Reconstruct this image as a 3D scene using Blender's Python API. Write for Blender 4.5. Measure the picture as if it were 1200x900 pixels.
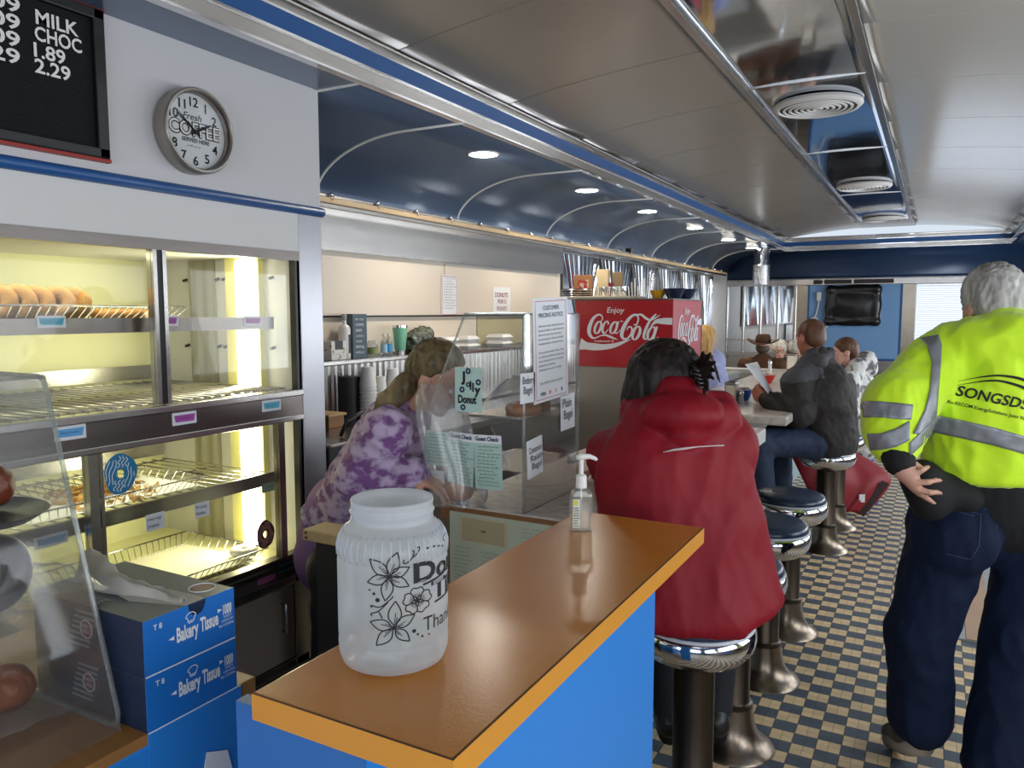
import bpy, bmesh, math, random
import numpy as np
from mathutils import Vector, Matrix, noise
from mathutils.bvhtree import BVHTree
random.seed(7)
rng = np.random.RandomState(5)
SC = bpy.context.scene
COL = SC.collection
for o in list(bpy.data.objects): bpy.data.objects.remove(o)

# ------------------------------------------------------------------ camera
CAM_H = 1.6; FPX = 901.0; YAW = math.radians(28.8); PITCH = math.radians(5.33)
cd = bpy.data.cameras.new('camera'); cam = bpy.data.objects.new('camera', cd); COL.objects.link(cam)
cam.location = (0, 0, CAM_H); cam.rotation_euler = (math.pi/2 - PITCH, 0, YAW)
cd.sensor_fit = 'HORIZONTAL'; cd.sensor_width = 36; cd.lens = 36*FPX/1200; cd.clip_start = .05
SC.camera = cam
# ------------------------------------------------------------------ colour management, world
SC.view_settings.view_transform = 'Standard'; SC.view_settings.look = 'None'
SC.view_settings.gamma = 1; SC.view_settings.exposure = 0.0
SC.view_settings.use_curve_mapping = False
try:
    SC.cycles.use_denoising = True; SC.cycles.max_bounces = 10; SC.cycles.transparent_max_bounces = 24
    SC.cycles.caustics_reflective = False; SC.cycles.caustics_refractive = False; SC.cycles.sample_clamp_indirect = 6
except Exception: pass
W = bpy.data.worlds.new('daylight'); SC.world = W; W.use_nodes = True
W.node_tree.nodes['Background'].inputs[0].default_value = (.78, .88, 1, 1)
W.node_tree.nodes['Background'].inputs[1].default_value = .9
def area(name, loc, rot, sx, sy, power, col=(1, 1, 1)):
    l = bpy.data.lights.new(name, 'AREA'); l.shape = 'RECTANGLE'; l.size = sx; l.size_y = sy; l.energy = power; l.color = col
    o = bpy.data.objects.new(name, l); COL.objects.link(o); o.location = loc; o.rotation_euler = rot; return o
XL, XR, YB, YF, ZS = -2.9, 1.75, 12.3, -2.0, 2.48
# daylight through the window row of the right-hand wall and the windows of the near end
WINY = [(-1.4, .3), (.7, 2.4), (2.8, 4.5), (4.9, 6.6), (7.0, 8.7), (9.1, 10.8)]
for a, b in WINY:
    area('window_daylight', (XR + .02, (a+b)/2, 1.5), (0, math.radians(90), 0), 1.0, b-a, 26 if a < 6 else 44, (.90, .95, 1))
area('end_window_daylight', (-.3, YF + .03, 1.5), (math.radians(90), 0, 0), 3.2, 1.2, 38, (.93, .96, 1))
# ------------------------------------------------------------------ places
def _ray(px, py):
    sp, cp, sy, cy = math.sin(PITCH), math.cos(PITCH), math.sin(YAW), math.cos(YAW)
    f = Vector((-sy*cp, cy*cp, -sp)); r = Vector((cy, sy, 0)); u = r.cross(f)
    return f + r*((px-600)/FPX) + u*((450-py)/FPX)
C0 = Vector((0, 0, CAM_H))
def P(px, py, D): return C0 + _ray(px, py)*D
def atz(px, py, z): d = _ray(px, py); return C0 + d*((z-CAM_H)/d.z)
def atx(px, py, x): d = _ray(px, py); return C0 + d*(x/d.x)
def aty(px, py, y): d = _ray(px, py); return C0 + d*(y/d.y)
V = Vector
# ------------------------------------------------------------------ mesh helpers
def basis(d):
    d = V(d).normalized(); a = V((0, 0, 1)) if abs(d.z) < .9 else V((1, 0, 0))
    x = a.cross(d).normalized(); return x, d.cross(x), d
class MB:
    def __init__(s): s.v = []; s.f = []
    def add(s, vs, fs):
        n = len(s.v); s.v += [tuple(v) for v in vs]; s.f += [tuple(i+n for i in f) for f in fs]; return s
    def bb(s, x0, x1, y0, y1, z0, z1):
        return s.add([(x, y, z) for x in (x0, x1) for y in (y0, y1) for z in (z0, z1)],
                     [(0, 1, 3, 2), (4, 6, 7, 5), (0, 4, 5, 1), (2, 3, 7, 6), (0, 2, 6, 4), (1, 5, 7, 3)])
    def obox(s, c, h, R=None):
        R = R or Matrix.Identity(3); c = V(c)
        return s.add([c + R @ V((x*h[0], y*h[1], z*h[2])) for x in (-1, 1) for y in (-1, 1) for z in (-1, 1)],
                     [(0, 1, 3, 2), (4, 6, 7, 5), (0, 4, 5, 1), (2, 3, 7, 6), (0, 2, 6, 4), (1, 5, 7, 3)])
    def cyl(s, a, b, r0, r1=None, n=20, caps=True):
        r1 = r0 if r1 is None else r1; a, b = V(a), V(b); x, y, _ = basis(b-a)
        vs = []; fs = []
        for p, r in ((a, r0), (b, r1)):
            for i in range(n):
                t = 2*math.pi*i/n; vs.append(p + x*math.cos(t)*r + y*math.sin(t)*r)
        for i in range(n): fs.append((i, (i+1) % n, n+(i+1) % n, n+i))
        if caps: fs += [tuple(range(n))[::-1], tuple(range(n, 2*n))]
        return s.add(vs, fs)
    def tube(s, pts, r, n=6, closed=False):
        pts = [V(p) for p in pts]; m = len(pts); rs = r if isinstance(r, (list, tuple)) else [r]*m
        vs = []; fs = []; x = None
        for i, p in enumerate(pts):
            d = (pts[(i+1) % m] - pts[i-1]) if closed else (pts[min(i+1, m-1)] - pts[max(i-1, 0)])
            if d.length < 1e-9: d = V((0, 0, 1))
            d.normalize()
            if x is None: x = basis(d)[0]
            else:
                x = x - d*x.dot(d)
                x = x.normalized() if x.length > 1e-6 else basis(d)[0]
            y = d.cross(x)
            for k in range(n):
                t = 2*math.pi*k/n; vs.append(p + (x*math.cos(t) + y*math.sin(t))*rs[i])
        for i in range(m if closed else m-1):
            j = (i+1) % m
            for k in range(n): fs.append((i*n+k, i*n+(k+1) % n, j*n+(k+1) % n, j*n+k))
        if not closed: fs += [tuple(range(n))[::-1], tuple(range((m-1)*n, m*n))]
        return s.add(vs, fs)
    def lathe(s, prof, c=(0, 0, 0), n=40, R=None, sq=(1, 1)):
        R = R or Matrix.Identity(3); c = V(c); vs = []; fs = []; m = len(prof)
        for r, z in prof:
            r = max(r, 1e-5)
            for k in range(n):
                t = 2*math.pi*k/n; vs.append(c + R @ V((r*math.cos(t)*sq[0], r*math.sin(t)*sq[1], z)))
        for i in range(m-1):
            for k in range(n): fs.append((i*n+k, i*n+(k+1) % n, (i+1)*n+(k+1) % n, (i+1)*n+k))
        return s.add(vs, fs)
    def sph(s, c, r, R=None, n=16):
        rr = r if isinstance(r, (tuple, list)) else (r, r, r); R = R or Matrix.Identity(3); c = V(c); m = n//2
        vs = []; fs = []
        for i in range(m+1):
            a = math.pi*i/m
            for k in range(n):
                t = 2*math.pi*k/n
                vs.append(c + R @ V((rr[0]*math.sin(a)*math.cos(t), rr[1]*math.sin(a)*math.sin(t), rr[2]*math.cos(a))))
        for i in range(m):
            for k in range(n): fs.append((i*n+k, (i+1)*n+k, (i+1)*n+(k+1) % n, i*n+(k+1) % n))
        return s.add(vs, fs)
    def prism(s, poly, vec):
        poly = [V(p) for p in poly]; n = len(poly); vec = V(vec)
        return s.add(poly + [p+vec for p in poly],
                     [tuple(range(n))[::-1], tuple(range(n, 2*n))] + [(i, (i+1) % n, n+(i+1) % n, n+i) for i in range(n)])
    def surf(s, rows):
        n = len(rows[0]); vs = [p for r in rows for p in r]
        return s.add(vs, [(i*n+k, i*n+k+1, (i+1)*n+k+1, (i+1)*n+k) for i in range(len(rows)-1) for k in range(n-1)])
    def torus(s, c, R_, r, ax=(0, 0, 1), n=32, m=10, sq=1):
        x, y, z = basis(ax); c = V(c); vs = []; fs = []
        for i in range(n):
            t = 2*math.pi*i/n; d = x*math.cos(t) + y*math.sin(t)
            for k in range(m):
                a = 2*math.pi*k/m; vs.append(c + d*(R_ + r*math.cos(a)) + z*(r*sq*math.sin(a)))
        for i in range(n):
            for k in range(m): fs.append((i*m+k, ((i+1) % n)*m+k, ((i+1) % n)*m+(k+1) % m, i*m+(k+1) % m))
        return s.add(vs, fs)
    def build(s, name, mat, parent=None, smooth=None, bevel=0, solid=0, kind=None, keep=False):
        off = V((0, 0, 0))
        if parent is not None:
            q = parent
            while q is not None: off += q.location; q = q.parent
        elif not keep and s.v:
            a = np.array(s.v); off = V(((a[:, 0].min()+a[:, 0].max())/2, (a[:, 1].min()+a[:, 1].max())/2, a[:, 2].min()))
        me = bpy.data.meshes.new(name); me.from_pydata([tuple(V(v)-off) for v in s.v], [], s.f); me.validate(); me.update()
        bm = bmesh.new(); bm.from_mesh(me); bmesh.ops.recalc_face_normals(bm, faces=bm.faces); bm.to_mesh(me); bm.free()
        if smooth:
            me.polygons.foreach_set('use_smooth', [True]*len(me.polygons))
            if smooth is not True: me.set_sharp_from_angle(angle=math.radians(smooth))
        o = bpy.data.objects.new(name, me); COL.objects.link(o); me.materials.append(mat)
        if parent is not None: o.parent = parent
        else: o.location = off
        if solid:
            m = o.modifiers.new('thickness', 'SOLIDIFY'); m.thickness = solid; m.offset = 0
        if bevel:
            m = o.modifiers.new('soft_edges', 'BEVEL'); m.width = bevel; m.segments = 2; m.limit_method = 'ANGLE'; m.angle_limit = math.radians(40)
        if kind: o['kind'] = kind
        return o
def thing(name, label, cat, loc=(0, 0, 0), group=None):
    o = bpy.data.objects.new(name, None); COL.objects.link(o); o.location = loc; o.empty_display_size = .1
    o['label'] = label; o['category'] = cat
    if group: o['group'] = group
    return o
def tag(o, label, cat, group=None, kind=None):
    o['label'] = label; o['category'] = cat
    if group: o['group'] = group
    if kind: o['kind'] = kind
    return o
def struct(name, mb, mat, smooth=None, bevel=0, solid=0):
    return mb.build(name, mat, None, smooth, bevel, solid, 'structure')
def copy_tree(o, parent=None):
    c = o.copy(); COL.objects.link(c)
    if parent is not None: c.parent = parent
    for ch in [x for x in bpy.data.objects if x.parent == o]: copy_tree(ch, c)
    return c
def dup(o, loc, rz=0, label=None, group=None):
    c = copy_tree(o); c.location = loc; c.rotation_euler = (0, 0, rz)
    if label: c['label'] = label
    if group: c['group'] = group
    return c
def rotz(a): return Matrix.Rotation(a, 3, 'Z')
# ------------------------------------------------------------------ flat marks: lettering, strokes, handwriting
_tc = {}
def glyphs(s, bold=0):
    k = (s, bold)
    if k not in _tc:
        c = bpy.data.curves.new('t', 'FONT'); c.body = s; c.size = 1; c.offset = bold; c.resolution_u = 3; c.fill_mode = 'FRONT'
        o = bpy.data.objects.new('t', c); COL.objects.link(o)
        dg = bpy.context.evaluated_depsgraph_get(); me = bpy.data.meshes.new_from_object(o.evaluated_get(dg))
        vs = [tuple(v.co) for v in me.vertices]; fs = [tuple(p.vertices) for p in me.polygons]
        bpy.data.objects.remove(o); bpy.data.curves.remove(c); bpy.data.meshes.remove(me)
        a = np.array(vs) if vs else np.zeros((1, 3)); _tc[k] = (a, fs)
    return _tc[k]
def flat(mb, pts2, fs, o, xd, yd, eps=.0012):
    o, xd, yd = V(o), V(xd).normalized(), V(yd).normalized(); n = xd.cross(yd)
    mb.add([o + xd*p[0] + yd*p[1] + n*eps for p in pts2], fs)
def text(mb, s, o, xd, yd, h, w=None, bold=0, shear=0, eps=.0012, align='l'):
    """letters of cap height h from o (left end of the base line); w squeezes the line to that width"""
    a, fs = glyphs(s, bold); b = a[:, :2].copy(); x0 = b[:, 0].min(); b[:, 0] -= x0; sc = h/.69
    wid = b[:, 0].max()*sc; sx = (w/wid if w else 1)
    b[:, 0] = b[:, 0]*sc*sx + b[:, 1]*sc*shear; b[:, 1] *= sc
    if align == 'c': b[:, 0] -= wid*sx/2
    flat(mb, b, fs, o, xd, yd, eps)
def cat_rom(pts, n=6, closed=False):
    p = [np.array(q, float) for q in pts]; m = len(p); out = []
    for i in range(m if closed else m-1):
        g = (lambda j: p[j % m]) if closed else (lambda j: p[min(max(j, 0), m-1)])
        a, b, c, d = g(i-1), g(i), g(i+1), g(i+2)
        for k in range(n):
            t = k/n; out.append(.5*((2*b) + (-a+c)*t + (2*a-5*b+4*c-d)*t*t + (-a+3*b-3*c+d)*t**3))
    if not closed: out.append(p[-1])
    return out
def ribbon(pts, w, closed=False, n=6):
    """pts (x,y) with width w (number, or third item of each point)"""
    q = cat_rom([(p[0], p[1], p[2] if len(p) > 2 else w) for p in pts], n, closed); m = len(q); vs = []; fs = []
    for i in range(m):
        a = q[(i+1) % m] if closed or i < m-1 else q[i]; b = q[i-1] if closed or i > 0 else q[i]
        d = a[:2]-b[:2]; L = np.hypot(*d) or 1; nn = np.array((-d[1], d[0]))/L*q[i][2]/2
        vs += [tuple(q[i][:2]+nn), tuple(q[i][:2]-nn)]
    for i in range(m if closed else m-1):
        j = (i+1) % m; fs.append((2*i, 2*i+1, 2*j+1, 2*j))
    return vs, fs
def scribble(mb, o, xd, yd, w, rows, rh, seed=0, lw=.0011, amp=.35, fill=.8, eps=.0014):
    """rows of handwriting too small to read, going down from o"""
    r = random.Random(seed)
    for k in range(rows):
        x = r.uniform(0, .12)*w; y0 = -(k+.7)*rh; end = w*r.uniform(fill-.15, min(fill+.2, 1))
        while x < end:
            L = r.uniform(.08, .2)*w; n = max(4, int(L/(rh*.35))); pts = []
            for i in range(n+1):
                pts.append((x + L*i/n, y0 + (r.uniform(.3, 1) if i % 2 else 0)*rh*amp*1.6))
            vs, fs = ribbon(pts, lw, n=2); flat(mb, vs, fs, o, xd, yd, eps); x += L + .05*w
# ------------------------------------------------------------------ implicit bodies
def _mk(d):
    d = np.array(d, float); return d/np.linalg.norm(d)
def cone(a, b, ra, rb=None, k=None, sq=None, neg=False):
    """tapered capsule a-b; sq=(axis, f) flattens it to f along axis"""
    return dict(t='c', a=np.array(a, float), b=np.array(b, float), ra=ra, rb=ra if rb is None else rb, k=k, sq=sq, neg=neg)
def ell(c, r, R=None, k=None, neg=False):
    return dict(t='e', c=np.array(c, float), r=np.array(r, float), R=None if R is None else np.array(R, float), k=k, neg=neg)
def frame(f, u):
    """matrix with columns right, forward, up"""
    f = V(f).normalized(); r = f.cross(V(u)).normalized(); u2 = r.cross(f); return Matrix((r, f, u2)).transposed()
def sdf_grid(prims, res, k, cuts=()):
    lo, hi = [], []
    for p in prims:
        if p['neg']: continue
        if p['t'] == 'c':
            m = max(p['ra'], p['rb']); lo.append(np.minimum(p['a'], p['b'])-m); hi.append(np.maximum(p['a'], p['b'])+m)
        else: m = p['r'].max(); lo.append(p['c']-m); hi.append(p['c']+m)
    lo = np.min(lo, 0)-3*res-.01; hi = np.max(hi, 0)+3*res+.01; n = np.ceil((hi-lo)/res).astype(int)+1
    g = np.full(n, .5, np.float32); ax = [lo[i]+res*np.arange(n[i]) for i in range(3)]
    for p in prims:
        kk = k if p['k'] is None else p['k']; mg = kk+3*res
        if p['t'] == 'c': m = max(p['ra'], p['rb'])+mg; a, b = np.minimum(p['a'], p['b'])-m, np.maximum(p['a'], p['b'])+m
        else: m = p['r'].max()+mg; a, b = p['c']-m, p['c']+m
        i0 = np.clip(np.floor((a-lo)/res).astype(int), 0, n-1); i1 = np.clip(np.ceil((b-lo)/res).astype(int)+1, 1, n)
        if (i1 <= i0).any(): continue
        sl = tuple(slice(i0[i], i1[i]) for i in range(3))
        X, Y, Z = np.meshgrid(ax[0][sl[0]], ax[1][sl[1]], ax[2][sl[2]], indexing='ij')
        if p['t'] == 'c':
            ba = p['b']-p['a']; q = [X-p['a'][0], Y-p['a'][1], Z-p['a'][2]]
            if p['sq']:
                nn = _mk(p['sq'][0]); f = 1/p['sq'][1]-1; dn = q[0]*nn[0]+q[1]*nn[1]+q[2]*nn[2]
                q = [q[i]+dn*nn[i]*f for i in range(3)]; ba = ba + nn*(ba@nn)*f
            h = np.clip((q[0]*ba[0]+q[1]*ba[1]+q[2]*ba[2])/max(ba@ba, 1e-9), 0, 1)
            d = np.sqrt((q[0]-h*ba[0])**2+(q[1]-h*ba[1])**2+(q[2]-h*ba[2])**2)-(p['ra']+(p['rb']-p['ra'])*h)
            if p['sq']: d = d*(.5+.5*p['sq'][1])
        else:
            q = np.stack([X-p['c'][0], Y-p['c'][1], Z-p['c'][2]], -1)
            if p['R'] is not None: q = q @ p['R']
            l = np.sqrt(((q/p['r'])**2).sum(-1)); l2 = np.sqrt(((q/p['r']**2)**2).sum(-1)); d = l*(l-1)/np.maximum(l2, 1e-6)
        c = g[sl]
        if p['neg']:
            d = -d; h = np.maximum(kk-np.abs(c-d), 0)/kk; g[sl] = np.maximum(c, d)+h*h*kk*.25
        else:
            h = np.maximum(kk-np.abs(c-d), 0)/kk; g[sl] = np.minimum(c, d)-h*h*kk*.25
    if cuts:
        X, Y, Z = np.meshgrid(*ax, indexing='ij')
        for c in cuts:
            if callable(c): g = np.maximum(g, c(X, Y, Z))
            else:
                p0, nn = np.array(c[0], float), _mk(c[1]); g = np.maximum(g, (X-p0[0])*nn[0]+(Y-p0[1])*nn[1]+(Z-p0[2])*nn[2])
    return g.astype(np.float32), lo
def nets(g, lo, res):
    s = g < 0; c = np.zeros(np.array(g.shape)-1, np.uint8); n = g.shape
    for i in (0, 1):
        for j in (0, 1):
            for k in (0, 1): c += s[i:n[0]-1+i, j:n[1]-1+j, k:n[2]-1+k]
    idx = np.argwhere((c > 0) & (c < 8)); acc = np.zeros((len(idx), 3)); cnt = np.zeros(len(idx))
    cs = [(i, j, k) for i in (0, 1) for j in (0, 1) for k in (0, 1)]
    for a in cs:
        for ax in range(3):
            if a[ax]: continue
            b = list(a); b[ax] = 1; A = idx+np.array(a); B = idx+np.array(b)
            v0 = g[A[:, 0], A[:, 1], A[:, 2]]; v1 = g[B[:, 0], B[:, 1], B[:, 2]]; m = (v0 < 0) != (v1 < 0)
            t = np.where(m, v0/np.where(m, v0-v1, 1), 0); p = np.tile(np.array(a, float), (len(idx), 1)); p[:, ax] += t
            acc[m] += p[m]; cnt[m] += 1
    vs = lo + res*(idx + acc/cnt[:, None]); ids = -np.ones(c.shape, np.int64); ids[idx[:, 0], idx[:, 1], idx[:, 2]] = np.arange(len(idx))
    F = []
    for ax in range(3):
        o1, o2 = [(1, 2), (2, 0), (0, 1)][ax]; sl0 = [slice(1, -1)]*3; sl1 = [slice(1, -1)]*3; sl0[ax] = slice(0, n[ax]-1); sl1[ax] = slice(1, n[ax])
        s0, s1 = s[tuple(sl0)], s[tuple(sl1)]; e = np.argwhere(s0 != s1)
        if not len(e): continue
        fl = s1[e[:, 0], e[:, 1], e[:, 2]]; q = e.copy(); q[:, o1] += 1; q[:, o2] += 1
        def gid(d1, d2):
            r = q.copy(); r[:, o1] += d1; r[:, o2] += d2; return ids[r[:, 0], r[:, 1], r[:, 2]]
        Q = np.stack([gid(0, 0), gid(-1, 0), gid(-1, -1), gid(0, -1)], 1); Q[fl] = Q[fl][:, ::-1]; F.append(Q)
    F = np.concatenate(F); F = F[(F >= 0).all(1)]; return vs, F
def body(name, prims, mat, parent=None, res=.009, k=.03, cuts=(), smooth=2, wr=None, fold=None):
    """one continuous surface; wr=(amp, scale) or (amp, (sx,sy,sz)) wrinkles it along its normals"""
    g, lo = sdf_grid(prims, res, k, cuts); vs, F = nets(g, lo, res)
    off = V((0, 0, 0)); q = parent
    while q is not None: off += q.location; q = q.parent
    if parent is None: off = V(((vs[:, 0].min()+vs[:, 0].max())/2, (vs[:, 1].min()+vs[:, 1].max())/2, vs[:, 2].min()))
    me = bpy.data.meshes.new(name); me.from_pydata((vs-np.array(off)).tolist(), [], F.tolist()); me.update()
    bm = bmesh.new(); bm.from_mesh(me)
    for _ in range(smooth): bmesh.ops.smooth_vert(bm, verts=bm.verts, factor=.5, use_axis_x=True, use_axis_y=True, use_axis_z=True)
    bmesh.ops.recalc_face_normals(bm, faces=bm.faces); bm.normal_update()
    if wr:
        for amp, sc, *seed in ([wr] if not isinstance(wr, list) else wr):
            sc = sc if isinstance(sc, (tuple, list)) else (sc, sc, sc); sd = seed[0] if seed else 0
            mv = []
            for v in bm.verts:
                w = v.co+off; h = noise.noise(V((w.x*sc[0]+sd, w.y*sc[1]+sd*.7, w.z*sc[2]))); h = 1-abs(h)*2
                mv.append(v.normal*h*amp)
            for v, d in zip(bm.verts, mv): v.co += d
    bm.to_mesh(me); bm.free()
    me.polygons.foreach_set('use_smooth', [True]*len(me.polygons)); me.update()
    o = bpy.data.objects.new(name, me); COL.objects.link(o); me.materials.append(mat)
    if parent is not None: o.parent = parent
    else: o.location = off
    return o
def bvh_of(*objs):
    vs, fs = [], []
    for o in objs:
        off = V((0, 0, 0)); q = o
        while q is not None: off += q.location; q = q.parent
        n = len(vs); vs += [v.co+off for v in o.data.vertices]; fs += [tuple(i+n for i in p.vertices) for p in o.data.polygons]
    return BVHTree.FromPolygons(vs, fs)
def drape(mb, bvh, d, eps=.002, back=.3):
    """lay flat marks onto a surface along direction d"""
    d = V(d).normalized(); out = []
    for v in mb.v:
        h = bvh.ray_cast(V(v)-d*back, d); out.append(tuple(h[0]-d*eps) if h[0] is not None else v)
    mb.v = out
# ------------------------------------------------------------------ materials
def lin(c):
    if isinstance(c, str):
        c = c.lstrip('#'); c = [int(c[i:i+2], 16)/255 for i in (0, 2, 4)]
        return tuple(x/12.92 if x <= .04045 else ((x+.055)/1.055)**2.4 for x in c)
    return tuple(c)
class NT:
    def __init__(s, m): s.t = m.node_tree; s.n = s.t.nodes; s.l = s.t.links
    def new(s, k, **kw):
        n = s.n.new(k)
        for a, b in kw.items(): setattr(n, a, b)
        return n
    def ln(s, a, b): s.l.new(a, b)
    def math(s, op, a, b=None, c=None):
        n = s.new('ShaderNodeMath', operation=op)
        for i, x in enumerate((a, b, c)):
            if x is None: continue
            if hasattr(x, 'links'): s.ln(x, n.inputs[i])
            else: n.inputs[i].default_value = x
        return n.outputs[0]
    def mixc(s, f, a, b, mode='MIX'):
        n = s.new('ShaderNodeMix', data_type='RGBA', blend_type=mode)
        for i, x in ((0, f), (6, a), (7, b)):
            if hasattr(x, 'links'): s.ln(x, n.inputs[i])
            elif i == 0: n.inputs[0].default_value = x
            else: n.inputs[i].default_value = (*x[:3], 1)
        return n.outputs[2]
def M(name, col, rough=.5, metal=0, var=.06, vs=6, bump=0, bs=80, st=(1, 1, 1), spec=.5, coat=0, sheen=0, sub=0, emit=0, col2=None, cr=(.4, .6)):
    m = bpy.data.materials.new(name); m.use_nodes = True; t = NT(m); b = t.n['Principled BSDF']; col = lin(col)
    tc = t.new('ShaderNodeTexCoord'); mp = t.new('ShaderNodeMapping'); mp.inputs['Scale'].default_value = st; t.ln(tc.outputs['Object'], mp.inputs[0])
    nz = t.new('ShaderNodeTexNoise'); nz.inputs['Scale'].default_value = vs; nz.inputs['Detail'].default_value = 4; t.ln(mp.outputs[0], nz.inputs[0])
    if col2 is not None:
        rp = t.new('ShaderNodeValToRGB'); rp.color_ramp.elements[0].position = cr[0]; rp.color_ramp.elements[1].position = cr[1]
        rp.color_ramp.elements[0].color = (*col, 1); rp.color_ramp.elements[1].color = (*lin(col2), 1); t.ln(nz.outputs[0], rp.inputs[0]); cc = rp.outputs[0]
    else:
        f = t.math('MULTIPLY_ADD', nz.outputs[0], var*2, 1-var); cc = t.mixc(1, col, f, 'MULTIPLY')
    t.ln(cc, b.inputs['Base Color'])
    b.inputs['Roughness'].default_value = rough; b.inputs['Metallic'].default_value = metal; b.inputs['Specular IOR Level'].default_value = spec
    if coat: b.inputs['Coat Weight'].default_value = coat; b.inputs['Coat Roughness'].default_value = .1
    if sheen: b.inputs['Sheen Weight'].default_value = sheen
    if sub: b.inputs['Subsurface Weight'].default_value = sub; b.inputs['Subsurface Radius'].default_value = (.01, .004, .002); b.inputs['Subsurface Scale'].default_value = .5
    if emit: b.inputs['Emission Color'].default_value = (*col, 1); b.inputs['Emission Strength'].default_value = emit
    if bump:
        n2 = t.new('ShaderNodeTexNoise'); n2.inputs['Scale'].default_value = bs; n2.inputs['Detail'].default_value = 3; t.ln(mp.outputs[0], n2.inputs[0])
        bp = t.new('ShaderNodeBump'); bp.inputs['Strength'].default_value = bump; bp.inputs['Distance'].default_value = .01; t.ln(n2.outputs[0], bp.inputs['Height']); t.ln(bp.outputs[0], b.inputs['Normal'])
    return m
def glass(name, tint=(.97, .98, .98), refl=.06, rough=.03, haze=0.0, hcol=(.8, .8, .8)):
    m = bpy.data.materials.new(name); m.use_nodes = True; t = NT(m); t.n.remove(t.n['Principled BSDF']); out = t.n['Material Output']
    tr = t.new('ShaderNodeBsdfTransparent'); tr.inputs[0].default_value = (*tint, 1); gl = t.new('ShaderNodeBsdfGlossy'); gl.inputs['Roughness'].default_value = rough
    lw = t.new('ShaderNodeLayerWeight'); lw.inputs[0].default_value = .25; nz = t.new('ShaderNodeTexNoise'); nz.inputs['Scale'].default_value = 3
    f = t.math('MULTIPLY_ADD', lw.outputs['Fresnel'], .5, refl); mx = t.new('ShaderNodeMixShader'); t.ln(f, mx.inputs[0]); t.ln(tr.outputs[0], mx.inputs[1]); t.ln(gl.outputs[0], mx.inputs[2]); o = mx.outputs[0]
    if haze:
        df = t.new('ShaderNodeBsdfDiffuse'); df.inputs[0].default_value = (*hcol, 1); tl = t.new('ShaderNodeBsdfTranslucent'); tl.inputs[0].default_value = (*hcol, 1)
        ad = t.new('ShaderNodeMixShader'); ad.inputs[0].default_value = .5; t.ln(df.outputs[0], ad.inputs[1]); t.ln(tl.outputs[0], ad.inputs[2])
        hz = t.math('MULTIPLY_ADD', nz.outputs[0], haze*.4, haze*.8); m2 = t.new('ShaderNodeMixShader'); t.ln(hz, m2.inputs[0]); t.ln(o, m2.inputs[1]); t.ln(ad.outputs[0], m2.inputs[2]); o = m2.outputs[0]
    t.ln(o, out.inputs[0]); return m
def tile_mat():
    m = bpy.data.materials.new('checked_floor_tile'); m.use_nodes = True; t = NT(m); b = t.n['Principled BSDF']
    ge = t.new('ShaderNodeNewGeometry'); sx = t.new('ShaderNodeSeparateXYZ'); t.ln(ge.outputs['Position'], sx.inputs[0])
    u = t.math('DIVIDE', t.math('ADD', sx.outputs[0], .403), .083); v = t.math('DIVIDE', t.math('SUBTRACT', sx.outputs[1], 3.2725), .075)
    u = t.math('ADD', u, 200.0); v = t.math('ADD', v, 200.0)
    par = t.math('MODULO', t.math('ADD', t.math('FLOOR', u), t.math('FLOOR', v)), 2.0); par = t.math('GREATER_THAN', par, .5)
    def gr(x, w, mul):
        f = t.math('FRACT', t.math('MULTIPLY', x, mul)); return t.math('MAXIMUM', t.math('LESS_THAN', f, w), t.math('GREATER_THAN', f, 1-w))
    g1 = t.math('MAXIMUM', gr(u, .035, 2.0), gr(v, .03, 2.0)); g2 = t.math('MAXIMUM', gr(u, .025, 1.0), gr(v, .02, 1.0))
    wn = t.new('ShaderNodeTexWhiteNoise', noise_dimensions='2D'); cb = t.new('ShaderNodeCombineXYZ'); t.ln(t.math('FLOOR', t.math('MULTIPLY', u, 2.0)), cb.inputs[0]); t.ln(t.math('FLOOR', t.math('MULTIPLY', v, 2.0)), cb.inputs[1]); t.ln(cb.outputs[0], wn.inputs[0])
    nz = t.new('ShaderNodeTexNoise'); nz.inputs['Scale'].default_value = 25; nz.inputs['Detail'].default_value = 5; t.ln(ge.outputs['Position'], nz.inputs[0])
    c = t.mixc(par, lin('#e3c89c'), lin('#55606c')); vv = t.math('ADD', t.math('MULTIPLY_ADD', wn.outputs[0], .22, .8), t.math('MULTIPLY', nz.outputs[0], .3))
    c = t.mixc(1, c, vv, 'MULTIPLY'); c = t.mixc(t.math('MULTIPLY', g1, .45), c, lin('#4a4038')); c = t.mixc(t.math('MULTIPLY', g2, .6), c, lin('#352f2a'))
    t.ln(c, b.inputs['Base Color']); t.ln(t.math('MULTIPLY_ADD', nz.outputs[0], .3, .22), b.inputs['Roughness'])
    bp = t.new('ShaderNodeBump'); bp.inputs['Strength'].default_value = .15; bp.inputs['Distance'].default_value = .003; t.ln(t.math('SUBTRACT', 1.0, g1), bp.inputs['Height']); t.ln(bp.outputs[0], b.inputs['Normal'])
    return m
def corrugated_bump(m, scale, axis=1, strength=.6):
    t = NT(m); b = t.n['Principled BSDF']; ge = t.new('ShaderNodeNewGeometry'); sx = t.new('ShaderNodeSeparateXYZ'); t.ln(ge.outputs['Position'], sx.inputs[0])
    w = t.math('SINE', t.math('MULTIPLY', sx.outputs[axis], scale)); bp = t.new('ShaderNodeBump'); bp.inputs['Strength'].default_value = strength; bp.inputs['Distance'].default_value = .01; t.ln(w, bp.inputs['Height']); t.ln(bp.outputs[0], b.inputs['Normal']); return m
steel = M('brushed_stainless', '#b9b6b2', .24, 1, .1, 3, .03, 60, (1, 1, 12))
chrome = M('polished_chrome', '#d6d6d8', .08, 1, .03, 4)
chromeworn = M('worn_chrome', '#aaa092', .25, 1, .22, 9, .05, 40)
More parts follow.
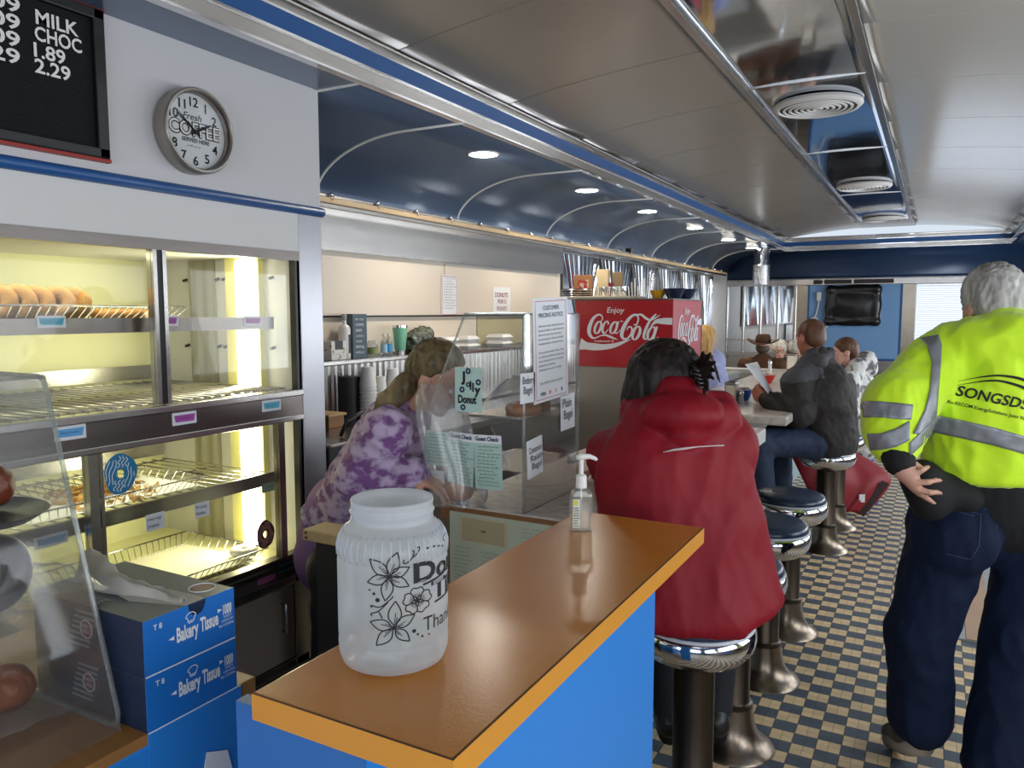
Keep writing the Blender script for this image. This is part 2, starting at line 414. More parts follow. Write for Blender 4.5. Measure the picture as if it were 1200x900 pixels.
base_metal = M('tarnished_stool_base', '#7d7164', .3, 1, .3, 9, .08, 40)
dark_steel = M('dark_stainless', '#77706c', .3, 1, .1, 4, .03, 60, (1, 1, 10))
pole_steel = M('stool_pole_metal', '#4a4138', .36, 1, .25, 8, .05, 50)
mirror = M('mirror_panel', '#cfd4d8', .03, 1, .02, 2)
mirror_strip = M('mirror_ceiling_strip', '#c3ccd9', .06, 1, .04, 2, .12, 1.6)
white_paint = M('white_painted_panel', '#dcdad8', .42, 0, .03, 3)
soffit_white = M('white_soffit_paint', '#d0ced0', .45, 0, .05, 1.5, .02, 150)
beige_panel = M('cream_wall_panel', '#e6d9c8', .4, 0, .04, 2)
floor_tone_ceiling = M('enamel_ceiling_floor_tone', '#989084', .26, .25, .07, 1.2, .03, 6, spec=.6)  # left half: brownish tone of light reflected off the floor, put into the colour
window_lit_ceiling = M('enamel_ceiling_window_lit', '#cbc8c2', .18, .25, .05, 1.2, .03, 6, spec=.7)  # right half: same enamel, lightened in colour for the window light on it
blue_cove = M('slate_blue_enamel', '#64758f', .25, .3, .08, 1.4, .03, 5)
blue_trim = M('blue_trim_enamel', '#215694', .35, 0, .12, 30, .05, 120)
blue_paint = M('bright_blue_laminate', '#2b86dd', .38, 0, .03, 3)
blue_wall = M('blue_wall_panel', '#7aa9dc', .4, 0, .04, 3)
navy_wall = M('navy_wall_panel', '#2c4468', .3, .1, .06, 2)
wood_top = M('orange_brown_laminate', '#c77f30', .24, 0, .06, 30, .03, 160, spec=.6)
wood_edge = M('amber_laminate_edge', '#d9932f', .4, 0, .05, 20)
brown_wood = M('worn_brown_wood', '#a06f38', .45, 0, .2, 8, .05, 40, (1, 8, 8))
plank_wood = M('bare_wood', '#b79a6c', .6, 0, .15, 10, .08, 60, (10, 1, 1))
black = M('black_plastic', '#121214', .4, 0, .1, 8)
black_soft = M('black_felt_board', '#0c0d10', .85, 0, .1, 8)
corrugated_bump(black_soft, 900, 2, .5)
red_frame = M('red_metal_frame', '#9c2a1c', .45)
white = M('white_plastic', '#eceae6', .4, 0, .03, 4)
ink = M('black_ink', '#15151a', .7)
navy_ink = M('navy_ink', '#1b2a55', .7)
paper = M('white_paper', '#eef0f4', .7, 0, .03, 5, .05, 30)
green_paper = M('pale_green_check_paper', '#bcd8cf', .7, 0, .04, 5)
cream_inside = M('cream_case_lining', '#e9e6b4', .5, 0, .03, 2)
grey_lining = M('grey_case_lining', '#b9b49c', .5, 0, .1, 3, st=(1, 12, 1))
tube_light = M('fluorescent_tube', '#fffbe0', .4, emit=7)
lamp_face = M('downlight_lens', '#fff6e4', .4, emit=110)
day_pane = M('daylit_pane', '#e4eefb', .5, emit=1.1)
case_glass = glass('case_glass', (.985, .99, .98), .0, .02)
acrylic = glass('clear_acrylic', (.985, .99, .99), .01, .05, .035)
acrylic_edge = glass('acrylic_edge', (.86, .9, .88), .08, .1, .22)
clear_bag = glass('clear_plastic_bag', (.97, .97, .97), .07, .2, .22, (.9, .9, .9))
clear_plastic = glass('clear_plastic', (.95, .96, .95), .08, .05, .12)
jar_plastic = glass('frosted_jar_plastic', (.95, .96, .97), .02, .2, .5, (.86, .89, .93))
navy_vinyl = M('dark_blue_vinyl', '#20324d', .28, 0, .08, 8, .05, 60)
white_pipe = M('white_piping', '#d8dce4', .4)
marble = M('pale_marble_laminate', '#d9d3cb', .22, 0, .02, 30, col2='#b7aca2', cr=(.3, .75))
tile_blue = M('pale_blue_base_tile', '#a9c6cf', .25, 0, .15, 12)
skin = M('skin', '#cb9a84', .5, 0, .1, 14, .03, 120, sub=.08)
skin_pale = M('pale_skin', '#d3a190', .5, 0, .1, 14, .03, 120, sub=.08)
# ================================================================== THE ROOM
struct('floor', MB().bb(-3.6, XR+.1, YF-.1, YB+.1, -.06, 0), tile_mat())
# left wall behind the back bar, near wall, end wall, right wall
struct('wall_left', MB().bb(XL-.1, XL, 2.42, YB, 0, 2.7), white_paint)
struct('wall_near', MB().bb(-3.6, XR+.1, YF-.12, YF-.02, 0, .9).bb(-3.6, XR+.1, YF-.12, YF-.02, 2.1, 3).bb(-3.6, -1.9, YF-.12, YF-.02, .9, 2.1).bb(1.3, XR+.1, YF-.12, YF-.02, .9, 2.1), blue_wall)
CX = -2.2                                                     # face of the built-in donut case and the white wall over it
struct('wall_over_case', MB().bb(-3.1, CX, YF, 2.395, 2.02, ZS+.02), soffit_white)
struct('wall_case_back', MB().bb(-3.2, -3.05, YF, 2.42, 0, 2.7), white_paint)
r = MB()                                                      # right wall with its window row
r.bb(XR, XR+.1, YF, YB, 0, .95).bb(XR, XR+.1, YF, YB, 2.05, 2.5)
ys = [YF] + [y for w in WINY for y in w] + [YB]
for i in range(0, len(ys), 2): r.bb(XR, XR+.1, ys[i], ys[i+1], .95, 2.05)
struct('wall_right', r, steel)
for i, (a, b) in enumerate(WINY):
    f = MB().bb(XR-.02, XR+.03, a, b, .93, .98).bb(XR-.02, XR+.03, a, b, 2.02, 2.07).bb(XR-.02, XR+.03, a, a+.04, .98, 2.02).bb(XR-.02, XR+.03, b-.04, b, .98, 2.02)
    struct('window_%d' % (i+2), f, steel)
# raised central ceiling: shallow barrel of enamel panels with seams, lit and shaded in colour, polished strip down the middle
FX0, FX1, FZ, CY1 = -1.96, .80, 2.66, 11.75
SX0, SX1 = -.93, -.33
def barrel(x):
    t = (x-(FX0+FX1)/2)/((FX1-FX0)/2); return FZ + .115*(1-t*t)
SEAM = .92
def ceil_half(xa, xb):
    mb = MB(); y = YF
    k = 0
    while y < CY1:
        y2 = min(y+SEAM, CY1); rows = []
        for yy, dz in ((y, -.0), (y+.006, -.005), (y2-.006, -.005), (y2, 0)):
            rows.append([(xa+(xb-xa)*i/14, yy, barrel(xa+(xb-xa)*i/14)+dz) for i in range(15)])
        mb.surf(rows); y = y2; k += 1
    return mb
struct('ceiling_left', ceil_half(FX0, SX0), floor_tone_ceiling, smooth=30, solid=.004)
struct('ceiling_right', ceil_half(SX1, FX1), window_lit_ceiling, smooth=30, solid=.004)
sm = MB(); y = YF; ZST = barrel(SX0)-.012
STR = [YF, .4, 2.32, 4.2, 6.1, 8.4, 10.9]
st = MB()
rows = []
n = 60
for j in range(121):
    yy = YF + (10.9-YF)*j/120
    rows.append([(SX0+(SX1-SX0)*i/10, yy, ZST+.006*math.sin(math.pi*i/10)) for i in range(11)])
struct('ceiling_mirror_strip', st.surf(rows), mirror_strip, smooth=True, solid=.004)
e = MB().bb(SX0-.018, SX0+.018, YF, 10.93, ZST-.014, ZST+.01)
struct('trim_1', e, steel, bevel=.003); struct('trim_2', MB().bb(SX1-.018, SX1+.018, YF, 10.93, ZST-.014, ZST+.01), steel, bevel=.003)
cb = MB()
for yy in STR[1:]: cb.bb(SX0, SX1, yy-.007, yy+.007, ZST-.004, ZST+.004)
struct('trim_3', cb, steel)
struct('ceiling_end', MB().bb(SX0-.03, SX1+.03, 10.9, CY1, ZST+.0, ZST+.01), floor_tone_ceiling)
jb = MB().obox(((SX0+SX1)/2+.03, 1.9, ZST-.006), (.012, .62, .006))
for i in range(7): jb.cyl(((SX0+SX1)/2+.03, 1.34+.19*i, ZST-.015), ((SX0+SX1)/2+.03, 1.34+.19*i, ZST-.01), .006, n=8)
struct('trim_4', jb, steel)
# stepped fascia: chrome, blue, chrome, all round the raised ceiling
def fascia(z0, z1, d):
    return MB().bb(FX0-.02-d, FX0-d*0, YF, CY1, z0, z1).bb(FX1, FX1+.02+d, YF, CY1, z0, z1).bb(FX0, FX1, CY1, CY1+.02+d, z0, z1)
struct('trim_5', fascia(ZS-.005, ZS+.055, .012), steel); struct('trim_6', fascia(ZS+.055, ZS+.125, .0), blue_trim); struct('trim_7', fascia(ZS+.125, FZ+.005, .0), steel)
lip = MB()
for z in (ZS-.006, ZS+.052, ZS+.122, ZS+.166):
    lip.bb(FX0-.03, FX0+.008, YF, CY1-.0, z, z+.008).bb(FX1-.008, FX1+.03, YF, CY1, z, z+.008).bb(FX0, FX1, CY1-.008, CY1+.03, z, z+.008)
struct('trim_8', lip, chrome)
# lower blue soffit with its cove, left side, right side and far end
def cove(s0, s1, xin, xout, zlow, axis='x', seams=()):
    prof = []; xs = abs(xout-xin)*.36; sg = 1 if xout > xin else -1
    prof.append((xin, ZS)); prof.append((xin+sg*xs, ZS)); a = abs(xout-xin)-xs; h = ZS-zlow
    for i in range(1, 15):
        t = math.pi/2*i/14; prof.append((xin+sg*(xs+a*math.sin(t)), ZS-h*(1-math.cos(t))))
    mp = (lambda p, s: (p[0], s, p[1])) if axis == 'x' else (lambda p, s: (s, p[0], p[1]))
    return MB().surf([[mp(p, s) for p in prof] for s in (s0, s1)]), prof, mp
cl, prof, mp = cove(2.4, YB, FX0-.001, XL+.02, 2.2)
struct('ceiling_soffit_left', cl, blue_cove, smooth=50, solid=.004)
sr = MB()
for k in range(7):
    yy = 3.1+1.36*k; sr.tube([(p[0], yy, p[1]-.004) for p in prof], .008, 6)
struct('trim_9', sr, white, smooth=True)
struct('ceiling_soffit_near', MB().bb(-3.1, FX0-.001, YF, 2.4, ZS, ZS+.02), blue_cove)
struct('trim_10', MB().bb(CX, FX0-.03, 2.39, 2.402, ZS-.006, ZS+.002).bb(CX, FX0-.03, .95, .965, ZS-.006, ZS+.002), white)
cr_, prof2, _ = cove(YF, YB, FX1+.02, XR-.02, 2.15)
struct('ceiling_soffit_right', cr_, blue_cove, smooth=50, solid=.004)
cb_, prof3, mp3 = cove(XL, XR, CY1+.03, YB-.02, 2.1, 'y')
struct('ceiling_soffit_end', cb_, navy_wall, smooth=50, solid=.004)
struct('ceiling_roof', MB().bb(-3.6, XR+.1, YF-.1, YB+.1, 2.85, 2.9), white_paint)
# end wall: mirrored corner, blue panel with the television, blind window, trim with message displays
struct('wall_end', MB().bb(XL-.1, XR+.1, YB+.02, YB+.12, 0, .93).bb(XL-.1, -.26, YB+.02, YB+.12, .93, 2.2).bb(-.26, 1.02, YB+.02, YB+.12, 1.99, 2.2).bb(1.02, XR+.1, YB+.02, YB+.12, .93, 2.2), steel)
struct('trim_11', MB().bb(XL, XR, YB-.06, YB+.02, 2.0, 2.09), steel, bevel=.006)
struct('wall_end_panel', MB().bb(-1.68, -.43, YB-.01, YB+.02, .93, 2.0), blue_wall)
struct('trim_12', MB().bb(-1.70, -1.675, YB-.02, YB+.02, .9, 2.0).bb(-.455, -.43, YB-.02, YB+.02, .9, 2.0).bb(-1.7, -.43, YB-.02, YB+.02, .9, .93), blue_trim)
qs = MB()
for (x0, x1) in ((-.43, -.27), (1.02, 1.2), (-1.9, -1.70)):
    qs.bb(x0, x1, YB-.015, YB+.02, .0, 2.0)
struct('trim_13', qs, chromeworn)
struct('baseboard_end', MB().bb(-1.7, XR, YB-.03, YB+.02, 0, .15), navy_wall)
bl = MB()
for i in range(34): bl.obox((.375, YB+.045, .975+.03*i), (.62, .012, .0115), Matrix.Rotation(math.radians(24), 3, 'X'))
wb = struct('window_1', MB().bb(-.25, 1.0, YB+.10, YB+.11, .95, 2.0), day_pane)
blind_mat = M('glowing_blind_slat', '#e6eefb', .5, emit=.5)  # slats emit by themselves to imitate daylight coming through the blind
o = bl.build('window_blind', blind_mat); tag(o, 'white slatted blind in the bright window behind the man in yellow', 'blind')
mp_ = MB()
for i in range(4): mp_.bb(-2.88+.255*i, -2.65+.255*i, YB-.012, YB+.0, .98, 2.0)
struct('wall_end_mirror', mp_, mirror)
ml = MB()
for i in range(5): ml.bb(-2.91+.255*i, -2.87+.255*i, YB-.05, YB+.0, .9, 2.02)
struct('trim_14', ml, steel, bevel=.008)
struct('trim_15', MB().bb(XL, -1.9, YB-.06, YB, .93, .985).bb(XL, -1.9, YB-.06, YB, 1.16, 1.18), steel)
# ledge rail along the left wall and stainless band below it
struct('trim_16', MB().bb(XL, XL+.16, 2.42, 11.6, 2.155, 2.185), M('tan_ledge', '#c9ae8a', .35, .2, .06, 4), bevel=.004)
struct('trim_17', MB().bb(XL, XL+.145, 2.42, 11.6, 2.185, 2.205).bb(XL, XL+.15, 2.42, 11.6, 2.13, 2.157), steel, bevel=.004)
struct('trim_18', MB().bb(XL, XL+.05, 2.42, 6.1, 1.93, 2.13), steel)
hooks = MB()
for k in range(24):
    y = 2.7+.37*k; hooks.sph((XL+.155, y, 2.2), .013, n=8); hooks.tube([(XL+.155, y, 2.2), (XL+.17, y, 2.19), (XL+.165, y, 2.17)], .003)
struct('trim_19', hooks, chrome, smooth=True)
# floor mat by the entrance
o = MB().bb(.09, 1.4, 4.25, 6.6, 0, .008).build('floor_mat', M('grey_ribbed_mat', '#a7aab0', .8, 0, .2, 20), bevel=.003)
tag(o, 'pale grey floor mat beyond the legs of the man in yellow', 'mat')
MB().bb(.2, .32, 4.25, 6.6, .0082, .011).build('tan_strip', M('tan_mat_strip', '#b99c84', .8), o)

# ------------------------------------------------------------------ downlights
LY = [3.745, 5.19, 6.51, 8.02, 9.49, 10.85]
wh = ['nearest the donut case, first of the row', 'second of the row from the donut case', 'third of the row from the donut case',
      'fourth of the row from the donut case', 'fifth of the row from the donut case', 'last one, beside the chrome pipe']
for i, y in enumerate(LY):
    x = -2.24; t = thing('downlight', 'round ceiling light in the blue soffit, ' + wh[i], 'light', (x, y, ZS-.012), 'recessed lights along the blue soffit')
    MB().torus((x, y, ZS-.008), .083, .008, n=28, m=8, sq=.7).build('trim_ring', white, t, smooth=True)
    MB().lathe([(0, 0), (.06, .001), (.078, .004), (.08, .008)], (x, y, ZS-.014), 28).build('lens', lamp_face, t, smooth=True)
    l = bpy.data.lights.new('downlight_glow', 'SPOT'); l.energy = 26; l.spot_size = 2.4; l.spot_blend = .8; l.shadow_soft_size = .07; l.color = (1, .9, .76)
    lo = bpy.data.objects.new('downlight_glow', l); COL.objects.link(lo); lo.location = (x, y, ZS-.03)
# round air vents in the polished strip
for i, (px, py, r, lab) in enumerate([(962, 125, .215, 'nearest and largest in view'), (1017, 219, .215, 'second along the strip'), (1040, 257, .215, 'farthest along the strip')]):
    c = atz(px, py, ZST-.02); cx_ = (SX0+SX1)/2
    t = thing('air_vent', 'round white louvred air vent in the polished ceiling strip, ' + lab, 'vent', (cx_, c.y, ZST-.03), 'round ceiling vents')
    rg = MB()
    rg.lathe([(r+.018, .028), (r+.02, .014), (r+.004, -.002), (r-.012, -.003), (r-.016, .004)], (cx_, c.y, ZST-.03), 48)
    rg.build('outer_ring', white_paint, t, smooth=50)
    for q in range(6):
        rr = r-.03-.031*q; MB().lathe([(rr, .004), (rr-.002, 0), (rr-.014, -.001), (rr-.016, .004)], (cx_, c.y, ZST-.034), 44).build('louvre', white_paint, t, smooth=50)
    MB().lathe([(0, .0), (r-.02, .0), (r-.012, .004)], (cx_, c.y, ZST-.030), 40).build('backing', M('vent_gap_shade_%d' % i, '#2e2b28', .9), t)  # dark colour painted in for the shade between the louvres
# chrome vent pipe at the far corner
pp = P(893, 300, 10.6); t = thing('vent_pipe', 'polished chrome vent pipe hanging from the soffit at the far corner', 'pipe', (pp.x, pp.y, 2.06))
MB().cyl((pp.x, pp.y, 2.24), (pp.x, pp.y, ZS), .105, n=32).build('pipe', chrome, t, smooth=40)
MB().cyl((pp.x, pp.y, 1.98), (pp.x, pp.y, 2.24), .115, n=32).build('dimpled_sleeve', M('dimpled_metal', '#bdbdbd', .2, 1, .4, 60, .8, 45), t, smooth=40)
MB().torus((pp.x, pp.y, 2.24), .112, .008, n=32).build('collar', steel, t, smooth=True)

# ================================================================== DONUT CASE
Y0, Y1 = .2, 2.395
case = thing('donut_display_case', 'large built-in lit glass donut case with stainless frame under the white wall', 'display case', (CX-.4, 1.3, 0))
MB().bb(CX-.02, CX, Y0, 2.267, 1.835, 2.02).build('header_panel', white_paint, case)
MB().bb(CX-.03, CX+.004, Y0, 2.267, 1.80, 1.836).build('header_rail', dark_steel, case)
o = MB().tube([(CX+.004, Y0, 2.0), (CX+.004, 2.40, 2.0)], .019, 12).build('blue_stripe', blue_trim, case, smooth=True); o['label'] = 'rounded blue stripe'
MB().bb(CX-.7, CX+.002, 2.267, 2.395, .18, 2.02).build('end_post', M('grey_end_post', '#a9a9ae', .3, .7, .06, 2, .02, 60), case, bevel=.003)
MB().bb(CX-.85, CX-.84, Y0, 2.267, .6, 1.83).build('back_lining', cream_inside, case)
MB().bb(CX-.84, CX-.0, 2.255, 2.267, .6, 1.83).build('end_lining', white_paint, case)
MB().bb(CX-.62, CX-.46, 2.247, 2.256, .62, 1.83).build('ribbed_panel', corrugated_bump(M('ribbed_grey_lining', '#a9a592', .45, .2, .1, 3), 90, 0, .5), case)
MB().bb(CX-.85, CX, Y0, 2.267, 1.82, 1.835).build('ceiling_lining', white_paint, case)
MB().bb(CX-.85, CX-.02, Y0, 2.267, .585, .62).build('floor_lining', cream_inside, case)
t = MB().bb(CX-.37, CX-.18, 2.225, 2.256, .64, 1.82).build('light_tray', M('yellow_reflector', '#f0ea9c', .4), case)
MB().bb(CX-.29, CX-.19, 2.20, 2.224, .64, 1.81).build('tube_lens', tube_light, t, smooth=30, bevel=.01)
area('case_light', (CX-.24, 2.18, 1.5), (math.radians(90), 0, math.radians(180)), .1, .55, 5, (1, .97, .6)).rotation_euler = (math.radians(-90), 0, 0)
area('case_light_low', (CX-.24, 2.18, .9), (math.radians(-90), 0, 0), .1, .5, 4.5, (1, .97, .6))
area('case_light_top', (CX-.2, 1.0, 1.80), (0, 0, 0), .08, 1.5, 4.5, (1, .97, .6))
area('case_light_shelf', (CX-.2, 1.0, 1.16), (0, 0, 0), .08, 1.5, 3, (1, .97, .6))
pg = MB()
for xx, zz in ((-.64, 1.74), (-.44, 1.74), (-.4, 1.74), (-.13, 1.74), (-.64, 1.46), (-.44, 1.46), (-.4, 1.46), (-.13, 1.46), (-.3, .9), (-.26, .9), (-.44, 1.1), (-.64, 1.1)):
    pg.cyl((CX+xx, 2.256, zz), (CX+xx, 2.235, zz-.006), .006, n=8)
pg.build('shelf_peg', black, case, smooth=True)
# upper doors
MB().bb(CX-.03, CX+.002, 1.62, 1.634, 1.30, 1.805).bb(CX-.03, CX+.002, 1.655, 1.669, 1.30, 1.805).build('door_stile', steel, case)
MB().bb(CX-.02, CX-.004, 1.634, 1.655, 1.30, 1.805).build('door_gasket', black, case)
MB().bb(CX-.012, CX-.008, Y0, 1.62, 1.30, 1.805).build('glass_door', case_glass, case)
MB().bb(CX-.024, CX-.020, 1.67, 2.25, 1.30, 1.805).build('glass_door', case_glass, case)
MB().bb(CX-.03, CX, 2.243, 2.267, .62, 1.82).build('end_gasket', black, case)
# middle band
MB().bb(CX-.05, CX+.001, Y0, 2.267, 1.19, 1.275).build('middle_band', dark_steel, case)
MB().bb(CX-.05, CX+.012, Y0, 2.267, 1.272, 1.297).bb(CX-.05, CX+.012, Y0, 2.267, 1.175, 1.198).build('band_rail', steel, case, bevel=.004)
# lower doors
MB().bb(CX-.03, CX+.004, 1.372, 1.402, .64, 1.178).bb(CX-.025, CX+.001, 1.408, 1.42, .64, 1.178).build('door_stile', steel, case)
MB().bb(CX-.03, CX+.002, 2.135, 2.165, .64, 1.178).build('door_stile', dark_steel, case)
MB().bb(CX-.012, CX-.008, 1.42, 2.135, .64, 1.178).build('glass_door', case_glass, case)
MB().bb(CX-.020, CX-.016, Y0, 1.372, .64, 1.178).build('glass_door', case_glass, case)
MB().bb(CX-.04, CX+.004, Y0, 2.267, .622, .645).bb(CX-.04, CX+.008, Y0, 2.267, .598, .612).build('sill_rail', dark_steel, case)
MB().bb(CX-.04, CX+.001, Y0, 2.267, .56, .598).build('base_band', M('gunmetal_band', '#4c4643', .35, .5), case)
# cabinet under the case
MB().bb(CX-.8, CX-.015, Y0, 2.267, .18, .56).build('base_cabinet', dark_steel, case)
MB().bb(CX-.02, CX+.003, 2.2, 2.267, .18, .56).bb(CX-.02, CX+.003, Y0, 2.267, .18, .215).bb(CX-.02, CX+.003, Y0, 2.267, .525, .56).build('cabinet_frame', steel, case, bevel=.003)
d = MB().bb(CX-.016, CX-.002, 1.3, 2.195, .222, .52).build('cabinet_door', M('brown_steel_door', '#8a7e76', .35, .25, .06, 3), case)
MB().tube([(CX-.002, 2.13, .46), (CX+.02, 2.13, .46), (CX+.02, 2.13, .35), (CX-.002, 2.13, .35)], .006, 8).build('handle', steel, d, smooth=True)
MB().bb(CX-.7, CX-.05, Y0, 2.38, 0, .18).build('plinth', black, case)
# shelves
def wire_rack(mb, x0, x1, y0, y1, z, dy=.05, rr=.003):
    y = y0
    while y <= y1+1e-6: mb.tube([(x0, y, z), (x1, y, z)], rr, 5); y += dy
    for x in (x0+.02, (x0+x1)/2, x1-.02): mb.tube([(x, y0, z-.005), (x, y1, z-.005)], rr*1.2, 5)
us = MB().bb(CX-.09, CX-.075, Y0, 2.2, 1.535, 1.582).build('shelf_front', dark_steel, case)
w_ = MB(); wire_rack(w_, CX-.78, CX-.09, Y0, 2.2, 1.56); w_.build('wire_shelf', steel, case, smooth=True)
w_ = MB(); wire_rack(w_, CX-.80, CX-.05, Y0, 2.24, 1.30, .045, .004); w_.build('wire_shelf', steel, case, smooth=True)
MB().bb(CX-.83, CX-.82, Y0, 2.24, 1.31, 1.37).build('shelf_back_rail', steel, case)
MB().bb(CX-.85, CX-.05, Y0, 2.26, 1.278, 1.285).build('deck', white_paint, case)
MB().bb(CX-.105, CX-.09, Y0, 2.2, .918, .966).build('shelf_front', M('grey_shelf_front', '#7c7a76', .35, .8), case)
w_ = MB(); wire_rack(w_, CX-.78, CX-.105, Y0, 2.2, .957); w_.build('wire_shelf', steel, case, smooth=True)
MB().bb(CX-.83, CX-.82, Y0, 2.24, .965, 1.02).build('shelf_back_rail', steel, case)
# price tags and stickers
blue_tag = M('blue_price_tag', '#57b2cf', .5); purple_tag = M('purple_price_tag', '#b052ae', .5); green_tag = M('green_price_tag', '#86b7a4', .5)
lblue_tag = M('light_blue_price_tag', '#62aee6', .5); dpurple = M('dark_purple_price_tag', '#8c4575', .5); dgreen = M('dark_green_price_tag', '#4f7f76', .5)
def price_tag(px, py, x, m, w=.085, h=.036, white_card=True):
    c = atx(px, py, x); o_ = V((x+.0015, c.y-w/2, c.z-h/2))
    tg = MB().bb(x, x+.0015, c.y-w/2, c.y+w/2, c.z-h/2, c.z+h/2).build('price_tag', paper if white_card else m, case)
    b = MB(); flat(b, [(.07*w, .78*h), (.12*w, .25*h), (.88*w, .22*h), (.94*w, .8*h)], [(0, 1, 2, 3)], o_, (0, 1, 0), (0, 0, 1), .001)
    b.build('colour_flag', m, tg)
    s_ = MB(); scribble(s_, o_+V((.0006, w*.18, h*.62)), (0, 1, 0), (0, 0, 1), w*.64, 1, h*.2, int(px), .0009); s_.build('lettering', ink, tg)
for px, py, m in ((60, 377, blue_tag), (196, 376, purple_tag), (296, 376, purple_tag)): price_tag(px, py, CX-.0745, m)
for px, py, m in ((82, 507, lblue_tag), (216, 490, purple_tag), (318, 475, blue_tag)): price_tag(px, py, CX+.0015, m, .095, .042)
for px, py, m in ((318, 570, green_tag), (60, 633, lblue_tag)): price_tag(px, py, CX-.0895, m, .1, .036, px == 60)
for px, py, m in ((312, 678, dpurple), (336, 664, dgreen)): price_tag(px, py, CX+.0015, m, .09, .03, False)
def note(px, py, x, w, h, lines, lab):
    c = atx(px, py, x); n_ = MB().bb(x, x+.001, c.y-w/2, c.y+w/2, c.z-h/2, c.z+h/2).build('handwritten_note', paper, case); n_['label'] = lab
    t_ = MB()
    for i, s_ in enumerate(lines): text(t_, s_, V((x+.001, c.y-w*.42, c.z+h*.12-i*h*.42)), (0, 1, 0), (0, 0, 1), h*.2, w*.72 if i == 0 else w*.6)
    t_.build('lettering', ink, n_)
note(182, 611, CX-.004, .068, .055, ['coco top', 'crunch'], 'small white handwritten note reading coco top crunch')
note(237, 597, CX-.004, .062, .052, ['Fruity', 'Pebbles'], 'small white handwritten note reading Fruity Pebbles')
def donut_sticker(px, py, ry, rz, m, m2, lab, seed):
    c = atx(px, py, CX-.004); d_ = MB(); pts = []; n = 40
    for i in range(n):
        a = 2*math.pi*i/n; k = 1+.03*math.sin(3*a+seed)+.02*math.sin(5*a)
        pts += [(ry*k*math.cos(a), rz*k*math.sin(a)), (ry*.24*math.cos(a), rz*.24*math.sin(a))]
    fs = [(2*i, 2*((i+1) % n), 2*((i+1) % n)+1, 2*i+1) for i in range(n)]
    flat(d_, pts, fs, c, (0, 1, 0), (0, 0, 1), .001); s_ = d_.build('donut_sticker', m, case); s_['label'] = lab
    f_ = MB()
    for k in range(-4, 5):
        u0 = k*.22*ry
        for lo_, hi_ in (((-.95, -.3), (.3, .95)) if abs(u0) < .24*ry+.012 and abs(k) < 2 else ((-.95, .95),)):
            pp_ = []
            for i in range(9):
                q = lo_+(hi_-lo_)*i/8; yy = q*rz; xx = u0+q*ry*.28+.004*math.sin(i*1.7+k)
                if (xx/ry)**2+(yy/rz)**2 < .88: pp_.append((xx, yy))
            if len(pp_) > 1:
                vs, fs = ribbon(pp_, .0028, n=3); flat(f_, vs, fs, c, (0, 1, 0), (0, 0, 1), .002)
    f_.build('icing_drizzle', m2, s_)
donut_sticker(141, 555, .055, .064, M('teal_blue_icing', '#1f7fae', .45), paper, 'round blue donut sticker with white drizzle', 1)
donut_sticker(311, 626, .044, .054, M('dark_chocolate_icing', '#3a1f22', .45), M('pink_drizzle', '#c98a84', .5), 'round dark brown donut sticker with pink drizzle', 2)

# wire baskets and what lies in them
def basket(name_lab, x0, x1, y0, y1, z, h, lab, grp='wire baskets in the donut case'):
    t = thing('wire_basket', lab, 'basket', ((x0+x1)/2, (y0+y1)/2, z), grp)
    fl = .03
    MB().tube([(x0-fl, y0-fl, z+h), (x1+fl, y0-fl, z+h), (x1+fl, y1+fl, z+h), (x0-fl, y1+fl, z+h)], .0035, 6, True).build('rim', steel, t, smooth=True)
    s_ = MB(); n = 0
    y = y0
    while y <= y1: s_.tube([(x0-fl, y+(y-(y0+y1)/2)*.08, z+h), (x0, y, z+.004), (x1, y, z+.004), (x1+fl, y+(y-(y0+y1)/2)*.08, z+h)], .0018, 5); y += .026
    x = x0
    while x <= x1: s_.tube([(x, y0-fl, z+h), (x, y0, z+.007), (x, y1, z+.007), (x, y1+fl, z+h)], .0018, 5); x += .045
    s_.build('wire_mesh', steel, t, smooth=True); return t
basket('a', CX-.44, CX-.13, .45, 1.78, 1.565, .055, 'shallow wire basket of sugared donuts on the top shelf of the case')
basket('b', CX-.46, CX-.14, 1.28, 1.86, .962, .045, 'shallow wire basket of flaky crumbs on the lower shelf of the case')
basket('c', CX-.52, CX-.10, 1.38, 2.1, .625, .05, 'empty wide wire basket on the bottom of the case')
sug = M('sugared_dough', '#b08352', .85, 0, .3, 45, .6, 220); glz = M('glazed_dough', '#c07f35', .35, 0, .2, 20, .1, 80)
sgd = MB(); n = 0
def donut_mesh(R_, r_):
    mb = MB(); vs = []
    mb.torus((0, 0, 0), R_, r_, n=28, m=12, sq=.92); return mb
proto = None
spots = [(2, 1.14), (20, 1.2), (44, 1.24), (56, 1.28), (70, 1.32)]
dl = ['leftmost of the upright sugared donuts on the top shelf', 'second of the upright sugared donuts from the left', 'biggest upright sugared donut in the middle of the row', 'fourth of the upright sugared donuts from the left', 'rightmost of the upright sugared donuts on the top shelf']
for i, px in enumerate((-4, 17, 41, 63, 84)):
    c = atx(px, 357, CX-.26); mb = MB(); mb.torus((0, 0, 0), .035, .023, (0, 0, 1), 32, 14, .95)
    R_ = rotz(.95+.5*(rng.rand()-.5)) @ Matrix.Rotation(math.radians(62+rng.rand()*16), 3, 'X')
    mb.v = [tuple(R_ @ (V(v)*(1+.09*noise.noise(V(v)*45+V((i, 0, 0))))) + V((CX-.26+.012*(i % 2), c.y, 1.572+.056))) for v in mb.v]
    tag(mb.build('donut', sug, smooth=True), 'sugared cake donut, ' + dl[i], 'donut', 'sugared donuts on the top shelf')
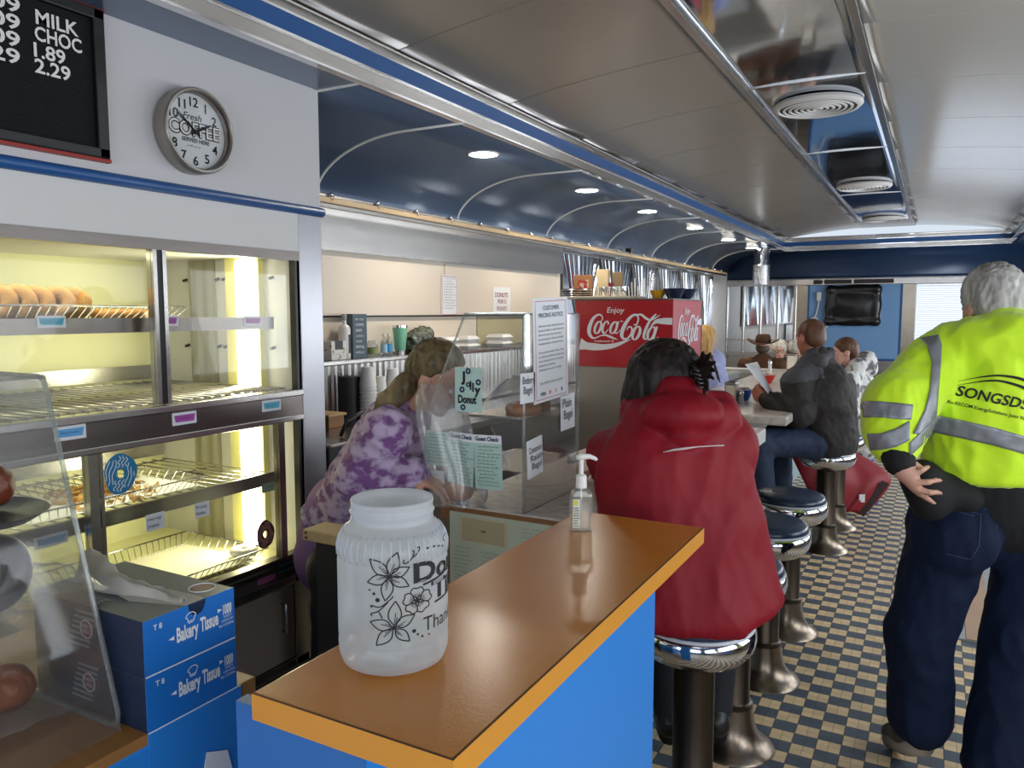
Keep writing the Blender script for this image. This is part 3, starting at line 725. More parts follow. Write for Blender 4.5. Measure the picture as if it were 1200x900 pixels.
for i, (px, dx) in enumerate(((128, -.24), (152, -.22), (170, -.3))):
    c = atx(px, 366, CX+dx); mb = MB().torus((CX+dx, c.y, 1.572+.02), .036, .022, n=28, m=12, sq=.85)
    tag(mb.build('donut', glz, smooth=True), 'glazed donut lying flat in the top basket, ' + ['left of three', 'middle of three', 'right of three'][i], 'donut', 'glazed donuts on the top shelf')
fk = MB(); rr_ = random.Random(3)
for i in range(220):
    c = V((CX-.3+rr_.gauss(0, .07), 1.60+rr_.gauss(0, .085), .972)); c.z += max(0, .045-.35*((c.x-CX+.3)**2+(c.y-1.6)**2)**.5*.8)*rr_.random()+.006
    fk.obox(c, (rr_.uniform(.006, .014), rr_.uniform(.005, .012), .0015), Matrix.Rotation(rr_.uniform(-.9, .9), 3, 'X') @ rotz(rr_.uniform(0, 3)) @ Matrix.Rotation(rr_.uniform(-.7, .7), 3, 'Y'))
tag(fk.build('cereal_flakes', M('toasted_flakes', '#a57f45', .75, 0, .35, 90)), 'pile of golden flaky crumbs in the basket behind the blue donut sticker', 'crumbs', kind='stuff')
o = MB().bb(CX-.47, CX-.13, 1.27, 1.88, .969, .971).build('basket_liner', paper); tag(o, 'white paper liner under the flaky crumbs', 'liner')
o = MB().bb(CX-.5, CX-.11, 1.78, 2.09, .634, .637).build('parchment_sheet', M('cream_parchment', '#ece6cc', .6)); tag(o, 'cream parchment sheet in the right half of the bottom basket', 'parchment')
c = atx(290, 640, CX-.14); o = MB().torus((CX-.16, c.y, .637+.022), .034, .021, n=28, m=12, sq=.85).build('donut', M('powdered_sugar', '#eee9e2', .8, 0, .05, 20, .2, 100), smooth=True)
tag(o, 'white powdered donut behind the dark brown donut sticker', 'donut')

# ================================================================== MENU BOARD AND CLOCK
mb_ = thing('menu_board', 'black letter board with white prices in a red frame, upper left', 'menu board', (CX, .9, 2.05))
x = CX
MB().bb(x, x+.012, .3, 1.462, 2.063, ZS+.03-.06).build('felt_panel', black_soft, mb_)
MB().bb(x, x+.03, 1.44, 1.474, 2.052, 2.476).bb(x, x+.03, .3, 1.474, 2.052, 2.082).bb(x, x+.03, .3, 1.474, 2.446, 2.476).build('black_frame', black, mb_, bevel=.004)
MB().bb(x, x+.022, .3, 1.481, 2.043, 2.053).bb(x, x+.016, 1.474, 1.481, 2.043, 2.479).bb(x, x+.022, .3, 1.481, 2.474, 2.479).build('red_edge', red_frame, mb_)
lt = MB()
def board(s, px0, py0, px1, h):
    a, b = atx(px0, py0, x+.014), atx(px1, py0+(px1-px0)*.24, x+.014); text(lt, s, V((x+.013, a.y, a.z)), (0, 1, 0), (0, 0, 1), h, b.y-a.y, .02)
hgt = .0365
board('MILK', 42, 27, 92, hgt); board('CHOC', 41, 46, 96, hgt); board('1.89', 40, 65.5, 77, hgt); board('2.29', 41, 84, 83, hgt)
lt.build('white_letters', white, mb_); lt = MB()
for i, s_ in enumerate(('1.09', '1.09', '1.09', '1.29')):
    e_ = atx(24, 16+20*i, x+.014); text(lt, s_, V((x+.013, e_.y-.118, e_.z)), (0, 1, 0), (0, 0, 1), hgt, .118, .02)
lt.build('white_letters', white, mb_)

cy_, cz_ = 1.775, 2.192; RX = Matrix.Rotation(math.radians(90), 3, 'Y')
ck = thing('wall_clock', 'round silver-rimmed clock reading COFFEE on the white wall', 'clock', (CX, cy_, cz_-.14))
MB().lathe([(.0, 0), (.132, 0), (.137, .01), (.137, .06), (.133, .066), (.126, .066), (.122, .058), (.122, .03)], (CX, cy_, cz_), 56, RX).build('silver_case', M('pewter_rim', '#9a958c', .35, .8), ck, smooth=40)
MB().lathe([(.1225, .0), (.1215, .027)], (CX+.031, cy_, cz_), 56, RX).build('inner_lip', M('dark_red_lip', '#4a1c1c', .4), ck, smooth=40)
MB().lathe([(0, 0), (.121, 0)], (CX+.03, cy_, cz_), 56, RX).build('dial', M('dial_paper', '#dfe0e2', .5, 0, .03, 20), ck)
nm = MB(); fx_ = CX+.0305; O = V((fx_, cy_, cz_))
for h_ in range(1, 13):
    a = math.radians(90-30*h_); s_ = str(h_)
    if h_ in (3, 9): continue
    text(nm, s_, O+V((0, .091*math.cos(a), .094*math.sin(a)-.014)), (0, 1, 0), (0, 0, 1), .029, None, .015, align='c')
text(nm, 'Fresh', O+V((0, -.045, .036)), (0, 1, 0), (0, 0, 1), .022, .07, 0, .35)
for dy, dz in ((-.002, 0), (.002, 0), (0, .002), (0, -.002), (.0015, .0015), (-.0015, -.0015)): text(nm, 'COFFEE', O+V((0, -.098+dy, -.014+dz)), (0, 1, 0), (0, 0, 1), .042, .196, .035, eps=.0008)
text(nm, 'SERVED HERE', O+V((0, -.052, -.035)), (0, 1, 0), (0, 0, 1), .013, .108, .015, .15)
scribble(nm, O+V((0, -.035, -.043)), (0, 1, 0), (0, 0, 1), .075, 1, .01, 4, .0012)
nm.build('numerals', ink, ck)
inn = MB(); text(inn, 'COFFEE', O+V((.0, -.098, -.014)), (0, 1, 0), (0, 0, 1), .042, .196, .012, eps=.0022); inn.build('white_lettering', white, ck)
hd_ = MB()
for a, L, w in ((60+3, .068, .006), (-54, .085, .004), (-54+4, .09, .002)):
    d = V((0, math.sin(math.radians(a)), math.cos(math.radians(a)))); n_ = V((0, d.z, -d.y)); o_ = O+V((.006, 0, 0))
    hd_.add([o_-d*.02+n_*w, o_+d*L+n_*w*.5, o_+d*L-n_*w*.5, o_-d*.02-n_*w], [(0, 1, 2, 3)])
hd_.cyl(O+V((.003, 0, 0)), O+V((.009, 0, 0)), .007, n=16); hd_.build('hand', ink, ck)
MB().lathe([(0, .003), (.06, .0025), (.121, 0)], (CX+.056, cy_, cz_), 48, RX).build('glass_cover', case_glass, ck, smooth=True)
# ================================================================== ORANGE SERVICE COUNTER
ct = thing('service_counter', 'orange-brown topped counter with bright blue front in the foreground', 'counter', (-.63, 1.2, 0))
MB().bb(-.80, -.473, .716, 1.822, 1.045, 1.08).build('counter_top', wood_top, ct, bevel=.0015)
ed = MB().bb(-.473, -.4705, .716, 1.8225, 1.042, 1.079).bb(-.80, -.4705, .7135, .716, 1.042, 1.079).bb(-.80, -.4705, 1.822, 1.8245, 1.042, 1.079)
ed.build('edge_band', wood_edge, ct)
MB().bb(-.4725, -.4708, .716, 1.822, 1.0787, 1.0803).bb(-.80, -.4708, .7138, .7152, 1.0787, 1.0803).build('edge_seam', M('dark_seam', '#3a2412', .5), ct)
MB().bb(-.70, -.497, .74, 1.535, 0.0, 1.045).build('blue_front', blue_paint, ct)
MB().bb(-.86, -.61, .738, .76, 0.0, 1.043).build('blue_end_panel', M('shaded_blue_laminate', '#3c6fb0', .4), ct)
MB().bb(-.62, -.496, .7365, .742, 0.0, 1.043).build('blue_corner_panel', blue_paint, ct)
# ------------------------------------------------------------------ bakery counter at the left edge
lc = thing('bakery_counter', 'low counter with worn wood top and blue front at the lower left', 'counter', (-1.6, .6, 0))
MB().bb(-2.0, -1.152, -.3, 1.04, .845, .88).build('wood_top', brown_wood, lc, bevel=.003)
MB().bb(-1.95, -1.15, -.3, 1.0, 0, .868).build('blue_front', blue_paint, lc, bevel=.012)
MB().bb(-1.152, -1.1495, .80, 1.0, .6, .8795).build('blue_panel', blue_paint, lc)
p_ = atx(238, 884, -1.148); o = MB().prism([(-1.147, p_.y-.02, .80-.12), (-1.147, p_.y+.075, .80-.12), (-1.147, p_.y+.055, p_.z-.02), (-1.147, p_.y+.008, p_.z-.0)], (-.0012, 0, 0)).build('paper_notice', paper)
tag(o, 'white paper notice on the blue front below the tissue boxes', 'paper')
# ------------------------------------------------------------------ tissue boxes
box_blue = M('blue_carton', '#1f72c8', .4, 0, .04, 5); box_dark = M('dark_navy_carton', '#122440', .45, 0, .06, 4); box_top = M('grey_navy_carton_top', '#3b4a58', .45, 0, .1, 4)
def tissue_box(z, open_, lab, tilt):
    x0, x1, y0, y1, h = -1.475, -1.15, .80, .99, .098
    t = thing('tissue_box', lab, 'box', ((x0+x1)/2, (y0+y1)/2, z), 'stacked bakery tissue boxes')
    b = MB(); b.bb(x0, x1-.002, y0, y1, z, z+h); b.build('carton', box_dark, t, bevel=.001)
    if open_:
        tp = MB(); c_ = []
        tp.add([(x0, y0, z+h+.0006), (x1-.002, y0, z+h+.0006), (x1-.002, y0+.085, z+h+.0006), (-1.26, y0+.05, z+h+.0006), (-1.36, y0+.07, z+h+.0006), (x0, y0+.06, z+h+.0006)], [(0, 1, 2, 3, 4, 5)])
        tp.add([(x0, y1, z+h+.0006), (x1-.002, y1, z+h+.0006), (x1-.002, y0+.13, z+h+.0006), (-1.27, y0+.125, z+h+.0006), (-1.38, y0+.105, z+h+.0006), (x0, y0+.12, z+h+.0006)], [(5, 4, 3, 2, 1, 0)])
        tp.build('top_flap', box_top, t)
        MB().bb(x0+.01, x1-.004, y0+.04, y0+.135, z+h-.03, z+h+.0004).build('opening', M('carton_inside', '#c9c6c0', .8), t)
    else: MB().bb(x0, x1-.002, y0, y1, z+h, z+h+.0006).build('top_flap', box_top, t)
    # blue front face (towards the aisle), with the half-round tear on the open box
    fr = []
    n = 10
    if open_:
        cy, r_ = y0+.108, .019
        fr = [(y0-.001, z), (y1+.001, z), (y1+.001, z+h+.001), (cy+r_, z+h+.001)] + [(cy+r_*math.cos(a)*(1+.06*math.sin(9*a)), z+h-r_*1.25*math.sin(a)) for a in [math.pi*i/n for i in range(1, n)]] + [(cy-r_, z+h+.001), (y0-.001, z+h+.001)]
    else:
        fr = [(y0-.001, z), (y1+.001, z), (y1+.001, z+h*.93), (y1+.001, z+h), (y0-.001, z+h)]
    fp = MB().prism([(x1, a, b_) for a, b_ in fr], (-.0016, 0, 0)); fp.build('blue_face', box_blue, t)
    MB().bb(x1-.0012, x1+.0004, y0, y1, z-.0005, z+.0018).build('white_edge', paper, t)
    L = MB(); O = V((x1+.0002, y0, z)); yd, zd = (0, 1, 0), (0, 0, 1)
    text(L, 'T 8', O+V((0, .017, .078)), yd, zd, .0095, .017, .015)
    text(L, 'Bakery', O+V((0, .062, .040)), yd, zd, .025, .046, .035); text(L, 'Tissue', O+V((0, .112, .041)), yd, zd, .025, .04, .035)
    text(L, '1000', O+V((0, .163, .055)), yd, zd, .018, .02, .035); text(L, 'SHEETS', O+V((0, .164, .048)), yd, zd, .0045, .018)
    text(L, 'INTERFOLDED', O+V((0, .159, .0405)), yd, zd, .0042, .027); text(L, '8 in. X 10 3/4 in.', O+V((0, .153, .0325)), yd, zd, .0046, .034, .02)
    flat(L, [(0, 0), (.012, -.004), (.012, .004)], [(0, 1, 2)], O+V((0, .045, .0505)), yd, zd); flat(L, [(0, 0), (-.01, -.004), (-.01, .004)], [(0, 2, 1)], O+V((0, .161, .066)), yd, zd)
    for pts in ([(.086, .072), (.086, .078), (.082, .082), (.086, .087), (.092, .089), (.098, .088), (.103, .083), (.1, .078), (.099, .0725)], [(.087, .0735), (.098, .074)], [(.087, .0705), (.098, .071)]):
        vs, fs = ribbon(pts, .0016); flat(L, [(a, b_-.0045) for a, b_ in vs], fs, O, yd, zd)
    L.build('lettering', paper, t)
    # dark side towards the camera: emblem, and bars painted as a reflection of print
    S = MB(); O2 = V((x0, y0-.0006, z)); xd = (1, 0, 0)
    for k in range(7): S.bb(x0+.11+.004*k, x0+.17+.004*k, y0-.0009, y0-.0003, z+.02+.0105*k, z+.0245+.0105*k)
    S.build('print_or_reflection', M('grey_reflected_print_%d' % int(z*100), '#9aa0aa', .6), t)
    em = MB().cyl((x0+.165, y0-.0002, z+.055), (x0+.165, y0-.0012, z+.055), .017, n=28).build('emblem', M('maroon_emblem', '#8d3a30', .5), t)
    e2 = MB().torus((x0+.165, y0-.0012, z+.055), .0165, .0012, (0, 1, 0), 28, 6); text(e2, 'BAKERY', (x0+.153, y0-.0012, z+.058), xd, zd, .006, .024); text(e2, 'TISSUE', (x0+.153, y0-.0012, z+.048), xd, zd, .006, .024); e2.build('emblem_print', paper, em)
    if open_:
        ee = MB().lathe([(0, 0), (.024, 0)], (x1-.05, y1-.03, z+h+.0012), 28, sq=(1.1, .8)).build('emblem', M('maroon_top_emblem', '#6d2c26', .5), t)
        MB().torus((x1-.05, y1-.03, z+h+.0012), .024, .0012, n=28, m=6).build('emblem_rim', paper, ee)
        tp2 = MB(); text(tp2, 'TISSUE', (x1-.21, y0+.012, z+h+.0008), (1, 0, 0), (0, 1, 0), .022, .07, .02); tp2.build('top_lettering', M('grey_top_print', '#7f8a92', .6), t)
        # crumpled sheet pulled out of the opening
        rows = []
        for i in range(15):
            u = i/14; row = []
            for j in range(9):
                v = j/8; xx = x1-.02-.29*u; yy = y0+.062+.05*v+.012*math.sin(u*7+v*2)
                zz = z+h-.012+.05*math.sin(math.pi*v)*(.25+.9*u)+.02*noise.noise(V((u*7, v*5, 1)))+.012*u
                row.append((xx, yy, zz))
            rows.append(row)
        MB().surf(rows).build('pulled_tissue', M('grey_tissue_sheet', '#b9b4ac', .8, 0, .06, 20), t, smooth=True, solid=.001)
    return t
tissue_box(.88, False, 'closed blue bakery tissue box at the bottom of its stack', 0)
tissue_box(.9795, True, 'torn-open blue bakery tissue box on top of another', 0)
# ------------------------------------------------------------------ acrylic bakery display at the left edge
ac = thing('acrylic_display_case', 'clear acrylic counter display with sloped front at the left edge', 'display case', (-1.5, .4, .88))
ZB, ZT = .881, 1.487
def xf(z): return -1.205-(z-ZB)/(ZT-ZB)*.165
def sheet(name, pts, t=.004, mt=acrylic):
    n_ = (V(pts[1])-V(pts[0])).cross(V(pts[2])-V(pts[0])).normalized()*t; return MB().prism(pts, n_).build(name, mt, ac)
yE = .785
sheet('end_panel', [(-1.9, yE, ZB), (xf(ZB), yE, ZB), (xf(ZT), yE, ZT), (-1.9, yE, ZT)])
sheet('front_panel', [(xf(ZB), -.1, ZB), (xf(ZB), yE, ZB), (xf(ZT), yE, ZT), (xf(ZT), -.1, ZT)])
sheet('top_panel', [(-1.9, -.1, ZT), (xf(ZT), -.1, ZT), (xf(ZT), yE, ZT), (-1.9, yE, ZT)])
eg = MB().tube([(-1.9, yE, ZT), (xf(ZT)-.02, yE, ZT), (xf(ZT)-.004, yE, ZT-.006), (xf(ZT)+.002, yE, ZT-.02), (xf(ZB)-.004, yE, ZB+.03), (xf(ZB)-.006, yE, ZB+.01), (xf(ZB)-.03, yE, ZB+.003), (-1.9, yE, ZB+.003)], .0045, 8)
eg.tube([(xf(ZT), -.1, ZT), (xf(ZT), yE, ZT)], .003, 6); eg.build('rounded_edge', acrylic_edge, ac, smooth=True)
sheet('lower_shelf', [(-1.88, -.1, 1.08), (-1.29, -.1, 1.08), (-1.29, yE-.1, 1.08), (-1.88, yE-.1, 1.08)])
sheet('upper_shelf', [(-1.88, -.1, 1.27), (-1.36, -.1, 1.27), (-1.36, yE-.1, 1.27), (-1.88, yE-.1, 1.27)])
def at_shelf(px, py, z): return atz(px, py, z)
# baked goods, each on its bag or tray
tc_ = atz(20, 604, 1.283); o = MB().lathe([(0, 0), (.085, 0), (.11, .014), (.113, .016), (.085, .004), (0, .003)], (tc_.x-.05, tc_.y-.03, 1.275), 36, sq=(1, .8)).build('serving_tray', M('grey_tray', '#6d6f73', .3, .6), smooth=40)
tag(o, 'dark grey tray on the upper shelf of the acrylic display', 'tray')
def bun(c, r, m, lab, cat='bun', name='bread_bun'):
    o = body(name, [ell(c, r), ell((c[0]+r[0]*.2, c[1]-.01, c[2]+r[2]*.25), (r[0]*.7, r[1]*.7, r[2]*.75))], m, None, .005, .02, wr=(.003, 40)); return tag(o, lab, cat)
brn = M('dark_brown_crust', '#6a3018', .4, 0, .3, 25, .2, 90); loaf = M('brown_loaf_crust', '#8c4a22', .5, 0, .3, 20, .4, 60)
c = atz(-8, 578, 1.31); bun((c.x-.012, c.y, 1.318), (.036, .036, .034), brn, 'glossy brown bun on the tray at the left edge of the photo')
c = atz(-8, 693, 1.12); o = MB().torus((0, 0, 0), .045, .024, n=28, m=12); R_ = rotz(.4) @ Matrix.Rotation(1.2, 3, 'X'); o.v = [tuple(R_ @ V(v)+V((c.x, c.y, 1.083+.068))) for v in o.v]
tag(o.build('donut', M('dark_chocolate_glaze', '#22151a', .3), smooth=True), 'dark chocolate donut at the left edge of the photo, in the acrylic display', 'donut')
def bag(name, c, sx, sy, sz, lab, seed, cat='bag'):
    rows = []
    for i in range(13):
        row = []
        for j in range(13):
            u, v = i/6-1, j/6-1; e = max(0, 1-(u*u+v*v)**.5/1.25)
            row.append((c[0]+sx*u*(1+.08*noise.noise(V((u*3, v*3, seed)))), c[1]+sy*v*(1+.08*noise.noise(V((u*3, v*3, seed+9)))), c[2]+sz*e**.6+.018*noise.noise(V((u*4, v*4, seed+3)))*(.4+e)))
        rows.append(row)
    o = MB().surf(rows).build(name, clear_bag, smooth=True); return tag(o, lab, cat)
c = atz(30, 705, 1.09); bag('plastic_bag', (c.x-.03, c.y, 1.10), .12, .1, .05, 'crumpled clear bag on the middle level of the acrylic display', 2)
c = atz(-14, 818, .93); lf = body('bread_loaf', [cone((c.x-.03, c.y-.12, .935), (c.x-.01, c.y+.035, .93), .04, .045, sq=((0, 0, 1), .9))], loaf, None, .005, .02, wr=(.003, 35))
tag(lf, 'brown crusty loaf in a bag at the lower left corner', 'bread')
lbl = MB().bb(c.x+.008, c.x+.042, c.y-.06, c.y-.02, .951, .974); lbl.build('label_sticker', paper, lf)
bag('plastic_bag', (c.x-.02, c.y-.02, .893), .12, .13, .02, 'clear plastic bag under the loaf in the lower left corner', 5)
bag('plastic_bag', (c.x-.1, c.y+.1, 1.0), .06, .05, .03, 'clear bag corner behind the loaf at the left edge', 8)

# ------------------------------------------------------------------ tip jar
JC = V((-.695, .895, 1.0805)); JR = .0815; JH = .247
jar = thing('tip_jar', 'white frosted plastic jar with black flower drawings on the orange counter', 'jar', JC)
prof = [(0, .004), (JR*.8, .002), (JR*.93, .008), (JR*.99, .022), (JR, .035), (JR, .04), (JR*.985, .043), (JR*.985, .047), (JR, .05), (JR, .158), (JR*.992, .163), (JR*.985, .166), (JR*1.0, .17),
        (JR*.995, .183), (JR*.95, .195), (JR*.87, .205), (JR*.78, .211), (JR*.75, .216), (JR*.74, .222), (JR*.745, .226), (JR*.77, .229), (JR*.745, .232), (JR*.735, .238), (JR*.745, .241), (JR*.75, .244), (JR*.74, JH), (JR*.71, JH), (JR*.70, .235), (JR*.71, .215)]
MB().lathe(prof, JC, 64).build('jar_body', jar_plastic, jar, smooth=True)
rb = MB()
for k in range(40):
    a = 2*math.pi*k/40; d = V((math.cos(a), math.sin(a), 0))
    rb.tube([JC+d*JR*.995+V((0, 0, .168)), JC+d*JR*1.0+V((0, 0, .183)), JC+d*JR*.955+V((0, 0, .195)), JC+d*JR*.88+V((0, 0, .205))], .0016, 6)
rb.build('shoulder_ribs', jar_plastic, jar, smooth=True)
dv = V((-JC.x, -JC.y, 0)).normalized(); side = V((-dv.y, dv.x, 0)) ; side = side if side.x > 0 else -side
def onjar(x, y, r=JR+.0008):
    """jar drawing coordinates -> surface"""
    th = (x-252)/228.0-.09; z = (846-y)*.000352+.003
    return JC + (dv*math.cos(th) + side*math.sin(th))*r + V((0, 0, z))
def warp(x):  # photo offset -> angle
    s = max(-.97, min(.97, (x-252)/228)); return 252+228*math.asin(s)
art = MB()
def stroke(pts, w=5, closed=False):
    vs, fs = ribbon([(warp(p[0]), p[1]) for p in pts], w, closed, 5); art.add([onjar(*p) for p in vs], fs)
def petal(c, tip, wd):
    c, tip = np.array(c, float), np.array(tip, float); d = tip-c; n_ = np.array((-d[1], d[0]))*wd
    stroke([c+d*.08, c+d*.35+n_, c+d*.65+n_*.95, tip]); stroke([c+d*.08, c+d*.35-n_, c+d*.65-n_*.95, tip]); stroke([c+d*.15, c+d*.55+n_*.15], 3); stroke([c+d*.12+n_*.2, c+d*.4+n_*.45], 3)
def disc(c, r): stroke([(c[0]+r*.5*math.cos(a), c[1]+r*.5*math.sin(a)) for a in np.linspace(0, 6.28, 9)[:-1]], r, True)
for c, tips in (((257, 418), [(183, 347), (290, 320), (335, 385), (332, 462), (240, 515), (172, 442)]), ((273, 626), [(280, 517), (352, 582), (332, 688), (203, 698), (180, 602)])):
    for tp in tips: petal(c, tp, .21)
    disc(c, 9)
c = np.array((362, 527.))
for k in range(5):
    a = math.radians(-90+72*k); u = np.array((math.cos(a), math.sin(a))); n_ = np.array((-u[1], u[0])); stroke([c+u*10, c+u*32+n_*24, c+u*52+n_*16, c+u*50, c+u*52-n_*16, c+u*32-n_*24, c+u*10])
    for q in (-.3, 0, .3): v = u+n_*q; stroke([c+v*6, c+v*30], 3)
disc(c, 10)
for p, r in (((180, 472), 4), ((197, 487), 6), ((211, 512), 9), ((404, 322), 5), ((427, 323), 5), ((445, 330), 5), ((460, 338), 5), ((349, 650), 8), ((363, 667), 5), ((380, 680), 5), ((405, 680), 4)): disc(p, r)
for s_ in ([(315, 352), (312, 364), (322, 368), (345, 350), (352, 325), (345, 320)], [(345, 350), (368, 330), (373, 310), (364, 312)], [(190, 545), (185, 535), (220, 540), (260, 510), (272, 497)], [(190, 578), (184, 570), (215, 556), (252, 520)], [(225, 580), (228, 584), (215, 560)], [(466, 322), (462, 305), (478, 292)]): stroke(s_, 5)
def jartext(s, th0, th1, y, h, bold, w=None):
    a, fs = glyphs(s, bold); b = a[:, :2].copy(); b[:, 0] -= b[:, 0].min(); b[:, 0] /= b[:, 0].max(); sc = h/.69
    art.add([onjar(252+228*(th0+(th1-th0)*p[0]), y-p[1]*sc) for p in b], fs)
jartext('Don', .44, 1.62, 452, 76, .035); jartext('Til', .80, 1.5, 540, 70, .035); jartext('Thank', .62, 1.5, 662, 58, .0)
vs, fs = ribbon([(252+228*.62, 468), (252+228*1.6, 440)], 9); art.add([onjar(*p) for p in vs], fs)
vs, fs = ribbon([(252+228*.88, 556), (252+228*1.5, 545)], 9); art.add([onjar(*p) for p in vs], fs)
art.build('marker_drawing', ink, jar)
for i, (dx, dy, rz, lab) in enumerate(((.0, -.02, .3, 'lying nearest'), (-.03, .025, 1.6, 'leaning at the back'), (.03, .02, 2.6, 'lying to the right'))):
    rows = [[(JC.x+dx+(.028*u)*math.cos(rz)-(.04*v)*math.sin(rz), JC.y+dy+(.028*u)*math.sin(rz)+(.04*v)*math.cos(rz), JC.z+.02+.012*i+.012*math.sin(v*4+i)+.01*noise.noise(V((u*2, v*2, i)))) for u in np.linspace(-1, 1, 7)] for v in np.linspace(-1, 1, 9)]
    tag(MB().surf(rows).build('banknote', M('grey_green_note_%d' % i, '#9ba59a', .8), smooth=True, solid=.0006), 'folded banknote inside the frosted tip jar, ' + lab, 'banknote', 'banknotes in the jar')
# ------------------------------------------------------------------ hand sanitizer
SCN = V((-.722, 1.655, 1.0805)); sn = thing('hand_sanitizer_bottle', 'clear pump bottle of hand sanitizer at the far end of the orange counter', 'bottle', SCN)
RS = rotz(.42)
def octo(hw, hd, ch, z): return [SCN + RS @ V((x, y, z)) for x, y in ((-hw+ch, -hd), (hw-ch, -hd), (hw, -hd+ch), (hw, hd-ch), (hw-ch, hd), (-hw+ch, hd), (-hw, hd-ch), (-hw, -hd+ch))]
def loft(mb, rings, cap=True):
    n_ = len(rings[0]); vs = [p for r_ in rings for p in r_]; fs = [(i*n_+k, i*n_+(k+1) % n_, (i+1)*n_+(k+1) % n_, (i+1)*n_+k) for i in range(len(rings)-1) for k in range(n_)]
    if cap: fs += [tuple(range(n_))[::-1], tuple(range((len(rings)-1)*n_, len(rings)*n_))]
    return mb.add(vs, fs)
loft(MB(), [octo(.024, .015, .006, 0), octo(.027, .018, .008, .004), octo(.027, .018, .008, .085), octo(.022, .016, .008, .097), octo(.013, .013, .007, .106)]).build('bottle', clear_plastic, sn, smooth=35)
loft(MB(), [octo(.022, .0135, .006, .004), octo(.024, .0155, .006, .007), octo(.024, .0155, .006, .078)]).build('gel', glass('gel', (.97, .95, .90), .05, .1, .18, (.95, .9, .82)), sn, smooth=35)
pm = MB(); pm.cyl(SCN+V((0, 0, .104)), SCN+V((0, 0, .134)), .0135, .0125, 24); pm.cyl(SCN+V((0, 0, .134)), SCN+V((0, 0, .138)), .0125, .006, 24); pm.build('pump_collar', white, sn, smooth=35)
pm = MB(); pm.cyl(SCN+V((0, 0, .138)), SCN+V((0, 0, .172)), .0052, n=16); pm.build('pump_stem', white, sn, smooth=35)
dn = V((.85, .5, 0)).normalized(); pm = MB().tube([SCN-dn*.012+V((0, 0, .176)), SCN+V((0, 0, .179)), SCN+dn*.02+V((0, 0, .179)), SCN+dn*.033+V((0, 0, .174)), SCN+dn*.036+V((0, 0, .170))], [.006, .0085, .006, .0045, .004], 10); pm.build('pump_nozzle', white, sn, smooth=True)
MB().cyl(SCN+V((0, 0, .01)), SCN+V((0, 0, .104)), .0025, n=8).build('dip_tube', white, sn)
lb = MB(); lb.add([SCN + RS @ V((-.0275, y, z)) for y, z in ((-.011, .01), (.011, .01), (.011, .083), (-.011, .083))], [(0, 1, 2, 3)]); lb.add([SCN + RS @ V((x, -.0185, z)) for x, z in ((-.019, .012), (-.002, .012), (-.002, .08), (-.019, .08))], [(0, 1, 2, 3)])
l_ = lb.build('label', M('pale_green_label', '#dfe3d2', .5), sn); q = MB(); scribble(q, SCN + RS @ V((-.018, -.0187, .062)), RS @ V((1, 0, 0)), (0, 0, 1), .015, 8, .006, 3, .0007); q.build('label_print', ink, l_)
q = MB(); q.add([SCN + RS @ V((x, -.0188, z)) for x, z in ((-.018, .066), (-.008, .066), (-.008, .078), (-.018, .078))], [(0, 1, 2, 3)]); q.build('yellow_patch', M('label_yellow', '#d9cf55', .5), l_)

# ================================================================== LUNCH COUNTER, NEAR PIECE
CZ = .965
nc = thing('lunch_counter', 'near pale marble lunch counter behind the woman in red', 'counter', (-1.1, 3.2, 0), 'marble lunch counters')
MB().bb(-1.42, -.8, 2.1, 4.34, CZ-.05, CZ).build('counter_top', marble, nc, bevel=.006)
MB().bb(-1.425, -.795, 2.095, 4.345, CZ-.047, CZ-.006).build('edge_band', M('brown_edge_trim', '#8a5f3c', .4), nc).scale = (1, 1, 1)
MB().bb(-1.0, -.794, 4.0, 4.347, CZ-.075, CZ-.004).build('white_end_edge', M('white_counter_edge', '#d9dad8', .3), nc, bevel=.004)
MB().bb(-1.40, -.98, 2.13, 4.30, .1, CZ-.05).build('cabinet', dark_steel, nc)
MB().bb(-1.38, -.975, 2.14, 4.29, 0, .2).build('kick_tiles', tile_blue, nc)
o = MB().bb(-1.385, -.83, 2.09, 2.0945, .66, .945).build('laminated_sheet', M('laminated_sheet', '#c4c8b4', .3)); tag(o, 'pale laminated sheet of lists taped to the end of the lunch counter', 'notice')
s_ = MB(); s_.bb(-1.345, -1.165, 2.0885, 2.0905, .85, .935); s_.build('printed_table', M('cream_table_card', '#cdbf9c', .5), o)
s_ = MB()
for k in range(14): s_.bb(-1.335, -1.175, 2.0878, 2.0884, .856+.0054*k, .8572+.0054*k)
s_.bb(-1.262, -1.245, 2.0876, 2.0884, .89, .896); s_.build('table_lines', M('brown_ink', '#7d6a4a', .7), o)
s_ = MB()
for x_, z_, w_2, rr2, sd in ((-1.37, .835, .07, 9, 2), (-1.27, .83, .11, 7, 3), (-1.12, .93, .22, 12, 4)): scribble(s_, V((x_, 2.0886, z_)), (1, 0, 0), (0, 0, 1), w_2, rr2, .0135, sd, .0009)
s_.build('handwriting', M('grey_pencil', '#6e7670', .7), o)
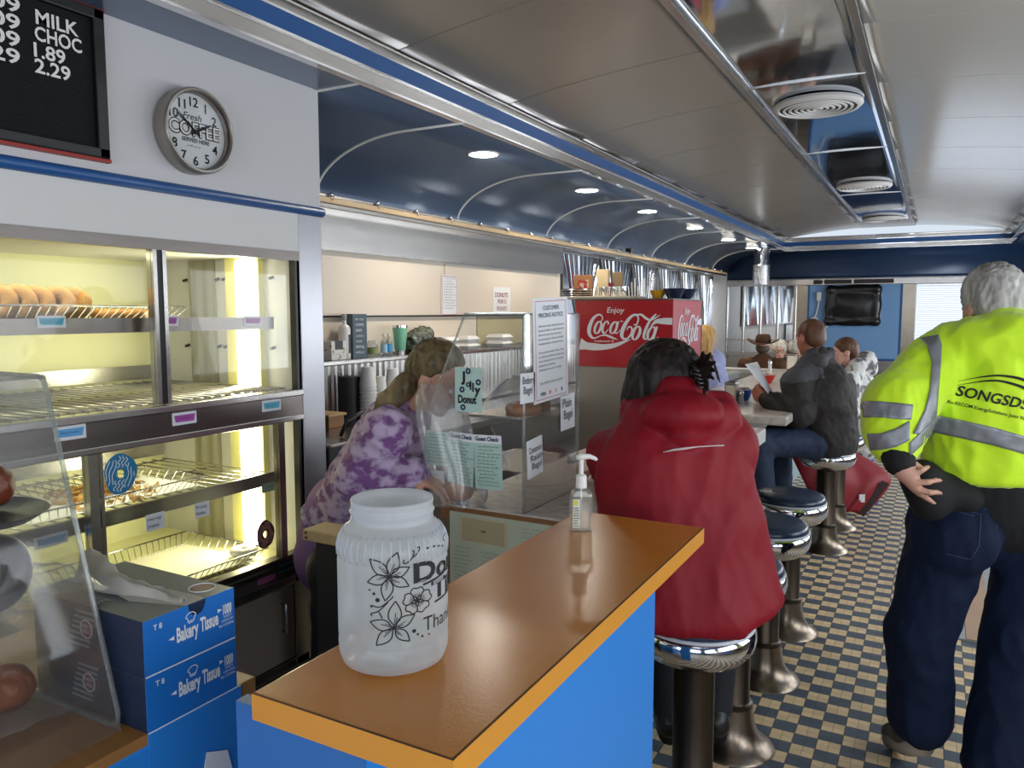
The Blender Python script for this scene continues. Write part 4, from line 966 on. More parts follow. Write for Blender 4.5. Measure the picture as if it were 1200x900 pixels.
# sheets, bag and bun on the counter end
c = atz(521, 594, CZ); bn = body('bread_bun', [ell((c.x+.01, c.y+.07, CZ+.045), (.055, .05, .042))], M('bun_crust', '#b0764a', .5, 0, .2, 20), None, .006, .02); tag(bn, 'round brown bun in a clear bag at the end of the lunch counter', 'bun')
rows = []
for i in range(15):
    row = []
    for j in range(24):
        a = 2*math.pi*j/23; u = i/14; rad = (.07+.02*noise.noise(V((math.cos(a)*2, math.sin(a)*2, u*3))))*(1-u)**.35+.02+.03*u
        row.append((c.x+.01+rad*math.cos(a)-.09*u*u, c.y+.07+rad*math.sin(a), CZ+.004+.3*u*u+.095*u))
    rows.append(row)
tag(MB().surf(rows).build('plastic_bag', clear_bag, smooth=True), 'tall clear plastic bag twisted up over the brown bun', 'bag')
o = MB().bb(-1.40, -1.33, 2.118, 2.12, CZ+.002, CZ+.13).build('paper_slip', paper); tag(o, 'white paper slip hanging below the guest checks behind the bag', 'paper')
# ================================================================== ACRYLIC SHIELD
sh = thing('acrylic_shield', 'clear acrylic sneeze guard with taped notes on the lunch counter', 'sneeze guard', (-1.25, 2.3, CZ))
YS, XS = 2.105, -1.115; ZTOP = 1.595
def pane(name, pts, t=.004):
    n_ = (V(pts[1])-V(pts[0])).cross(V(pts[2])-V(pts[0])).normalized()*t; return MB().prism(pts, n_).build(name, acrylic, sh)
side_pts = [(-1.36, YS, CZ), (XS, YS, CZ), (XS, YS, ZTOP), (-1.33, YS, ZTOP), (-1.475, YS, 1.27), (-1.475, YS, 1.16)]
pane('side_panel', side_pts); pane('front_panel', [(XS, YS, CZ), (XS, 2.52, CZ), (XS, 2.52, ZTOP), (XS, YS, ZTOP)])
pane('far_panel', [(-1.36, 2.52, CZ), (XS, 2.52, CZ), (XS, 2.52, ZTOP), (-1.33, 2.52, ZTOP), (-1.475, 2.52, 1.27), (-1.475, 2.52, 1.16)])
pane('top_panel', [(-1.33, YS, ZTOP), (XS, YS, ZTOP), (XS, 2.52, ZTOP), (-1.33, 2.52, ZTOP)])
eg = MB().tube(side_pts[2:]+side_pts[:1], .004, 6).tube([(XS, YS, CZ), (XS, YS, ZTOP)], .005, 6).tube([(XS, 2.52, CZ), (XS, 2.52, ZTOP)], .004, 6).tube([(XS, YS, ZTOP), (XS, 2.52, ZTOP)], .003, 6); eg.build('polished_edge', acrylic_edge, sh, smooth=True)
MB().bb(-1.40, XS-.01, YS+.03, 2.50, 1.245, 1.25).build('inner_shelf', acrylic, sh); MB().bb(-1.36, XS-.01, YS+.03, 2.50, 1.09, 1.094).build('inner_shelf', acrylic, sh)
MB().obox((-1.12, 2.50, 1.075), (.012, .03, .012)).build('hinge_clip', clear_plastic, sh)
def on_side(px, py): return aty(px, py, YS-.006)
def on_front(px, py): return atx(px, py, XS+.006)
XD, YD, ZD = (1, 0, 0), (0, 1, 0), (0, 0, 1)
def card(name, lab, cat, p0, xd, w, h, m, tilt=0, grp=None):
    """sheet hanging from its upper left corner p0"""
    xd = V(xd); R_ = Matrix.Rotation(tilt, 3, xd.cross(V(ZD))); x_, z_ = R_ @ xd, R_ @ V(ZD); n_ = x_.cross(z_)
    o = MB().prism([p0, p0+x_*w, p0+x_*w-z_*h, p0-z_*h], -n_*.0008).build(name, m); tag(o, lab, cat, grp); return o, V(p0), x_, z_
def written(o, p0, x_, z_, items, m=ink, name='lettering'):
    mb = MB()
    for s, u, v, h, w, bold in items: text(mb, s, p0+x_*u-z_*v, x_, z_, h, w, bold, eps=.0016)
    return mb.build(name, m, o)
# Jolly Donut note
a, b = on_side(533, 430), on_side(565, 484); w, h = b.x-a.x, a.z-b.z
o, p0, x_, z_ = card('donut_note', 'pale green note reading Jolly Donut taped to the acrylic shield', 'note', a, XD, w, h, green_paper)
mb = MB()
for s, u, v, hh, bold in (('J', .24, .31, .21, .05), ('o', .42, .43, .15, .03), ('l', .56, .49, .19, .03), ('l', .65, .53, .19, .03), ('y', .73, .58, .19, .04), ('Donut', .12, .8, .17, .04)):
    text(mb, s, p0+x_*(u*w)-z_*(v*h), x_, z_, hh*h, (.68*w if s == 'Donut' else None), bold, eps=.0016)
mb.build('lettering', ink, o); mb = MB()
for u, v in ((.5, .08), (.87, .32), (.27, .5), (.3, .9)): mb.torus(p0+x_*(u*w)-z_*(v*h)+V((0, -.001, 0)), .007, .003, (0, 1, 0), 16, 6, .2)
mb.build('donut_doodles', navy_ink, o)
# guest checks
for i, (q0, q1, t_, lab) in enumerate((((498, 504), (528, 547), .0, 'leftmost of three, folded over and untitled'), ((527, 505), (557, 570), -.05, 'middle one of three'), ((556, 509), (588, 576), .03, 'rightmost of three'))):
    a, b = on_side(*q0), on_side(*q1); w, h = b.x-a.x, a.z-b.z
    a.y -= .0015*i
    o, p0, x_, z_ = card('guest_check', 'green handwritten guest check on the acrylic shield, ' + lab, 'guest check', a, XD, w, h, green_paper, t_, 'guest checks on the shield')
    mb = MB()
    if i: text(mb, 'Guest Check', p0+x_*(w*.06)-z_*(h*.105), x_, z_, h*.075, w*.86, .03, eps=.0026); mb.build('title', navy_ink, o)
    if i:
        hb = MB(); hb.prism([p0, p0+x_*w, p0+x_*w-z_*h*.15, p0-z_*h*.15], x_.cross(z_)*.0006); hb.build('white_heading', paper, o)
    mb = MB(); n_ = 12 if i else 9; scribble(mb, p0+x_*(w*.08)-z_*(h*(.18 if i else .04)), x_, z_, w*.85, n_, h*(.064 if i else .1), 10+i, .0011); mb.build('handwriting', ink, o)
    mb = MB()
    for k in range(n_): mb.prism([p0-z_*h*(.2+.062*k), p0+x_*w-z_*h*(.2+.062*k), p0+x_*w-z_*h*(.203+.062*k), p0-z_*h*(.203+.062*k)], x_.cross(z_)*.0004)
    mb.build('ruled_lines', M('green_rule_%d' % i, '#93b8ad', .7), o)
a = on_side(500, 550); o, p0, x_, z_ = card('paper_note', 'translucent white handwritten note under the leftmost guest check', 'note', a, XD, .07, .065, paper); mb = MB(); scribble(mb, p0+x_*.012-z_*.008, x_, z_, .045, 4, .014, 3, .0008); mb.build('handwriting', M('faint_pencil', '#a5a5a5', .8), o)
# pricing notice and bagel names on the front panel
a, b = on_front(624, 350), on_front(664, 466); w, h = b.y-a.y, a.z-b.z
o, p0, x_, z_ = card('pricing_notice', 'tall white customer pricing notice taped above the acrylic shield front', 'notice', a, YD, w, h, paper, .04)
written(o, p0, x_, z_, [('CUSTOMER', w*.27, h*.115, h*.042, w*.46, .0), ('PRICING NOTICE', w*.15, h*.185, h*.042, w*.70, .0), ('VISA', w*.17, h*.935, h*.032, w*.16, .02)], navy_ink)
ln_ = ['All prices listed, advertised and', 'quoted reflect a cash discount', 'discount incentive and may', 'be pricing for cash and debit', 'standard gift card purchases.', '', 'Any purchase made with a credit', 'or debit card will not receive the', 'cash discount and a non-cash', 'adjustment will be', 'displayed on your receipt.']
it = [(s, w*.14, h*(.275+.042*k), h*.019, w*min(.72, .025*len(s)), 0) for k, s in enumerate(ln_) if s]
written(o, p0, x_, z_, it, ink, 'print_or_reflection'); written(o, p0, x_, z_, [('PAY WITH CASH & SAVE!', w*.16, h*.83, h*.026, w*.66, .0)], M('green_print', '#5f9c7a', .7), 'green_line')
mb = MB()
for q0, q1 in (((.06, .03), (.94, .03)), ((.94, .03), (.94, .97)), ((.06, .97), (.94, .97)), ((.06, .03), (.06, .97))):
    vs, fs = ribbon([(q0[0]*w, -q0[1]*h), (q1[0]*w, -q1[1]*h)], .002); flat(mb, vs, fs, p0, x_, z_, .0014)
mb.build('red_border', M('red_border_line', '#c9525a', .7), o)
for u, cc in ((.45, '#d9642a'), (.62, '#e0a5a0'), (.8, '#2f66b5')):
    MB().obox(p0+x_*(w*u)-z_*(h*.92), (.0006, .006, .006)).build('card_mark', M('card_mark_%d' % int(u*100), cc, .6), o)
for q0, q1, ls, lab, t_ in (((610, 438), (627, 470), ['Blueberry', 'Bagel'], 'white note reading Blueberry Bagel left of the pricing notice', -.02), ((657, 464), (673, 501), ['Plain', 'Bagel'], 'white note reading Plain Bagel at the right edge of the shield', .03), ((617, 518), (635, 556), ['Cinnamon', 'Raisin', 'Bagel'], 'white note reading Cinnamon Raisin Bagel, lowest on the shield', .08)):
    a, b = on_front(*q0), on_front(*q1); w, h = b.y-a.y, a.z-b.z; o, p0, x_, z_ = card('bagel_note', lab, 'note', a, YD, w, h, paper, t_, 'bagel notes on the shield')
    k = len(ls); written(o, p0, x_, z_, [(s, w*(.12+.08*i), h*(.36+(.62/k)*i*1.05), h*.5/k, w*(.8 if len(s) > 5 else .62), 0) for i, s in enumerate(ls)])
# bagels behind the shield
for i, (px, py, z, lab) in enumerate(((628, 486, 1.25, 'lying nearest on the upper shelf'), (640, 482, 1.25, 'lying behind on the upper shelf'))):
    c = aty(px, py, 2.3+.1*i); mb = MB().torus((XS-.09-.02*i, 2.27+.12*i, z+.026), .036, .026, n=28, m=12, sq=.9)
    tag(mb.build('bagel', M('bagel_crust_%d' % i, '#a9683a', .4, 0, .2, 25), smooth=True), 'brown bagel inside the acrylic shield, ' + lab, 'bagel', 'bagels inside the shield')
bag('plastic_bag', (-1.27, 2.32, 1.264), .08, .12, .12, 'clear wrapped tray of pastry on the upper shelf behind the shield', 21, 'bag')
o = MB().bb(-1.36, -1.16, 2.16, 2.47, 1.252, 1.262).build('metal_pan', steel, bevel=.004); tag(o, 'thin stainless baking sheet on the upper shelf inside the shield', 'pan')
# ================================================================== LUNCH COUNTER, FAR PIECE
fc = thing('lunch_counter', 'far pale marble lunch counter where the man in the dark jacket sits', 'counter', (-1.15, 6.6, 0), 'marble lunch counters')
MB().bb(-1.62, -.77, 4.88, 8.98, CZ-.06, CZ).build('counter_top', marble, fc, bevel=.012)
MB().bb(-1.58, -1.14, 4.98, 8.9, .1, CZ-.06).build('cabinet', M('grey_counter_front', '#8d8f92', .3, .6), fc); MB().bb(-1.57, -1.12, 5.0, 8.89, 0, .2).build('kick_tiles', tile_blue, fc)
# things on the far counter
def dispenser(px, py, lab, h=.15, w=.1, d=.08):
    c = atz(px, py, CZ); t = thing('napkin_dispenser', lab, 'dispenser', (c.x, c.y, CZ), 'napkin dispensers on the far counter')
    MB().bb(c.x-d/2, c.x+d/2, c.y-w/2, c.y+w/2, CZ, CZ+h).build('housing', chromeworn, t, bevel=.012)
    MB().bb(c.x-d*.36, c.x+d*.36, c.y-w/2-.003, c.y-w/2+.01, CZ+.02, CZ+h*.85).build('napkins', M('cream_napkins', '#e6dfd0', .8), t); MB().bb(c.x-d/2-.002, c.x+d/2+.002, c.y-w/2-.002, c.y+w/2+.002, CZ+h*.9, CZ+h).build('lid', chrome, t, bevel=.01)
dispenser(857, 472, 'cream-faced napkin dispenser left of the blue bowl on the far counter'); dispenser(928, 434, 'chrome napkin dispenser beside the dark-jacketed man, farther along', .19, .13, .11)
def shaker(px, py, lab, h=.09):
    c = atz(px, py, CZ); t = thing('salt_shaker', lab, 'shaker', (c.x, c.y, CZ), 'shakers on the far counter')
    MB().lathe([(0, 0), (.02, 0), (.022, .01), (.018, h*.5), (.02, h*.72), (0, h*.72)], (c.x, c.y, CZ), 16).build('glass_body', M('white_filled_glass', '#cfd2d2', .15), t, smooth=40)
    MB().lathe([(.021, h*.72), (.021, h*.85), (.012, h), (0, h*1.02)], (c.x, c.y, CZ), 16).build('chrome_cap', chrome, t, smooth=40)
shaker(868, 472, 'small shaker just left of the blue bowl'); shaker(846, 475, 'small shaker left of the cream-faced napkin dispenser'); shaker(902, 436, 'chrome-capped shaker behind the red bowl', .13)
def bowl(px, py, r, h, m, lab, full=True):
    c = atz(px, py, CZ); t = thing('bowl', lab, 'bowl', (c.x, c.y, CZ))
    MB().lathe([(0, 0), (r*.55, 0), (r*.6, .006), (r*.85, h*.5), (r, h), (r*.95, h), (r*.8, h*.5), (0, .01)], (c.x, c.y, CZ), 28).build('bowl_body', m, t, smooth=40)
    if full:
        for k in range(9):
            a = k*2.4; q = r*.62*math.sqrt(k/9); cc = V((c.x+q*math.cos(a), c.y+q*math.sin(a), CZ+h*.85+.012*(k % 2)))
            tag(MB().lathe([(0, 0), (.014, 0), (.018, .02), (.02, .022), (0, .022)], cc, 10).build('creamer_cup', white, smooth=40), 'small white creamer cup in the ' + lab.split(' bowl')[0] + ' bowl', 'creamer', 'creamers in the ' + lab.split(' bowl')[0] + ' bowl')
bowl(872, 469, .055, .075, M('royal_blue_bowl', '#1f5cb0', .3), 'blue bowl of creamer cups on the far counter'); bowl(897, 449, .085, .075, M('red_bowl', '#c22a22', .3), 'red bowl of creamer cups on the far counter')
c = atz(852, 479, CZ); o = MB().obox((c.x, c.y, CZ+.012), (.06, .08, .011), rotz(.3)).build('folded_napkin', white, bevel=.006); tag(o, 'folded white napkin at the near edge of the far counter', 'napkin')
c = atz(912, 465, CZ); o = MB().obox((c.x, c.y, CZ+.006), (.05, .06, .005), rotz(.5)).build('folded_napkin', white, bevel=.003); tag(o, 'white napkin under the forearm of the man in the dark jacket', 'napkin')
def lerp_(a, b, t): return V(a)*(1-t)+V(b)*t
# ================================================================== STOOLS
def make_stool(lab):
    t = thing('counter_stool', lab, 'stool', (0, 0, 0), 'chrome counter stools'); h = .026
    MB().lathe([(.155, 0), (.15, .008), (.125, .025), (.1, .05), (.085, .085), (.078, .12), (.074, .16)], (0, 0, 0), 40).build('base', base_metal, t, smooth=True)
    MB().lathe([(.074, .155), (.0745, .17), (.066, .175), (.062, .18), (.062, .56)], (0, 0, 0), 32).build('pole', pole_steel, t, smooth=45)
    MB().lathe([(.062, .528), (.11, .532), (.15, .548), (.175, .578), (.181, .605), (.178, .63), (.168, .64)], (0, 0, h), 48).build('seat_shell', chrome, t, smooth=True)
    MB().torus((0, 0, .64+h), .169, .006, n=48, m=8).build('piping', white_pipe, t, smooth=True)
    MB().lathe([(.168, .64), (.17, .655), (.162, .672), (.14, .682), (.08, .688), (0, .69)], (0, 0, h), 44).build('cushion', navy_vinyl, t, smooth=True)
    return t
sy = [2.25, 2.785, 3.385, 3.965, 5.49, 6.12]
sl = ['stool under the woman in the red jacket, nearest of the row', 'stool just beyond the red jacket, second of the row, seat hidden', 'empty stool partly behind the red jacket, third of the row', 'empty blue-topped stool in plain view, fourth of the row', 'stool the man in the dark jacket sits on', 'stool under the draped red coat, farthest of the row']
S0 = make_stool(sl[0]); S0.location = (-.6, sy[0], 0)
for y, l in list(zip(sy, sl))[1:]: dup(S0, (-.6, y, 0), rng.rand(), l)
# red coat laid over the farthest stool
red_cloth = M('red_coat_cloth', '#8a0f1b', .65, 0, .1, 6, .15, 60)
le = cat_rom([tuple(p) for p in (P(928, 534, 6.02), P(938, 556, 5.9), P(950, 578, 5.9), P(966, 594, 5.93))], 5)
re_ = cat_rom([tuple(p) for p in (P(1000, 530, 6.25), P(1030, 547, 6.1), P(1043, 566, 5.98), P(1012, 604, 5.93))], 5)
rows = []
for i, (a, b) in enumerate(zip(le, re_)):
    a, b = V(a), V(b); vd = ((a+b)/2-C0).normalized(); row = []
    for j in range(25):
        u = j/24; w = math.sin(math.pi*u); fd = .022*math.sin(u*15+i*.25)+.02*noise.noise(V((u*5, i*.25, 2)))
        row.append(lerp_(a, b, u)-vd*(.10*w+fd*w)+V((0, 0, .012*w*math.sin(u*11+i*.4))))
    rows.append(row)
rc = MB().surf(rows).build('red_coat', red_cloth, smooth=True, solid=.014); tag(rc, 'red coat draped over the stool beyond the dark-jacketed man', 'coat')
vd = (P(985, 565, 6.1)-C0).normalized()
MB().prism([P(1042, 567, 5.955), P(1012, 606, 5.90), P(1005, 600, 5.88), P(1034, 563, 5.90)], (vd*.006)).build('dark_lining', M('dark_coat_lining', '#2a1216', .7), rc)
MB().obox(P(1010, 584, 5.84), (.022, .003, .03), rotz(.5)).build('white_care_label', paper, rc)

# ================================================================== BACK BAR
bb_ = thing('back_bar', 'stainless back bar with cream panels and ribbed metal splashback', 'counter', (-2.7, 4.3, 0))
MB().bb(XL, XL+.02, 2.42, 4.3, 1.58, 1.93).build('cream_panel', beige_panel, bb_); MB().bb(XL, XL+.022, 4.31, 6.1, 1.585, 1.92).build('cream_panel', beige_panel, bb_)
MB().bb(XL+.02, XL+.03, 2.42, 6.1, 1.572, 1.582).build('panel_rail', black, bb_)
MB().bb(XL, XL+.012, 2.42, 4.72, 1.36, 1.575).build('niche_lining', beige_panel, bb_)
MB().bb(XL, XL+.012, 4.74, 7.0, 1.36, 1.575).build('niche_lining', M('khaki_lining', '#b5aa80', .5), bb_)
MB().bb(XL, XL+.2, 2.42, 7.0, 1.325, 1.35).build('shelf', steel, bb_, bevel=.006)
rows = [[(XL+.05+.012*math.sin(y*115), y, z) for y in np.arange(2.42, 7.0, .007)] for z in (.98, 1.33)]
MB().surf(rows).build('ribbed_splashback', steel, bb_, smooth=True)
MB().bb(XL, -2.32, 2.89, 7.0, .92, .965).build('work_top', steel, bb_, bevel=.006); MB().bb(XL, -2.34, 2.89, 7.0, 0, .92).build('cabinet', dark_steel, bb_)
# patterned stainless panels farther along
pt = MB()
for k in range(6):
    y0 = 6.15+.86*k; pt.bb(XL+.026, XL+.032, y0, y0+.84, 1.36, 2.12)
    for q in range(9):
        u = (q-4)/4; pt.tube([(XL+.034, y0+.42+u*.08, 1.38), (XL+.034, y0+.42+u*.40, 2.11)], .008, 5)
o = pt.build('sunburst_panel', M('embossed_stainless', '#bfc3c8', .16, 1, .05, 5)); tag(o, 'embossed sunburst stainless panels on the wall behind the drinks cooler', 'wall panel')
def wallpaper_sheet(q0, q1, lab, title, m=paper):
    a, b = atx(*q0, XL+.0245), atx(*q1, XL+.0245); w, h = b.y-a.y, a.z-b.z; o, p0, x_, z_ = card('wall_notice', lab, 'notice', a, YD, w, h, m); return o, p0, x_, z_, w, h
o, p0, x_, z_, w, h = wallpaper_sheet((517, 322), (536, 370), 'white printed notice with a red border on the cream wall panel', 0)
mb = MB(); scribble(mb, p0+x_*(w*.14)-z_*(h*.05), x_, z_, w*.74, 12, h*.066, 2, .0016); mb.build('print_or_reflection', ink, o)
mb = MB()
for q0, q1 in (((.05, .03), (.95, .03)), ((.95, .03), (.95, .97)), ((.05, .97), (.95, .97)), ((.05, .03), (.05, .97))):
    vs, fs = ribbon([(q0[0]*w, -q0[1]*h), (q1[0]*w, -q1[1]*h)], .005); flat(mb, vs, fs, p0, x_, z_, .0014)
mb.build('red_border', M('pink_border_line', '#cf8f8f', .7), o)
o, p0, x_, z_, w, h = wallpaper_sheet((578, 336), (598, 367), 'white handwritten donuts sign on the cream wall panel', 0)
written(o, p0, x_, z_, [('DONUTS', w*.1, h*.38, h*.17, w*.75, .01), ('FOR U', w*.25, h*.62, h*.15, w*.5, .01), ('REQUEST', w*.2, h*.88, h*.14, w*.6, .0)], M('red_marker', '#94423f', .7))
# things on the back-bar shelf
SZ = 1.351; SX = XL+.11
def shelf_at(px): c = atx(px, 415, SX); return V((SX, c.y, SZ))
c = shelf_at(388); t = thing('tissue_carton', 'white patterned facial tissue box at the left end of the shelf', 'box', c)
MB().bb(c.x-.055, c.x+.055, c.y-.058, c.y+.058, c.z, c.z+.1).build('carton', M('white_speckled_carton', '#e8e4de', .5, col2='#6d6a66', vs=60, cr=(.6, .66)), t, bevel=.002)
MB().bb(c.x+.0552, c.x+.0562, c.y-.03, c.y+.03, c.z+.055, c.z+.1005).bb(c.x-.03, c.x+.056, c.y-.03, c.y+.03, c.z+.1, c.z+.1005).build('opening', black, t)
c = shelf_at(404); t = thing('spray_bottle', 'tall white bottle beside the slate-blue sign', 'bottle', c)
MB().lathe([(0, 0), (.03, 0), (.032, .006), (.032, .16), (.026, .175), (.013, .184), (.012, .205), (0, .205)], c, 24).build('bottle_body', white, t, smooth=40); MB().cyl(c+V((0, 0, .205)), c+V((0, 0, .24)), .014, n=16).build('cap', M('grey_cap', '#a9a39c', .4), t, smooth=40); MB().bb(c.x+.0315, c.x+.0325, c.y-.004, c.y+.012, c.z+.03, c.z+.13).build('label', black, t)
c = shelf_at(418); t = thing('shelf_sign', 'slate-blue box sign with white lettering on the shelf', 'sign', c)
MB().obox(c+V((0, 0, .12)), (.03, .05, .12), rotz(-.15)).build('sign_block', M('slate_blue_sign', '#4d5f6c', .5), t)
R_ = rotz(-.15); q = c+R_ @ V((.0305, -.04, 0)); mb = MB()
for k, (s_, hh) in enumerate((('MAY YOUR', .011), ('COFFEE', .013), ('taste', .018), ('AS GOOD AS', .010), ('YOUR', .011), ('baking', .018), ('SMELLS', .012))): text(mb, s_, q+R_ @ V((0, .008, .205-.03*k)), R_ @ V((0, 1, 0)), ZD, hh, .058 if len(s_) > 5 else .045)
mb.build('lettering', paper, t)
c = shelf_at(436); t = thing('small_jar', 'small round glass jar with a green label on the shelf', 'jar', c); MB().lathe([(0, 0), (.03, 0), (.036, .02), (.036, .055), (.026, .075), (.02, .09), (0, .09)], c, 24).build('jar_body', clear_plastic, t, smooth=40); MB().lathe([(.0365, .015), (.0368, .05)], c, 24).build('label', M('green_label', '#8f9c5c', .5), t, smooth=True)
for px, m_, lab in ((450, M('pale_blue_label', '#a9cfe6', .5), 'small clear bottle with a pale blue label'), (456, M('bright_blue_label', '#3d9fd6', .5), 'small clear bottle with a bright blue label, next to the mint tumbler')):
    c = shelf_at(px); t = thing('small_bottle', lab, 'bottle', c, 'small bottles by the tumbler'); MB().lathe([(0, 0), (.019, 0), (.02, .005), (.02, .075), (.01, .09), (.008, .11), (0, .11)], c, 20).build('bottle_body', clear_plastic, t, smooth=40); MB().lathe([(.0205, .02), (.0205, .065)], c, 20).build('label', m_, t, smooth=True); MB().cyl(c+V((0, 0, .11)), c+V((0, 0, .125)), .009, n=14).build('cap', white, t)
c = shelf_at(469); t = thing('tumbler', 'mint green insulated tumbler on the shelf', 'tumbler', c); MB().lathe([(0, .02), (.03, .02), (.032, .03), (.044, .15), (.044, .165), (0, .165)], c, 28).build('tumbler_body', M('mint_green_enamel', '#7fc4a4', .4), t, smooth=40); MB().lathe([(.03, 0), (.031, .022), (0, .022), (0, 0)], c, 24).build('steel_base', steel, t, smooth=40); MB().lathe([(.0445, .158), (.045, .172), (0, .174)], c, 28).build('lid', chrome, t, smooth=40)
c = shelf_at(491); tag(body('bagged_supplies', [ell(c+V((0, 0, .07)), (.06, .1, .07)), ell(c+V((0, .05, .1)), (.05, .06, .055)), ell(c+V((0, -.05, .05)), (.055, .06, .05))], M('crinkled_green_bag', '#6b7060', .25, 0, .5, 30, .6, 40, col2='#20261e', cr=(.35, .65)), None, .006, .03, wr=[(.012, 25), (.006, 50)]), 'crinkled dark bag of supplies right of the mint tumbler', 'bag')
for i, (px, lab, zz) in enumerate(((520, 'left stack of white takeout boxes behind the shield', 0), (545, 'middle white takeout box behind the shield', 0), (585, 'right stack of white takeout boxes behind the shield', 0))):
    c = atx(px, 412, SX); t = thing('takeout_box', lab, 'box', (SX, c.y, SZ), 'foam takeout boxes on the shelf')
    for k in range(2): MB().lathe([(.08, .045*k+.001), (.105, .022+.045*k), (.108, .024+.045*k), (.08, .045+.045*k), (0, .046+.045*k)], (SX, c.y, SZ), 4, rotz(math.pi/4)).build('foam_box', white, t)
# on the work top: cups, coffee equipment
def cup_stack(px, pytop, n_, r, lab, m=white):
    c = atx(px, 440, -2.62); zt = atx(px, pytop, -2.62).z; z = .966; t = thing('cup_stack', lab, 'cups', (-2.62, c.y, z), 'stacks of cups on the back bar'); mb = MB(); H_ = zt-z-.1
    for k in range(n_): q = z+H_*k/n_; mb.lathe([(r, q), (r*1.04, q+.004), (r*.99, q+.008)], (-2.62, c.y, 0), 28)
    mb.build('stacked_rims', m, t, smooth=40); MB().lathe([(r, z+H_), (r*.98, z+H_+.005), (r*.7, zt), (0, zt)], (-2.62, c.y, 0), 28).build('top_cup', m, t, smooth=40); MB().cyl((-2.62, c.y, z), (-2.62, c.y, z+H_), r*.94, n=24).build('cup_sleeve', m, t, smooth=40)
cup_stack(431, 430, 12, .047, 'tallest stack of upside-down white foam cups'); cup_stack(446, 441, 8, .036, 'short narrow stack of white cups beside the tallest stack'); cup_stack(460, 432, 8, .042, 'stack of pale paper cups behind the ponytail')
o = MB().cyl((-2.68, 2.95, .966), (-2.68, 2.95, 1.26), .06, n=28).build('dark_gap_cylinder', M('charcoal_gap_shade', '#2c2a2b', .5), smooth=40); c = atx(413, 450, -2.7); o.location = (-2.72, c.y, .966); tag(o, 'tall dark cylinder standing for the shaded gap left of the tallest cup stack', 'cylinder')  # cylinder added; its charcoal colour stands in for a dark gap
c = atx(391, 480, -2.55); t = thing('filter_box', 'tan wooden box of filters at the left end of the back bar', 'box', (-2.6, c.y, 1.03)); MB().bb(-2.66, -2.52, c.y-.07, c.y+.04, 1.045, 1.10).build('box_body', M('tan_wood_box', '#a8743f', .5), t, bevel=.003); MB().bb(-2.67, -2.51, c.y-.08, c.y+.05, 1.10, 1.112).build('rim', M('pale_wood_rim', '#c9a878', .5), t, bevel=.003)
cm = thing('coffee_brewer', 'black coffee brewer between the case and the woman in purple', 'coffee machine', (-2.4, 2.75, 0))
MB().bb(-2.68, -2.22, 2.43, 2.86, .0, 1.03).build('machine_body', black, cm, bevel=.01); MB().bb(-2.69, -2.2, 2.425, 2.87, 1.03, 1.045).build('steel_top', steel, cm, bevel=.004)
mb = MB()
for k in range(5): mb.bb(-2.221, -2.216, 2.46, 2.84, .5+.1*k, .506+.1*k)
for k in range(4): mb.cyl((-2.22, 2.50+.1*k, .86), (-2.2, 2.50+.1*k, .86), .02, n=16)
mb.build('knobs_and_grooves', M('gunmetal', '#3c3d42', .3, .8), cm, smooth=40)
MB().tube([(-2.2, 2.52, .95), (-2.18, 2.56, .93), (-2.17, 2.60, .915)], .007, 8).build('red_lever', M('pink_red_handle', '#c0504d', .4), cm, smooth=True)
MB().tube([(-2.3, 2.6, 1.05), (-2.28, 2.62, 1.12), (-2.28, 2.75, 1.15), (-2.28, 2.8, 1.12), (-2.3, 2.83, 1.05)], .009, 8).build('hose', black, cm, smooth=True)
# wooden gate top left of the jar
g0 = atz(385, 620, 1.0); t = thing('gate_board', 'bare wooden board end just left of the tip jar', 'board', (g0.x, g0.y, 0))
MB().obox((g0.x+.03, g0.y, .988), (.085, .045, .016)).build('board', plank_wood, t, bevel=.004)
mb = MB()
for k in (-.006, .008): mb.cyl((g0.x-.04+.0, g0.y-.046, .988+k), (g0.x-.04, g0.y-.0475, .988+k), .004, n=10)
mb.build('nail_head', black, t); MB().bb(g0.x-.02, g0.x+.1, g0.y-.03, g0.y+.03, 0, .973).build('dark_support', M('dark_cabinet_wood', '#1d1613', .6), t)
# ================================================================== COKE COOLER
kx0, kx1, ky0, ky1 = -2.28, -1.56, 5.1, 5.84; kz0, kz1 = 1.215, 1.683
kk = thing('drinks_cooler', 'red-topped steel drinks cooler reading Enjoy Coca-Cola', 'cooler', ((kx0+kx1)/2, (ky0+ky1)/2, 0))
cred = M('cola_red_enamel', '#b51222', .22, 0, .06, 3, .02, 60, coat=.4); cred2 = M('cola_red_side', '#b8303a', .35, 0, .05, 3)
MB().bb(kx0, kx1, ky0+.004, ky1, .12, kz0).build('steel_body', M('cooler_stainless', '#a49d92', .35, .55, .12, 2, .03, 40), kk, bevel=.004); MB().bb(kx0+.02, kx1-.02, ky0+.03, ky1, 0, .12).build('plinth', black, kk)
MB().bb(kx0, kx1-.003, ky0, ky1-.004, kz0, kz1).build('red_front', cred, kk); MB().bb(kx1-.003, kx1, ky0, ky1-.03, kz0-.12, kz1).build('red_side', cred2, kk)
MB().bb(kx0, kx1, ky0-.004, ky1, kz1, kz1+.012).build('top_trim', dark_steel, kk, bevel=.002); MB().bb(kx1-.02, kx1+.001, ky1-.03, ky1, .12, kz1).build('dark_corner', black, kk)
